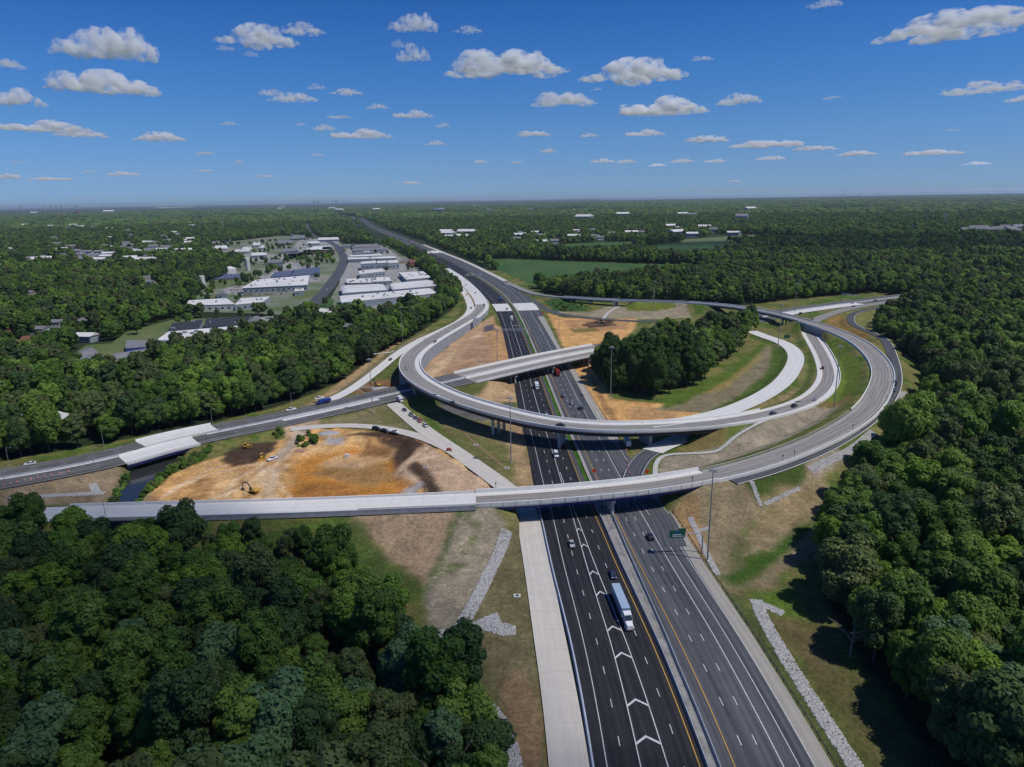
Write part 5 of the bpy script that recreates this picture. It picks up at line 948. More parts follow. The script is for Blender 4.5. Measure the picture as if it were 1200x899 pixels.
# ------------------------------------------------------------------ where trees stand
HWd = lambda x, y: np.min(np.hypot(HW.p[None, :, 0]-x[:, None], HW.p[None, :, 1]-y[:, None]), 1)
COPSE = np.array([(58, 412), (72, 400), (93, 398), (108, 414), (124, 434), (143, 462), (165, 500), (188, 548), (212, 590), (232, 630), (243, 644), (240, 655), (222, 650), (200, 626), (170, 596), (148, 574), (105, 534), (84, 516), (66, 500), (58, 460)])
def allowed(p, clear=True):
    x, y = p[:, 0], p[:, 1]; ok = ~poly_in(OPEN, x, y) | poly_in(COPSE, x, y)
    ok &= ~((y > 900) & (HWd(x, y) < 48)) if len(x) < 60000 else True
    for q in FIELDS+EXC:
        x0_, y0_ = q.min(0); x1_, y1_ = q.max(0); s = (x > x0_) & (x < x1_) & (y > y0_) & (y < y1_)
        if s.any(): i = np.where(s)[0]; ok[i[poly_in(q, x[i], y[i])]] = False
    for path, w in ((SRD, 14), (X, 18.5), (A, 9), (SR, 9)):
        s = (x > path.p[:, 0].min()-30) & (x < path.p[:, 0].max()+30) & (y > path.p[:, 1].min()-30) & (y < path.p[:, 1].max()+30); i = np.where(s)[0]
        if len(i): d = np.min(np.hypot(path.p[None, :, 0]-x[i][:, None], path.p[None, :, 1]-y[i][:, None]), 1); ok[i[d < w]] = False
    s = poly_in(CREEK, x, y); ok &= ~s
    return p[ok]
def jgrid(x0, x1, y0, y1, sp):
    gx, gy = np.meshgrid(np.arange(x0, x1, sp), np.arange(y0, y1, sp)); gx = gx+(np.arange(gx.shape[0]) % 2)[:, None]*sp*.5
    return np.stack([gx.ravel(), gy.ravel()], 1)+rng.uniform(-.36, .36, (gx.size, 2))*sp
def wedge(p, lo, hi, pad=60):
    r = np.hypot(p[:, 0], p[:, 1]); return p[(r >= lo) & (r < hi) & (np.abs(p[:, 0]) < p[:, 1]*.80+pad)]
near_pts = allowed(wedge(jgrid(-460, 560, 58, 900, 8.0), 0, 640, 60))
d_ = np.hypot(near_pts[:, 0], near_pts[:, 1]); order = np.argsort(d_); near_pts = near_pts[order]
cop = poly_in(COPSE, near_pts[:, 0], near_pts[:, 1])
# the 300 that show largest: nearest ones inside the picture
def vis(p):
    x, y = p[:, 0], p[:, 1]; zc = y*math.cos(PITCH)+(CAM_H-12)*math.sin(PITCH); up = -(CAM_H-14)*math.cos(PITCH)+y*math.sin(PITCH); return (np.abs(x/zc)*FPX < 612) & (up/zc*FPX > -470)
ind = np.where(vis(near_pts))[0][:300]; mask = np.zeros(len(near_pts), bool); mask[ind] = True
def trip(p, lo=.7, hi=1.32, zlo=.85, zhi=1.25, z=None):
    n_ = len(p); s = rng.uniform(lo, hi, n_)*(.8+.45*fbm(p[:, 0]+7000, p[:, 1]+7000, 55, 44)); zz = s*rng.uniform(zlo, zhi, n_)/1.0; g = np.array([ground_z(x, y) if (GX[0] < x < GX[-1] and GY[0] < y < GY[-1]) else -.35 for x, y in p]) if z is None else np.full(n_, z)
    return np.stack([p[:, 0], p[:, 1], g, s, s, zz, rng.uniform(0, 6.28, n_)], 1)
SPECIAL = [((470, 783), 'pale', 'rounded pale blue-green tree standing out of the dark foreground woods', 1.15), ((330, 835), 'pale', 'big pale green spreading tree low in the dark foreground woods', 1.45), ((1090, 712), 'lime', 'bright yellow-green tree top in the shaded right-hand woods', 1.1),
           ((160, 640), 'lime', 'lime green tree just below the left ramp bridge', 1.2), ((182, 640), 'lime', 'lime green tree, right of two, below the left ramp', 1.1), ((128, 658), 'lime', 'yellow-green tree left of the lime pair under the ramp', .9), ((1165, 800), 'lime', 'yellow-green tree near the bottom right edge of the woods', 1.2), ((60, 690), 'lime', 'bright green tree at left of the foreground woods', 1.1)]
taken = {}
for (uv, kind, lab, sc) in SPECIAL:
    x, y = W(*uv, 12); k = ind[np.argmin(np.hypot(near_pts[ind, 0]-x, near_pts[ind, 1]-y))]; taken[int(k)] = (kind, lab, sc)
GR = {}
for j, k in enumerate(ind):
    x, y = near_pts[k]; mesh, tm = NEAR[(j*5+int(x*3)) % 7]; tone = int(rng.integers(0, 10)); s = float(rng.choice([rng.uniform(.62, .85), rng.uniform(.85, 1.1), rng.uniform(1.0, 1.35)]))*(1.12 if x > 0 else 1.0); lab = None
    if int(k) in taken: kind, lab, s = taken[int(k)]; mt = {'pale': LEAFP, 'lime': LEAFL}[kind]; g = None
    else:
        side = 'left foreground woods' if x < 0 else 'right-hand woods'; t0_ = x/y; side += ', left part' if (t0_ < -.42 or 0 < t0_ < .62) else ', right part' if (t0_ > .72 or -.2 < t0_ < 0) else ', middle part'; size_ = 'large' if s > 1.08 else 'medium' if s > .95 else 'smaller'
        dist = 'bottom edge' if y < 135 else ('middle' if y < 180 else 'far edge')
        if tone < 3: mt = LEAFD; t = 'dull dark green'
        elif tone == 9 and y > 170: mt = LEAFL; t = 'bright yellow-green'
        elif tone == 8 and y < 170: mt = LEAFP; t = 'pale green'
        elif tone == 7: mt = LEAFO; t = 'olive green'
        elif tone == 6 and y > 150: mt = LEAFF; t = 'fresh green'
        else: mt = LEAF; t = 'mid green'
        g = '%s %s trees at the %s of the %s' % (size_, t, dist, side); lab = '%s %s tree at the %s of the %s' % (size_, t, dist, side)
    if -112 < x < -62 and y > 186: s = min(s, .78)
    e = empty('broadleaf_tree', (x, y, ground_z(x, y)-.1), lab, 'tree', g, random.uniform(0, 6.28)); e.scale = (s, s, s*random.uniform(.88, 1.2))
    c = link('crown', mesh, e); link('trunk', tm, e)
    if mt is not LEAF: c.material_slots[0].link = 'OBJECT'; c.material_slots[0].material = mt
rest = near_pts[~mask]; dr = np.hypot(rest[:, 0], rest[:, 1])
hi_ = dr < 460; _tr = trip(rest[hi_]); _ic = poly_in(COPSE, _tr[:, 0], _tr[:, 1]); _tr[_ic, 5] *= 1.42; _tr[_ic, 3:5] *= 1.15; _ir = (~_ic) & (_tr[:, 0] > 80); _tr[_ir, 5] *= 1.32; _tr[_ir, 3:5] *= 1.12
CP_ = [mesh_tq('copse_tree', *crown_arrays(600+k, 15+k*3, 3200, .44, rad=[6.4, 5.2, 5.8][k], hgt=[11, 13, 12][k], z0=4.4), [[LEAFD, LEAFC, LEAFC][k], BARK], trunk_mb(70+k)) for k in range(3)]
scatter('copse', _tr[_ic], CP_, 'dense dark copse enclosed by the ramps right of the highway'); _tr = _tr[~_ic]
scatter('near_woods', _tr, NEARFULL, 'leafy woods closing round the interchange')
_m2 = rest[~hi_]; mid_pts = np.concatenate([_m2, allowed(wedge(jgrid(-1250, 1350, 380, 1500, 9.3), 640, 1450))]); mid_pts = mid_pts[(fbm(mid_pts[:, 0]+5000, mid_pts[:, 1]+5000, 60, 43) > .27)]; scatter('middle_woods', trip(mid_pts), MID, 'woods beyond the interchange as one green mass')
lp = allowed(wedge(jgrid(-3400, 3400, 800, 4300, 13.5), 1450, 4200)); lp = lp[~((HWd(lp[:, 0], lp[:, 1]) < 46))]
lp = lp[fbm(lp[:, 0]+9000, lp[:, 1]+9000, 420, 41) > .30]
scatter('far_woods', trip(lp, .85, 1.4, .75, 1.15, -.35), LOW, 'distant woods stretching towards the horizon')
fp = wedge(jgrid(-11500, 11500, 2500, 14000, 42), 4200, 14000); fp = allowed(fp); fp = fp[~((fp[:, 1] < 6500) & (HWd(fp[:, 0], fp[:, 1]) < 60))]; fp = fp[fbm(fp[:, 0]+20000, fp[:, 1]+20000, 900, 42) > .36]
scatter('horizon_woods', trip(fp, 1.2, 2.0, .6, 1.1, -.35), FARC, 'tree cover fading out below the horizon')
# single trees dotted through the estate
tp = jgrid(-1300, -60, 620, 2400, 26); ins = np.zeros(len(tp), bool)
for q in EXC[:4]: ins |= poly_in(q, tp[:, 0], tp[:, 1])
tp = tp[ins]; ok_ = np.ones(len(tp), bool)
for c_, r_ in FOOT: ok_ &= ~((abs(tp[:, 0]-c_[0]) < r_[0]) & (abs(tp[:, 1]-c_[1]) < r_[1]))
ok_ &= np.min(np.hypot(SRD.p[None, :, 0]-tp[:, 0][:, None], SRD.p[None, :, 1]-tp[:, 1][:, None]), 1) > 16; tp = tp[ok_]; tp = tp[fbm(tp[:, 0]+3000, tp[:, 1]+3000, 90, 47) > .52]
scatter('estate_trees', trip(tp, .5, .85, .8, 1.1, -.3), MID[:5], 'rows and clumps of small trees between the estate buildings')
# bare dead trees among the foreground crowns
def dead_tree(u, v, zt, lab, h=15):
    x, y = W(u, v, zt); e = empty('dead_tree', (x, y, ground_z(x, y)-.1), lab, 'tree'); r = random.Random(int(u)); mb = MB(); mb.tube((0, 0, 0), (.4, .2, h*.6), .3, .2, 7); mb.build('trunk', DEADW, e)
    for k in range(9):
        a = r.uniform(0, 6.28); z = h*r.uniform(.35, .6); L = r.uniform(2.5, 5); q = (.3+math.cos(a)*L, .2+math.sin(a)*L, z+L*1.1); b_ = MB().tube((.3, .2, z), q, .14, .05, 5)
        for j in range(2): a2 = a+r.uniform(-.8, .8); b_.tube(q, (q[0]+math.cos(a2)*1.8, q[1]+math.sin(a2)*1.8, q[2]+r.uniform(.5, 2)), .05, .02, 4)
        b_.build('branch', DEADW, e)
DEADW = mat('dead_wood', (.26, .235, .22), (.17, .15, .14), 1.0)
dead_tree(425, 845, 15, 'bare dead tree with pale twisting branches in the dark foreground woods', 18); dead_tree(515, 890, 14, 'bare forked dead tree at the bottom edge of the foreground woods', 18); dead_tree(1000, 738, 8, 'slender pale-trunked dead tree at the edge of the right-hand woods', 13); dead_tree(150, 632, 12, 'bare grey tree below the left ramp bridge', 14)
# shrubs on the creek bank and site
sh = []
for q, n_ in ((P([(205, 541), (247, 526), (240, 536), (205, 553), (178, 574), (160, 588), (152, 590), (175, 565)]), 150), (P([(126, 590), (134, 572), (146, 552), (150, 556), (140, 570), (132, 590)]), 60), (P([(196, 520), (205, 515), (212, 530), (204, 535)]), 10), (P([(345, 515), (365, 508), (374, 514), (370, 522), (350, 524)]), 22), (P([(318, 508), (332, 505), (333, 512), (320, 514)]), 10), (P([(645, 355), (675, 354), (688, 360), (660, 366)]), 45)):
    x0_, y0_ = q.min(0); x1_, y1_ = q.max(0); p = np.stack([rng.uniform(x0_, x1_, n_*3), rng.uniform(y0_, y1_, n_*3)], 1); p = p[poly_in(q, p[:, 0], p[:, 1])][:n_]; sh.append(p)
sh = np.concatenate(sh); t_ = trip(sh, .14, .3, .6, 1.0); t_[:, 2] -= 1.0; scatter('bank_shrubs', t_, MID[:4], 'low green shrubs on the creek bank')

# ================================================================== VEHICLES
def paint_mat(name, c): 
    m = mat(name, c, rough=.3, spec=.5)
    b = m.node_tree.nodes['Principled BSDF']; b.inputs['Coat Weight'].default_value = .4; b.inputs['Coat Roughness'].default_value = .08; return m
PT = {k: paint_mat('paint_'+k, c) for k, c in dict(white=(.72, .73, .74), silver=(.38, .39, .41), black=(.012, .012, .014), grey=(.09, .095, .10), red=(.30, .025, .02), blue=(.02, .06, .28), navy=(.015, .025, .07), yellow=(.55, .33, .03), teal=(.05, .22, .25), darkred=(.16, .02, .02), green=(.03, .22, .14)).items()}
TYRE = mat('tyre_rubber', (.015, .015, .015), rough=.9); HLAMP = mat('lamp_lens', (.6, .6, .58), rough=.2); TLAMP = mat('tail_lens', (.3, .01, .01), rough=.3); CHR = mat('dark_trim', (.03, .03, .03), rough=.5)
def wheels(e, pos, r=.34, w=.24):
    for x, y in pos: MB().tube((x-w/2, y, r), (x+w/2, y, r), r, r, 12).build('wheel', TYRE, e)
VM = {}
def shell(pts_low, pts_roof, w, inset):      # side profile (y,z) -> a car body with tumblehome
    pass
def car_meshes(kind):
    if kind in VM: return VM[kind]
    P_ = dict(sedan=dict(L=4.7, w=1.82, body=[(-2.35, .35), (-2.38, .75), (-2.2, .92), (-1.3, .98), (1.0, .95), (2.0, .82), (2.35, .62), (2.33, .33)], cab=[(-1.75, .95), (-1.0, 1.42), (.25, 1.44), (1.15, .93)], wy=1.42),
              suv=dict(L=4.7, w=1.92, body=[(-2.32, .42), (-2.36, .9), (-2.25, 1.1), (-1.3, 1.12), (1.0, 1.08), (2.05, .98), (2.33, .75), (2.3, .42)], cab=[(-2.2, 1.08), (-1.9, 1.68), (.35, 1.72), (1.2, 1.06)], wy=1.42),
              pickup=dict(L=5.7, w=2.0, body=[(-2.85, .5), (-2.85, 1.12), (-.7, 1.12), (-.6, 1.12), (1.5, 1.12), (2.6, 1.0), (2.85, .75), (2.83, .5)], cab=[(-.75, 1.1), (-.55, 1.8), (.75, 1.82), (1.55, 1.1)], wy=1.75),
              van=dict(L=5.6, w=2.05, body=[(-2.8, .4), (-2.82, 1.3), (-2.8, 1.35), (0, 1.35), (1.9, 1.25), (2.5, 1.05), (2.8, .8), (2.78, .4)], cab=[(-2.78, 1.33), (-2.7, 2.15), (1.0, 2.2), (2.0, 1.22)], wy=1.7))[kind]
    def sec(prof, wl, wh):
        mb = MB(); zmin = min(z for _, z in prof); zmax = max(z for _, z in prof); n = len(prof); vs = []
        for sg in (-1, 1):
            for y, z in prof: f = (z-zmin)/(zmax-zmin); vs.append((sg*(wl*(1-f)+wh*f)/2, y, z))
        mb.add(vs, [(k, n+k, n+(k+1) % n, (k+1) % n) for k in range(n)]+[tuple(range(n)), tuple(range(2*n-1, n-1, -1))]); return mb
    body = sec(P_['body'], P_['w'], P_['w']*.94); o = body.build('x', None); m1 = o.data; bpy.data.objects.remove(o)
    g = sec(P_['cab'], P_['w']*.90, P_['w']*.74); o = g.build('x', None); m2 = o.data; bpy.data.objects.remove(o)
    cb = P_['cab']; rf = MB(); a, b_ = cb[1], cb[2]; wv = P_['w']*.75/2
    rf.add([(-wv, a[0]-.03, a[1]-.02), (wv, a[0]-.03, a[1]-.02), (wv, b_[0]+.03, b_[1]-.02), (-wv, b_[0]+.03, b_[1]-.02), (-wv*.93, a[0]+.05, a[1]+.05), (wv*.93, a[0]+.05, a[1]+.05), (wv*.93, b_[0]-.05, b_[1]+.05), (-wv*.93, b_[0]-.05, b_[1]+.05)], [(3, 2, 1, 0), (4, 5, 6, 7), (0, 1, 5, 4), (1, 2, 6, 5), (2, 3, 7, 6), (3, 0, 4, 7)])
    if kind == 'van': 
        for sg in (-1, 1): rf.box((sg*P_['w']*.41, -1.0, 1.72), (.06, 3.3, .8))
    for sg in (-1, 1): rf.add([(sg*P_['w']*.38, (cb[2][0]+cb[3][0])/2-.05, (cb[2][1]+cb[3][1])/2), (sg*P_['w']*.40, (cb[2][0]+cb[3][0])/2+.1, (cb[2][1]+cb[3][1])/2), (sg*P_['w']*.37, cb[2][0]+.05, cb[2][1]), (sg*P_['w']*.36, cb[2][0]-.08, cb[2][1])], [(0, 1, 2, 3)])
    o = rf.build('x', None); m3 = o.data; bpy.data.objects.remove(o)
    o = MB().tube((-.11, 0, 0), (.11, 0, 0), .34, .34, 12).build('x', TYRE); m4 = o.data; bpy.data.objects.remove(o)
    y1 = max(y for y, _ in P_['body']); zl = .68 if kind == 'sedan' else .82
    o = MB().box((0, y1-.12, zl), (.36, .3, .16)).build('x', HLAMP); m5 = o.data; bpy.data.objects.remove(o)
    y0 = min(y for y, _ in P_['body']); o = MB().box((0, y0+.03, zl+.12), (.3, .12, .2)).build('x', TLAMP); m6 = o.data; bpy.data.objects.remove(o)
    VM[kind] = (m1, m2, m3, m4, m5, m6, P_); return VM[kind]
def slotmat(o, m):
    if not o.data.materials: o.data.materials.append(None)
    o.material_slots[0].link = 'OBJECT'; o.material_slots[0].material = m
def car(kind, color, pos, ang, label, group=None, name=None):
    m1, m2, m3, m4, m5, m6, P_ = car_meshes(kind); e = empty(name or {'sedan': 'car', 'suv': 'car', 'pickup': 'pickup_truck', 'van': 'van'}[kind], pos, label, {'sedan': 'car', 'suv': 'car', 'pickup': 'pickup', 'van': 'van'}[kind], group, ang-math.pi/2)
    slotmat(link('body', m1, e), PT[color]); slotmat(link('windows', m2, e), GLASS); slotmat(link('roof', m3, e), PT[color])
    for sx in (-1, 1):
        for sy in (-1, 1): w = link('wheel', m4, e); w.location = (sx*(P_['w']/2-.13), sy*P_['wy'], .34)
        h = link('headlight', m5, e); h.location = (sx*P_['w']*.36, 0, 0); t = link('tail_light', m6, e); t.location = (sx*P_['w']*.38, 0, 0)
    return e
def on(path, u, v, z=None, o=None, rev=False, dz=.07):
    """a place on the road whose picture position is (u,v): iterate so that height and position agree"""
    zz = 0 if z is None else z
    for _ in range(6):
        x, y = W(u, v, zz+.7); s = path.near(x, y); zz = float(np.interp(s, path.s, path.p[:, 2]))
        if z is not None: zz = z
    return Vector((x, y, zz+dz)), path.ang(s)+(math.pi if rev else 0)
CARS = [
 (HW, 670, 637, 'silver', 'sedan', 1, 'silver sedan nearest the chevron markings on the dark carriageway'), (HW, 718, 673, 'navy', 'sedan', 1, 'dark blue sedan just behind the semi-trailer truck'), (HW, 651.7, 533, 'white', 'van', 1, 'white van between the two curved overpasses on the dark carriageway'),
 (HW, 641, 487, 'white', 'sedan', 1, 'white sedan just beyond the loop flyover on the dark carriageway'), (HW, 620, 442, 'grey', 'sedan', 1, 'grey sedan just under the cross-road bridge on the dark carriageway'), (HW, 594, 362, 'teal', 'pickup', 1, 'small teal truck at the pale bridge patch of the dark carriageway'),
 (HW, 762, 629, 'black', 'suv', 0, 'black car alone on the worn carriageway before the near overpass'), (HW, 659, 464, 'black', 'sedan', 0, 'dark sedan behind the red truck on the worn carriageway'), (HW, 670, 472.5, 'silver', 'sedan', 0, 'silver sedan between two dark vehicles on the worn carriageway'), (HW, 681, 478, 'grey', 'van', 0, 'dark van in the right lane of the worn carriageway'),
 (B, 476, 431, 'silver', 'sedan', 1, 'silver car at the tight left end of the loop ramp'), (B, 510, 401, 'black', 'suv', 1, 'black car climbing the left loop ramp'), (B, 527, 386, 'white', 'sedan', 1, 'white car on the upper left loop ramp'), (D, 498, 397, 'grey', 'sedan', 1, 'grey car at mid length of the lower white ramp beside the loop'), (D, 457.5, 421, 'black', 'sedan', 1, 'black car low on the white ramp beside the loop'),
 (B, 511, 463, 'white', 'sedan', 1, 'white car on the near bend of the loop flyover'), (B, 531, 472, 'black', 'sedan', 1, 'black car ahead of the white one on the loop flyover'), (B, 657, 498, 'black', 'sedan', 1, 'black car on the loop flyover right above the highway'), (B, 567, 357, 'grey', 'suv', 1, 'grey car near the top merge of the left ramps'), (B, 570, 368, 'white', 'suv', 1, 'white car on the merge bend of the left ramps'), (B, 557, 343, 'black', 'sedan', 1, 'dark car high on the concrete merge beside the highway'),
 (B, 964, 431, 'darkred', 'suv', 1, 'dark red car on the inner right-hand ramp beyond its bend'), (B, 955.5, 468, 'silver', 'sedan', 1, 'silver car in the bend of the inner right-hand ramp'), (B, 931, 475.5, 'black', 'suv', 1, 'black car leading the silver one on the inner right-hand ramp'), (B, 906, 484, 'navy', 'sedan', 1, 'navy car nearest the ramp merge at right'), (B, 952, 374.5, 'grey', 'sedan', 1, 'grey car entering the inner ramp above the bridge at right'),
 (X, 938, 367, 'black', 'sedan', 1, 'dark car on the pale lane of the far cross road'), (X, 1000, 359, 'black', 'sedan', 1, 'black car at right of the far cross road'), (X, 1026, 352.5, 'grey', 'pickup', 1, 'grey pickup at the far right end of the cross road'), (X, 999, 355, 'silver', 'sedan', 1, 'silver car beyond the black one on the far cross road'),
 (SR, 1049, 450, 'black', 'van', 0, 'black van in the shade of the frontage road by the woods'), (SR, 1047.5, 457, 'grey', 'suv', 0, 'dark grey car right behind the black van on the frontage road'),
 (E1, 474, 480, 'black', 'sedan', 0, 'black car at the head of the parked row on the concrete ramp'), (E1, 482, 486, 'grey', 'suv', 0, 'grey car second in the parked row on the concrete ramp'), (E1, 487, 489.5, 'navy', 'sedan', 0, 'navy car third in the parked row on the concrete ramp'), (E1, 492, 493, 'red', 'suv', 0, 'red car parked in the row on the concrete ramp'), (E1, 498.5, 498.5, 'silver', 'suv', 0, 'silver car at the tail of the parked row on the concrete ramp'),
 (E2, 441, 502, 'black', 'suv', 0, 'black car parked leftmost on the curved concrete branch'), (E2, 450, 504, 'black', 'sedan', 0, 'black car parked in the middle on the curved concrete branch'), (E2, 462, 506, 'white', 'pickup', 0, 'white pickup parked rightmost on the curved concrete branch'),
 (X, 35, 543, 'white', 'sedan', 1, 'white sedan on the cross road at the far left'), (X, 341, 480, 'white', 'pickup', 1, 'white pickup on the cross road shoulder by the green slope'), (X, 374, 466.5, 'white', 'pickup', 1, 'white pickup beside the blue dump truck'),
 (HW, 548, 322, 'white', 'van', 1, 'white van far up the dark carriageway'), (HW, 540, 314, 'silver', 'suv', 1, 'silver car far up the dark carriageway'), (HW, 513, 302, 'white', 'van', 1, 'white van in the distance on the dark carriageway'), (HW, 588, 333, 'black', 'suv', 0, 'black car far up the worn carriageway'), (HW, 566, 322, 'grey', 'suv', 0, 'grey car far up the worn carriageway'), (HW, 480, 281, 'black', 'van', 0, 'dark van on the distant highway'), (HW, 460, 271, 'silver', 'van', 0, 'silver van on the most distant highway stretch'), (HW, 474, 280, 'white', 'van', 1, 'white van by the distant pale bridge patch'),
 (B, 546, 334, 'silver', 'suv', 1, 'silver car on the topmost concrete of the left ramp'), (D, 547, 345, 'red', 'sedan', 1, 'small red car where the lower white ramp joins the merge'), (D, 552, 361, 'grey', 'suv', 1, 'grey car in the left lane at the merge bend')]
for path, u, v, c_, k_, rev, lab in CARS:
    p, a = on(path, u, v, rev=bool(rev)); car(k_, c_, p, a, lab)
p, a = on(SRD, 383, 340, -.1); car('van', 'white', p, a, 'white van on the straight road through the estate')
x, y = W(319, 538); car('pickup', 'white', (x, y, ground_z(x, y)+.02), 1.1, 'white pickup parked on the bare earth beside the brown mound')
x, y = W(103, 496); car('suv', 'red', (x, y, -.1), .2, 'red vehicle in the yard among trees above the cross road')
for k, (u, v) in enumerate([(440, 331), (444, 329), (448, 327), (452, 330), (455, 326), (459, 331), (463, 329), (447, 334), (457, 335), (465, 334)]):
    x, y = W(u, v); car(['sedan', 'suv'][k % 2], ['red', 'navy', 'silver', 'black', 'white', 'blue', 'grey', 'red', 'black', 'navy'][k], (x, y, -.1), .3*k, 'car in the crowded lot inside the warehouse estate', 'cars in the warehouse estate lot')
for k, (u, v) in enumerate([(82, 436), (88, 431), (108, 430), (112, 427), (104, 433)]):
    x, y = W(u, v); car('suv' if k % 2 else 'sedan', ['black', 'black', 'white', 'white', 'grey'][k], (x, y, -.08), .5, ['black car nearest the lodge wall', 'black car against the lodge doors', 'white car in the middle of the lodge lot', 'white car at the top of the lodge lot', 'grey car in the open lodge lot'][k])
for k in range(56):
    c_ = k % 19; r_ = k//19; u_, v_ = 200+(285+c_*14+r_*4)/4, 220+(482+r_*11+c_*-.3)/4; x, y = W(u_, v_); m1 = car_meshes('sedan'); e = empty('car', (x, y, -.08), 'small parked car in the big lot in front of the white plant', 'car', 'cars parked in front of the plant', .2+(k % 2)*3.14)
    slotmat(link('body', m1[0], e), PT[['black', 'silver', 'white', 'navy', 'grey', 'red', 'white'][k*5 % 7]]); slotmat(link('windows', m1[1], e), GLASS)
# semi-trailer truck
def semi(label, pos, ang, cabc, trc, L=15.2):
    e = empty('semi_truck', pos, label, 'truck', None, ang-math.pi/2)
    MB().prof([(-1.28, 1.15), (1.28, 1.15), (1.28, 4.0), (1.22, 4.08), (-1.22, 4.08), (-1.28, 4.0)], -L, -1.2).build('trailer', trc, e); MB().box((0, -L/2, 1.0), (1.0, L-3, .3)).build('trailer_frame', CHR, e)
    cb = MB(); cb.add([(-1.15, -.6, 1.0), (1.15, -.6, 1.0), (1.15, 2.1, 1.0), (-1.15, 2.1, 1.0), (-1.1, -.6, 3.7), (1.1, -.6, 3.7), (1.02, 1.2, 3.55), (-1.02, 1.2, 3.55), (-1.1, 2.1, 2.2), (1.1, 2.1, 2.2)], [(3, 2, 1, 0), (4, 5, 6, 7), (0, 1, 5, 4), (1, 2, 9, 6, 5), (2, 3, 8, 9), (3, 0, 4, 7, 8), (7, 6, 9, 8)]); cb.build('cab', cabc, e)
    MB().add([(-1.0, 2.1, .7), (1.0, 2.1, .7), (.85, 4.1, .7), (-.85, 4.1, .7), (-1.0, 2.1, 2.15), (1.0, 2.1, 2.15), (.8, 4.0, 1.75), (-.8, 4.0, 1.75)], [(3, 2, 1, 0), (4, 5, 6, 7), (0, 1, 5, 4), (1, 2, 6, 5), (2, 3, 7, 6), (3, 0, 4, 7)]).build('hood', cabc, e)
    MB().add([(-.95, 1.28, 3.42), (.95, 1.28, 3.42), (1.03, 2.1, 2.28), (-1.03, 2.1, 2.28)], [(0, 3, 2, 1)]).build('windscreen', GLASS, e).location = (0, .06, .04)
    for sx in (-1, 1): MB().box((sx*.78, 4.02, 1.15), (.34, .14, .28)).build('headlight', HLAMP, e); MB().tube((sx*1.02, -.75, 1.2), (sx*1.02, -.75, 4.0), .09, .09, 8).build('exhaust_stack', GALV, e); MB().box((sx*1.0, 3.0, .75), (.5, 1.3, .5)).build('fender', cabc, e)
    MB().box((0, 4.12, .62), (2.3, .2, .4)).build('bumper', GALV, e); MB().box((0, 1.0, .75), (1.0, 5.5, .35)).build('frame', CHR, e)
    wheels(e, [(sx*1.02, y_) for sx in (-1, 1) for y_ in (3.0, -.6, -1.9, -L+1.2, -L+2.5)], .52, .42); return e
TRB = mat('trailer_pale_blue', (.30, .40, .52), rough=.45); 
p, a = on(HW, 733, 733, rev=True); pa, _ = on(HW, 734.5, 728); semi('semi-trailer truck with a long pale blue trailer and white cab', pa, a, PT['white'], TRB, 14.5)
def box_truck(label, pos, ang, cabc, boxc, L=6.5, h=3.1, stripe=None, name='box_truck', cat='truck'):
    e = empty(name, pos, label, cat, None, ang-math.pi/2); MB().prof([(-1.2, .9), (1.2, .9), (1.2, .9+h-.6), (1.15, .9+h-.55), (-1.15, .9+h-.55), (-1.2, .9+h-.6)], -L, 0).build('cargo_box', boxc, e)
    MB().add([(-1.05, .1, .5), (1.05, .1, .5), (1.0, 2.1, .5), (-1.0, 2.1, .5), (-1.0, .1, 2.4), (1.0, .1, 2.4), (.95, 1.0, 2.35), (-.95, 1.0, 2.35), (-.98, 1.55, 1.45), (.98, 1.55, 1.45), (-.96, 2.1, 1.3), (.96, 2.1, 1.3)], [(3, 2, 1, 0), (4, 5, 6, 7), (0, 1, 5, 4), (1, 2, 11, 9, 6, 5), (2, 3, 10, 11), (3, 0, 4, 7, 8, 10), (7, 6, 9, 8), (8, 9, 11, 10)]).build('cab', cabc, e)
    MB().add([(-.88, 1.08, 2.27), (.88, 1.08, 2.27), (.92, 1.55, 1.5), (-.92, 1.55, 1.5)], [(0, 3, 2, 1)]).build('windscreen', GLASS, e).location = (0, .04, .03)
    MB().box((0, -L/2+1, .7), (1, L+1.5, .3)).build('frame', CHR, e)
    if stripe: MB().box((0, -L/2, 2.0), (2.44, L*.96, .7)).build('side_stripe', stripe, e)
    wheels(e, [(sx*.92, y_) for sx in (-1, 1) for y_ in (1.2, -L+1.4, -L+2.5)], .46, .36); return e
p, a = on(HW, 652.5, 437); box_truck('red box truck passing beneath the cross-road bridge', p, a, PT['red'], PT['red'], 8, 3.4)
p, a = on(HW, 600, 375, rev=True); box_truck('white box truck before the white stop bar on the dark carriageway', p, a, PT['white'], PT['white'], 8, 3.3)
p, a = on(HW, 629.5, 455, rev=True); box_truck('white box truck left of the median grass below the cross-road bridge', p, a, PT['white'], PT['white'], 6.5, 3.0)
p, a = on(HW, 587, 352, rev=True); box_truck('blue box truck beyond the pale bridge patch', p, a, PT['blue'], PT['blue'], 8, 3.3)
p, a = on(HW, 733, 518); box_truck('white truck with a green band under the loop flyover', p, a, PT['white'], PT['white'], 7, 3.2, PT['green'])
p, a = on(B, 556, 377, rev=True); box_truck('grey box truck on the outer lane of the loop merge', p, a, PT['white'], PT['silver'], 7.5, 3.2)
p, a = on(E1, 470, 470, 1.2); box_truck('small white box truck parked at the top of the concrete ramp', p, a, PT['white'], PT['white'], 4, 2.8)
p, a = on(HW, 515, 297, rev=False); box_truck('white truck on the distant worn carriageway', p, a, PT['white'], PT['white'], 10, 3.4)
p, a = on(HW, 461, 281, rev=True); box_truck('white truck on the distant dark carriageway', p, a, PT['white'], PT['white'], 10, 3.4)
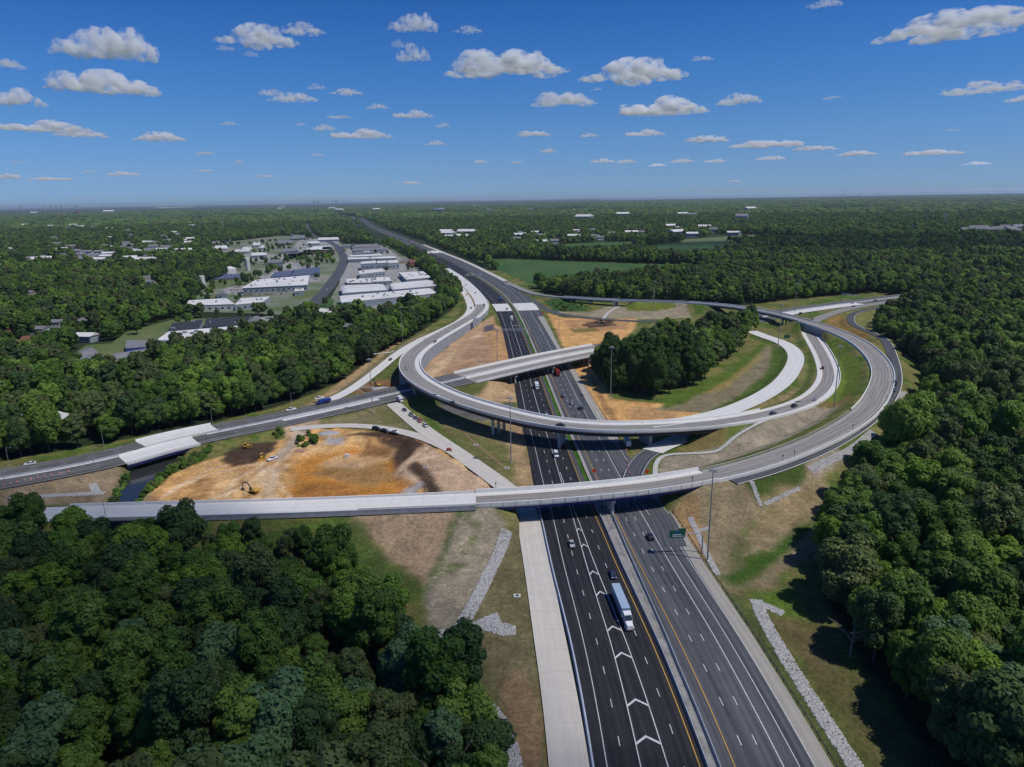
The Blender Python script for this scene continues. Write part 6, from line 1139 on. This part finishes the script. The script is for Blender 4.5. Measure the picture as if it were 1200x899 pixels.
# blue dump truck
p, a = on(X, 377.5, 472, rev=True); e = empty('dump_truck', p, 'blue dump truck on the cross road beside the dirt pile', 'truck', None, a-math.pi/2)
MB().prof([(-1.0, 1.2), (1.0, 1.2), (1.3, 2.7), (1.2, 2.7), (0, 2.1), (-1.2, 2.7), (-1.3, 2.7)], -5.4, 0).build('dump_bed', PT['blue'], e); MB().add([(-1.1, .2, .7), (1.1, .2, .7), (1.1, 2.0, .7), (-1.1, 2.0, .7), (-1.05, .2, 2.8), (1.05, .2, 2.8), (1.0, 1.6, 2.7), (-1.0, 1.6, 2.7)], [(3, 2, 1, 0), (4, 5, 6, 7), (0, 1, 5, 4), (1, 2, 6, 5), (2, 3, 7, 6), (3, 0, 4, 7)]).build('cab', PT['blue'], e)
MB().box((0, 2.7, 1.3), (1.7, 1.5, 1.1)).build('hood', PT['blue'], e); MB().box((0, 1.86, 2.2), (1.8, .14, .7)).build('windscreen', GLASS, e); MB().box((0, -1.5, .95), (1, 8, .3)).build('frame', CHR, e); wheels(e, [(sx*1.0, y_) for sx in (-1, 1) for y_ in (2.5, -2.6, -3.9)], .52, .4)
# excavators and dozers
YP = PT['yellow']
def excavator(label, pos, ang, reach=1.0):
    e = empty('excavator', pos, label, 'excavator', None, ang)
    for sy in (-1, 1): MB().prof([(-1.9, .15), (-1.6, 0), (1.6, 0), (1.9, .15), (2.0, .5), (1.75, .85), (-1.75, .85), (-2.0, .5)], sy*1.25-.32, sy*1.25+.32).build('track', TYRE, e)
    MB().box((-.3, 0, .85), (2.2, 1.6, .35), base=True).build('carrier', CHR, e); MB().prof([(-2.7, 1.2), (1.2, 1.2), (1.2, 1.9), (-.4, 2.1), (-2.3, 2.25), (-2.75, 1.9)], -1.35, 1.35).build('upper_body', YP, e)
    MB().add([(.0, .35, 1.9), (1.4, .35, 1.7), (1.4, 1.3, 1.7), (.0, 1.3, 1.9), (.05, .4, 3.1), (1.1, .4, 3.1), (1.1, 1.25, 3.1), (.05, 1.25, 3.1)], [(3, 2, 1, 0), (4, 5, 6, 7), (0, 1, 5, 4), (1, 2, 6, 5), (2, 3, 7, 6), (3, 0, 4, 7)]).build('cab', GLASS, e)
    b1, b2, b3, b4 = (1.0, -.2, 1.8), (3.4, -.2, 5.0), (6.4, -.2, 4.6), (7.0, -.2, 1.4)
    MB().tube(b1, b2, .34, .28, 6).tube(b2, b3, .28, .22, 6).build('boom', STEELB if False else CHR, e); MB().tube(b3, b4, .24, .16, 6).build('stick', CHR, e)
    MB().prof([(6.5, 1.5), (7.3, 1.5), (7.4, .8), (6.9, .25), (6.2, .5)], -.75, .35).build('bucket', CHR, e); e.scale = (.85,)*3; return e
def dozer(label, pos, ang):
    e = empty('bulldozer', pos, label, 'bulldozer', None, ang)
    for sy in (-1, 1): MB().prof([(-1.5, .15), (-1.2, 0), (1.3, 0), (1.6, .2), (1.6, .6), (1.2, .95), (-1.4, .9), (-1.7, .5)], sy*1.0-.28, sy*1.0+.28).build('track', TYRE, e)
    MB().prof([(-1.5, .6), (1.6, .6), (1.7, 1.5), (.2, 1.65), (-1.5, 1.6)], -.7, .7).build('engine_body', YP, e); MB().box((-.5, 0, 1.6), (1.2, 1.3, .9), base=True).build('cab', GLASS, e); MB().box((-.5, 0, 2.5), (1.5, 1.5, .15), base=True).build('cab_roof', YP, e)
    MB().prof([(2.3, .05), (2.5, .05), (2.35, .6), (2.5, 1.2), (2.3, 1.2), (2.15, .6)], -1.7, 1.7).build('blade', YP, e); 
    for sy in (-1, 1): MB().tube((0, sy*1.35, .5), (2.3, sy*1.35, .4), .09, .09, 6).build('push_arm', YP, e)
    return e
def gpos(u, v, dz=.05): x, y = W(u, v); g = ground_z(x, y); x, y = W(u, v, g); return (x, y, ground_z(x, y)+dz)
excavator('yellow excavator with black boom raised on the tan earth near the left ramp', gpos(297, 578), 2.75); excavator('yellow excavator beside the dirt pile under the loop bend', gpos(442, 453), 2.6); excavator('yellow excavator on the dark soil strip right of the highway', gpos(706, 379), 2.9)
dozer('yellow bulldozer left of the parked white pickup', gpos(307, 538), -1.2); dozer('yellow bulldozer at the top edge of the brown mound', gpos(289, 525), .4)
# dirt piles
def pile(label, u, v, r, h, m, name='dirt_pile'):
    x, y, z = gpos(u, v, -.2); V_, F_ = ICO2; rr = np.random.default_rng(int(u)); q = V_*(1+rr.uniform(-.15, .15, (len(V_), 1)))*np.array([r, r*.7, h]); o = link(name, grid_mesh(name, q, F_, m)); o.location = (x, y, z); tagp(o, label, 'pile'); return o
DP = mat('pile_soil', (.16, .09, .05), (.10, .06, .035), .6, bump=.2, bscale=1.2); GP = mat('pile_gravel', (.42, .42, .43), (.3, .3, .31), 1.0, bump=.15)
pile('brown dirt pile behind the excavator under the loop bend', 428, 457, 5, 2.2, DP); pile('grey gravel pile beside the dirt pile under the loop bend', 445, 456, 7, 1.5, GP, 'gravel_pile'); pile('long dark soil pile at the right-hand excavator', 692, 381, 9, 1.6, DP); pile('short dark soil pile right of the right-hand excavator', 716, 381, 6, 1.4, DP); pile('pale rubble heap above the orange pond', 385, 508, 6, 1.0, GP, 'gravel_pile')
RP = mat('rusty_wreckage', (.35, .05, .04), (.4, .35, .3), 1.2); pile('red and white debris heap on the bare earth by the track', 352, 530, 3, .8, RP, 'debris_heap')
MB().box((0, 0, 0), (2.2, 1.2, 1.6), base=True).build('pump_unit', PT['white'], label='small white pump unit in the middle of the orange basin', cat='pump').location = gpos(407, 536)
CB_ = mat('precast_concrete', (.5, .49, .47), rough=.8)
for u, v, l in ((499, 548, 'square concrete inlet box on the dark strip of the tan slope'), (558, 522, 'round-lidded inlet box on the grass right of the concrete ramp'), (594, 549, 'small inlet box on the grass near the tall light pole'), (606, 699, 'concrete inlet box alone on the olive grass beside the concrete ramp')):
    e = empty('drain_inlet', gpos(u, v, -.1), l, 'drain'); MB().box((0, 0, 0), (2.2, 1.8, .5), base=True).build('inlet_box', CB_, e); MB().box((0, 0, .5), (1.1, .8, .06), base=True).build('grate', CHR, e)
for pxl, w in (([(545, 508), (558, 520), (575, 534), (594, 549)], 1.2),):
    q = Path([(*W(u, v), 0) for u, v in pxl], 3, 2); d_, p_, n_ = q.seg(); mb = MB()
    for k in range(len(d_)):
        for sg in (-1, 1): x, y = p_[k, :2]+n_[k]*w/2*sg; mb.v.append((x, y, ground_z(*p_[k, :2])+.12))
    mb.f = [(2*k, 2*k+1, 2*k+3, 2*k+2) for k in range(len(d_)-1)]; mb.build('swale', mat('swale_soil', (.26, .18, .1), (.2, .13, .08), .8), kind='structure')
# trailer-mounted red machine with two workers on the concrete ramp
SKIN = mat('skin', (.35, .2, .13), rough=.6)
def person(pos, shirt, label, ang=0):
    e = empty('person', pos, label, 'person', None, ang)
    bm = bmesh.new(); J = [(0, 0, .95), (0, 0, 1.2), (0, 0, 1.42), (0, 0, 1.52), (0, .02, 1.66), (-.2, 0, 1.4), (-.26, .05, 1.12), (-.24, .2, .9), (.2, 0, 1.4), (.26, .05, 1.12), (.24, .2, .9), (-.1, 0, .88), (-.13, .05, .48), (-.14, -.02, .06), (-.14, .14, .03), (.1, 0, .88), (.14, .12, .48), (.15, .05, .06), (.15, .2, .03)]
    RD = [.15, .15, .13, .06, .105, .07, .05, .04, .07, .05, .04, .1, .07, .05, .04, .1, .07, .05, .04]; E_ = [(0, 1), (1, 2), (2, 3), (3, 4), (2, 5), (5, 6), (6, 7), (2, 8), (8, 9), (9, 10), (0, 11), (11, 12), (12, 13), (13, 14), (0, 15), (15, 16), (16, 17), (17, 18)]
    me = bpy.data.meshes.new('body'); me.from_pydata(J, E_, []); o = link('body', me, e); sk = o.modifiers.new('skin', 'SKIN')
    for k, r in enumerate(RD): me.skin_vertices[0].data[k].radius = (r, r*.8)
    me.skin_vertices[0].data[0].use_root = True; o.modifiers.new('sub', 'SUBSURF').levels = 1; o.modifiers['sub'].render_levels = 1; me.materials.append(shirt)
    sk.use_smooth_shade = True; me.materials.append(shirt)
    MB().tube((0, .02, 1.7), (0, .02, 1.8), .15, .10, 10).build('hard_hat', PT['white'], e); return e
HV = mat('orange_workwear', (.6, .14, .03), rough=.8); HVY = mat('lime_workwear', (.45, .55, .05), rough=.8)
x, y, z = gpos(526, 529); e = empty('compactor', (x, y, z+.1), 'small red machine standing on the edge of the concrete ramp', 'machine'); MB().box((0, 0, .4), (2.4, 1.4, 1.0), base=True, taper=.85).build('housing', PT['red'], e); wheels(e, [(1.0, -.5), (1.0, .5), (-1.0, -.5), (-1.0, .5)], .4, .3); MB().tube((.6, 0, 1.3), (.6, 0, 2.2), .05, .05, 6).build('exhaust_pipe', CHR, e)
x, y, z = gpos(529.5, 530.5); person((x, y, z+.1), HV, 'worker in orange standing right beside the small red machine', .5); x, y, z = gpos(531, 479); person(gpos(430.5, 483), HVY, 'worker in lime vest by the tall pole on the grass triangle')

# ================================================================== POLES, SIGNS, GANTRIES
def solve_h(x, y, z0, vtop):
    best = 0
    for h in np.arange(4, 55, .25):
        # project
        X3 = Vector((x, y, z0+h))-Vector((0, 0, CAM_H)); cx_, cyy, cz_ = X3.dot(_cx), X3.dot(_cy), X3.dot(_F); v = 449.5-cyy/cz_*FPX
        if v <= vtop: return float(h)
    return 40.
POLEM = mat('pole_steel', (.34, .345, .35), (.26, .265, .27), .5, rough=.5, metal=.2)
def light_pole(u, vb, vt, label, z=None, mast=False, arm=0, group=None):
    x, y = W(u, vb, 0 if z is None else z); g = ground_z(x, y) if z is None else z
    if z is None: x, y = W(u, vb, g)
    h = solve_h(x, y, g, vt); e = empty('light_mast' if mast else 'light_pole', (x, y, g-.1), label, 'light pole', group); r = max(.14, h*.0075) if mast else .11
    MB().tube((0, 0, 0), (0, 0, h+.1), r*1.25, r*.55, 10).build('pole', POLEM, e); MB().tube((0, 0, 0), (0, 0, .35), r*2.2, r*2.2, 10).build('base', CB_, e)
    if mast:
        MB().tube((0, 0, h-.5), (0, 0, h-.3), 1.1, 1.1, 14).build('lamp_ring', POLEM, e)
        for k in range(4): a = k*math.pi/2+.4; MB().box((math.cos(a)*1.3, math.sin(a)*1.3, h-.75), (.8, .5, .4), a).build('luminaire', HVAC, e)
    else:
        for sg in ((1,) if arm == 0 else (-1, 1)): MB().tube((0, 0, h-.3), (sg*2.0, 0, h+.1), .06, .05, 6).build('arm', POLEM, e); MB().box((sg*2.3, 0, h+.1), (.8, .3, .14)).build('lamp_head', HVAC, e)
    return e
for a_ in [(829, 657, 549, 'tallest light mast beside the green exit sign'), (599, 542, 465, 'light mast on the grass between concrete ramp and highway'), (437, 482, 420, 'light mast on the grass triangle below the cross road'), (472, 404, 359, 'light mast at the left edge of the lower white ramp'), (715.5, 466, 406, 'light mast in front of the copse'), (765.5, 366, 329, 'light mast on the green bank behind the copse'),
           (655, 395, 364, 'light mast on the right verge beyond the cross-road bridge'), (912, 404, 356, 'light mast beside the bend of the white concrete ramp'), (931, 366, 332, 'light mast along the far cross road'), (977, 478, 405, 'light mast standing in the green loop at right'), (583, 425, 386, 'light mast in the tan soil left of the dark carriageway'), (541, 297, 282, 'distant light mast at the edge of the green field'), (555, 303, 291, 'second distant light mast at the corner of the green field'), (524, 339, 320, 'light mast on the verge by the warehouse')]:
    light_pole(*a_, mast=True)
for a_ in [(122, 524, 502, 'street light behind the cross road left of the creek'), (111, 548, 525, 'street light in front of the cross road left of the creek'), (10, 584, 546, 'street light at the far left picture edge, near side'), (11, 546, 525, 'street light at the far left picture edge, far side'), (249, 498, 480, 'street light at the right end of the creek bridge, far side'), (259, 520, 495, 'street light at the right end of the creek bridge, near side'), (342, 477, 461, 'street light by the white pickup on the cross road'), (97, 564, 542, 'short pole on the tan verge left of the creek'), (240, 524, 510, 'short pole beside the creek bridge end'), (288, 502, 489, 'short pole between brown mound and cross road'),
           (532, 408, 392, 'short pole inside the loop wall'), (620, 352, 342, 'pole at the pale bridge patch right side'), (838, 358, 349, 'short pole behind the far flyover')]: light_pole(*a_)
light_pole(124, 606, 584, 'street light on the left approach ramp over the creek', z=6.8)
for k, (u, v) in enumerate([(910, 541), (919, 513+20), (986, 502), (1033, 471), (787, 556), (735, 567), (586, 583), (496, 590)]):
    s = A.near(*W(u, v, 8)); q = A.at(s, 5.7 if k < 5 else -6.8, .9); e = empty('barrier_light', q, ['short dark post with lamp on the ramp barrier, middle of the right curve', 'short dark post beside it on the ramp barrier of the right curve', 'short dark post high on the right ramp curve', 'topmost short dark post on the right ramp curve', 'short post on the near overpass parapet by the tall mast', 'short post on the near overpass parapet above the median', 'short post on the far parapet above the concrete ramp', 'short post on the far parapet above the tan slope'][k], 'post')
    MB().tube((0, 0, 0), (0, 0, 2.6), .09, .08, 8).build('post', CHR, e); MB().box((0, 0, 2.7), (.5, .4, .5)).build('lamp_box', CHR, e)
SGN = mat('sign_green', (.01, .12, .075), rough=.4); SGW = mat('sign_legend', (.75, .76, .76), rough=.5); SGB = mat('shield_blue', (.03, .10, .4), rough=.4)
def text(body, size, loc, parent, m, rot=(math.pi/2, 0, 0), name='legend', ext=.01):
    c = bpy.data.curves.new(name, 'FONT'); c.body = body; c.size = size; c.align_x = 'CENTER'; c.align_y = 'CENTER'; c.extrude = ext; o = link(name, c, parent); o.location = loc; o.rotation_euler = rot; c.materials.append(m); return o
x, y = W(822.5, 647.5); e = empty('exit_sign', (x, y, -.3), 'green cantilever highway sign beside the tallest light mast', 'sign'); ht = 7.6
MB().tube((0, 0, 0), (0, 0, ht-.9), .26, .22, 10).tube((0, 0, ht-.92), (-.5, 0, ht-.15), .22, .2, 10).tube((-.5, 0, ht-.15), (-1.6, 0, ht), .2, .18, 10).tube((-1.6, 0, ht), (-11, 0, ht), .18, .14, 10).build('cantilever_pole', POLEM, e)
MB().box((-8.8, -.3, ht), (5.4, .12, 2.7)).build('sign_panel', SGN, e); MB().box((-7.2, -.3, ht+1.75), (2.4, .12, .75)).build('exit_number_panel', SGN, e)
MB().box((-8.9, -.38, ht+.6), (.9, .05, .8)).build('route_shield', SGB, e)
for dx_, dz_, w_ in ((-8.9, -.2, 3.0), (-8.7, -.8, 3.8), (-6.7, -.8, .5)): MB().box((dx_, -.38, ht+dz_), (w_, .04, .22)).build('legend_bar', SGW, e)
x, y = W(922, 398, 1.6); e = empty('road_sign', (x, y, 1.0), 'small green sign on posts by the bridge over the inner ramp', 'sign'); MB().box((0, 0, 3.0), (5, .12, 2.6)).build('sign_panel', SGN, e)
for sx in (-1, 1): MB().tube((sx*1.6, .15, 0), (sx*1.6, .15, 3.4), .09, .09, 6).build('post', POLEM, e)
def gantry(label, path, s, o0, o1, h, signs=()):
    a = path.at(s, o0, 0); b_ = path.at(s, o1, 0); mid_ = (a+b_)/2; e = empty('sign_gantry', mid_, label, 'gantry', None, math.atan2(b_.y-a.y, b_.x-a.x)); L = (b_-a).length
    for sx in (-1, 1): MB().tube((sx*L/2, 0, -.3), (sx*L/2, 0, h+1), .3, .25, 8).build('upright', POLEM, e)
    for dz in (0, 1.3):
        for dy in (-.6, .6): MB().tube((-L/2, dy, h+dz), (L/2, dy, h+dz), .11, .11, 6).build('truss_chord', POLEM, e)
    t = MB(); n_ = max(3, int(L/1.6))
    for k in range(n_): x0_ = -L/2+L*k/n_; x1_ = x0_+L/n_; t.tube((x0_, -.6, h+(0 if k % 2 else 1.3)), (x1_, -.6, h+(1.3 if k % 2 else 0)), .06, .06, 5); t.tube((x0_, .6, h+(0 if k % 2 else 1.3)), (x1_, .6, h+(1.3 if k % 2 else 0)), .06, .06, 5)
    t.build('truss_lattice', POLEM, e)
    for (x_, w_, hh_, m_) in signs: MB().box((x_, -.8, h+.7), (w_, .15, hh_)).build('sign_panel', m_, e)
    return e
SBK = mat('sign_back', (.30, .34, .40), (.22, .25, .3), .8, rough=.5)
gantry('lattice sign gantry over the dark carriageway beyond the cross-road bridge', HW, hy(W(612, 396)[1]), -27, 1.0, 7.0, ((6, 4.5, 3.2, SBK), (-4, 2.0, 1.6, SBK)))
gantry('thin lattice gantry across the far dark carriageway', HW, hy(W(572, 328)[1]), -26, 2, 7.5, ((3, 5, 3, SBK),)); gantry('sign gantry on the far cross road at right', X, X.near(*W(1010, 356, 2)), -16, 5, 7.5, ((-7, 4, 2.6, SBK), (4, 2, 1.6, SBK)))
p = HW.at(hy(W(600, 382)[1]), -7, .09); MB().box((0, 0, 0), (9, .9, .01), HW.ang(hy(580))-math.pi/2).build('stop_bar', WHITE, kind='structure').location = p
# orange work signs, barrels, message boards
ORS = mat('work_sign_orange', (.75, .10, .02), rough=.5); ORB = mat('barrel_orange', (.7, .13, .03), rough=.5)
for (u, v, l) in ((696, 554, 'orange diamond work sign left of the worn carriageway before the near overpass'), (758, 555, 'orange diamond work sign beside the merging ramp'), (636, 366, 'orange work sign at the far dirt patch corner'), (640, 357, 'orange work sign farther back near the far flyover')):
    x, y = W(u, v+3); e = empty('work_sign', (x, y, .05), l, 'sign'); q = 1.2; MB().add([(-q, 0, 2.1), (0, 0, 2.1-q), (q, 0, 2.1), (0, 0, 2.1+q), (-q, .06, 2.1), (0, .06, 2.1-q), (q, .06, 2.1), (0, .06, 2.1+q)], [(0, 1, 2, 3), (7, 6, 5, 4), (0, 4, 5, 1), (1, 5, 6, 2), (2, 6, 7, 3), (3, 7, 4, 0)]).build('sign_face', ORS, e)
    MB().tube((-.6, .1, 0), (0, .1, 1.4), .04, .04, 5).tube((.6, .1, 0), (0, .1, 1.4), .04, .04, 5).build('stand', CHR, e)
def barrel(): 
    e = empty('traffic_barrel', (0, 0, 0), 'barrel', 'traffic barrel'); MB().tube((0, 0, .05), (0, 0, 1.0), .32, .24, 10).build('drum', ORB, e); MB().tube((0, 0, .4), (0, 0, .55), .30, .285, 10).tube((0, 0, .7), (0, 0, .82), .277, .265, 10).build('white_bands', SGW, e); MB().tube((0, 0, 0), (0, 0, .08), .48, .44, 10).build('rubber_base', TYRE, e); return e
b0 = barrel(); first = True
BL_ = [(HW, 734, 527), (HW, 735, 533), (HW, 735, 540), (HW, 736, 547), (HW, 738, 554)]; BX = [(X, 4, 568), (X, 12, 566), (X, 20, 564), (X, 28, 562), (X, 36, 561), (X, 44, 559), (X, 52, 557.5), (X, 60, 556), (X, 70, 554), (X, 80, 552)]
for i_, (pt_, u, v) in enumerate(BL_+BX):
    p, a = on(pt_, u, v); o = b0 if first else copy_tree(b0); first = False; o.location = p; nm = ('right shoulder of the worn carriageway', 'cross road left of the creek')[i_ >= 5]; o['label'] = 'orange and white traffic barrel in the row on the '+nm; o['group'] = 'traffic barrels on the '+nm
# power line lattice towers far away
LT = mat('lattice_steel', (.4, .41, .42), rough=.6)
for k, (u, v, h, l) in enumerate(((262, 272, 45, 'grey lattice pylon in the woods above the estate'), (1106, 267, 50, 'grey lattice pylon alone in the right-hand far woods'), (290, 266, 40, 'smaller lattice pylon right of the first one'), (415, 262, 38, 'lattice pylon beside the distant highway curve'))):
    x, y = W(u, v); e = empty('pylon', (x, y, -.35), l, 'pylon'); w = 4
    lg = MB()
    for sx in (-1, 1):
        for sy in (-1, 1): lg.tube((sx*w, sy*w, 0), (sx*.7, sy*.7, h), .35, .25, 4)
    lg.build('tower_legs', LT, e); br = MB()
    for j in range(8): z0_, z1_ = h*j/8, h*(j+1)/8; a0, a1 = w-(w-.7)*j/8, w-(w-.7)*(j+1)/8; br.tube((-a0, -a0, z0_), (a1, -a1, z1_), .18, .18, 4); br.tube((a0, a0, z0_), (-a1, a1, z1_), .18, .18, 4)
    br.build('bracing', LT, e)
    for zz in (.72, .84, .96): MB().tube((-7, 0, h*zz), (7, 0, h*zz), .25, .25, 4).build('cross_arm', LT, e)

# ================================================================== CLOUDS
def cloud_mat(name, dens, noisy=False):
    m = bpy.data.materials.new(name); m.use_nodes = True; n = m.node_tree; n.nodes.remove(n.nodes['Principled BSDF']); v = n.nodes.new('ShaderNodeVolumeScatter'); v.inputs['Color'].default_value = (1, 1, 1, 1); v.inputs['Density'].default_value = dens; v.inputs['Anisotropy'].default_value = .1
    n.links.new(v.outputs[0], n.nodes['Material Output'].inputs['Volume'])
    if noisy:
        tc = n.nodes.new('ShaderNodeTexCoord'); t = n.nodes.new('ShaderNodeTexNoise'); t.inputs['Scale'].default_value = 9; t.inputs['Detail'].default_value = 6; t.inputs['Roughness'].default_value = .74; n.links.new(tc.outputs['Object'], t.inputs[0])
        mr = n.nodes.new('ShaderNodeMapRange'); mr.inputs['From Min'].default_value = .485; mr.inputs['From Max'].default_value = .56; mr.inputs['To Min'].default_value = 0; mr.inputs['To Max'].default_value = dens; n.links.new(t.outputs[0], mr.inputs[0]); n.links.new(mr.outputs[0], v.inputs['Density'])
    return m
CM = cloud_mat('cloud_vapour', .026, True); CMT = cloud_mat('thin_cloud_vapour', .02, True)
def cloud_mesh(seed, n_=26, flat=.30, vox=.022, asp=.5):
    r = random.Random(seed); bm = bmesh.new()
    for k in range(n_):
        t = r.uniform(-1, 1); x = t*.42; y = r.uniform(-.3, .3)*asp*2*(1-t*t*.6); rad = r.uniform(.05, .14)*(1.15-abs(t)*.75); z = r.uniform(0, .14)*(1-t*t)*flat/.3
        mt_ = Matrix.Translation((x, y, z))@Matrix.Diagonal((rad*1.3, rad*1.2, rad*.8, 1)); bmesh.ops.create_icosphere(bm, subdivisions=3, radius=1, matrix=mt_)
    for v in bm.verts:
        q = v.co*7; v.co += Vector((mnoise.noise(q), mnoise.noise(q+Vector((9, 3, 1))), mnoise.noise(q+Vector((2, 7, 5)))))*.045+Vector((mnoise.noise(q*3.1), mnoise.noise(q*3.1+Vector((5, 5, 1))), mnoise.noise(q*3.1+Vector((1, 8, 5)))))*.018
        if v.co.z < -.02: v.co.z = -.02+(v.co.z+.02)*.2
    me = bpy.data.meshes.new('cloud_raw'); bm.to_mesh(me); bm.free(); o = link('cloud_raw', me); md = o.modifiers.new('r', 'REMESH'); md.mode = 'VOXEL'; md.voxel_size = vox
    dg = bpy.context.evaluated_depsgraph_get(); me2 = bpy.data.meshes.new_from_object(o.evaluated_get(dg)); bpy.data.objects.remove(o)
    # second round of fine raggedness
    co = np.empty(len(me2.vertices)*3, np.float32); me2.vertices.foreach_get('co', co); co = co.reshape(-1, 3)
    no = np.array([mnoise.noise(Vector(c)*26)*.010+mnoise.noise(Vector(c)*55)*.006 for c in co]); nn = np.empty(len(me2.vertices)*3, np.float32); me2.vertices.foreach_get('normal', nn); co = co+nn.reshape(-1, 3)*no[:, None]; me2.vertices.foreach_set('co', co.astype(np.float32).ravel()); me2.name = 'cloud'; return me2
CL = [cloud_mesh(k, 22+k*3, vox=.016) for k in range(7)]
CSIZE = [np.array([max(v.co[i] for v in m.vertices)-min(v.co[i] for v in m.vertices) for i in range(3)]) for m in CL]
for m in CL: m.materials.append(CM)
CP = [(125, 48, 110, 40), (118, 93, 115, 32), (20, 112, 58, 24), (4, 73, 44, 14), (50, 147, 95, 13), (95, 156, 55, 9), (188, 159, 55, 12), (240, 179, 24, 4), (145, 203, 36, 5), (300, 40, 90, 26), (355, 33, 52, 13), (264, 55, 20, 9), (294, 62, 18, 9), (345, 113, 56, 11), (318, 108, 30, 9), (371, 101, 22, 7), (405, 107, 40, 7), (380, 149, 28, 8), (422, 156, 70, 11), (353, 145, 14, 5), (268, 144, 20, 5), (485, 25, 58, 22), (485, 60, 40, 22), (548, 34, 35, 8), (592, 73, 140, 30), (483, 133, 46, 9), (519, 146, 18, 7), (511, 167, 24, 6), (563, 189, 18, 5), (372, 181, 16, 4), (280, 189, 14, 4), (10, 206, 30, 7), (60, 209, 44, 5), (104, 201, 16, 3.5), (442, 124, 28, 7), (397, 137, 30, 4), (466, 50, 18, 12), (741, 81, 120, 28), (660, 115, 76, 18), (775, 123, 98, 22), (867, 115, 50, 14), (1130, 24, 175, 28), (967, 3, 40, 9), (1158, 101, 88, 13), (1197, 115, 34, 8), (823, 68, 28, 6), (755, 155, 45, 8), (828, 162, 50, 9), (800, 188, 30, 5), (734, 189, 24, 5), (706, 188, 30, 6), (643, 176, 20, 7), (625, 156, 42, 7), (900, 167, 80, 11), (955, 173, 48, 6), (1005, 179, 44, 6), (903, 185, 34, 5), (1092, 178, 62, 7), (1145, 191, 30, 4), (690, 158, 24, 5), (838, 188, 26, 5), (605, 190, 16, 4), (770, 193, 22, 4), (240, 200, 20, 3), (310, 206, 24, 3), (480, 214, 30, 3), (860, 212, 16, 2.5), (1115, 152, 14, 3), (975, 114, 22, 4), (700, 104, 14, 4), (20, 190, 14, 3)]
def where(u, v):
    hy_ = 232.5+(u-600)*math.tan(ROLL); return ('upper' if v < 60 else 'high' if v < 110 else 'middle' if v < 165 else 'low')+' sky, '+('far left' if u < 150 else 'left' if u < 330 else 'left of centre' if u < 520 else 'centre' if u < 680 else 'right of centre' if u < 880 else 'right' if u < 1080 else 'far right')
SEEN = {}
for k, (u, v, w_, h_) in enumerate(CP):
    x = u-600; y = 449.5-v; c, s = math.cos(ROLL), math.sin(ROLL); d = (_cx*x+_cy*y+_F*FPX).normalized()
    alt = 1250+random.uniform(-60, 60); t = (alt-CAM_H)/max(d.z, .012); t = min(t, 62000); pos = Vector((0, 0, CAM_H))+d*t; ppm = FPX/(t*d.dot(_F)); j = k % 7; sw = w_/ppm/CSIZE[j][0]*1.08; sh_ = h_/ppm/CSIZE[j][2]*.92
    depth = sw*.8
    o = link('cloud', CL[j]); o.location = pos-Vector((0, 0, CSIZE[j][2]*sh_*.4)); yaw = math.atan2(d.y, d.x)-math.pi/2; o.rotation_euler.z = yaw+(math.pi if random.random() < .5 else 0); o.scale = (sw, depth, sh_)
    size = 'long white' if w_ > 85 else 'broad white' if w_ > 55 else 'small white' if w_ > 30 else 'tiny thin'; lab = '%s cumulus cloud in the %s' % (size, where(u, v)); n_ = SEEN.get(lab, 0); SEEN[lab] = n_+1; tagp(o, lab, 'cloud', 'fair weather clouds')
    if w_ < 32 or k % 5 == 3: o.material_slots[0].link = 'OBJECT'; o.material_slots[0].material = CMT
# clouds that are overhead, outside the frame, and shade the foreground and a band of far woods
SH = cloud_mesh(77, 60, vox=.02, asp=.9); SH.materials.append(cloud_mat('overhead_cloud_vapour', .0065))
def shade_cloud(gx, gy, w_, d_, h_, lab, rz=0, alt=1300):
    k = (alt)/SD.z; o = link('cloud', SH); o.location = (gx+SD.x*k, gy+SD.y*k, alt); o.scale = (w_, d_, h_); o.rotation_euler.z = rz; tagp(o, lab, 'cloud'); return o
shade_cloud(-10, -243, 1800, 800, 900, 'cumulus cloud overhead that shades the foreground')
shade_cloud(900, 1560, 1900, 480, 700, 'cumulus cloud overhead that shades a band of woods at right', alt=1300)
# ------------------------------------------------------------------ haze
hm = bpy.data.materials.new('haze_air'); hm.use_nodes = True; n = hm.node_tree; n.nodes.remove(n.nodes['Principled BSDF']); v = n.nodes.new('ShaderNodeVolumePrincipled'); v.inputs['Color'].default_value = (.74, .87, 1, 1); v.inputs['Density'].default_value = 2.8e-5; v.inputs['Anisotropy'].default_value = .2
n.links.new(v.outputs[0], n.nodes['Material Output'].inputs['Volume'])
MB().box((0, 32500, (-7+222)/2), (150000, 75000, 229)).build('haze', hm, kind='stuff')
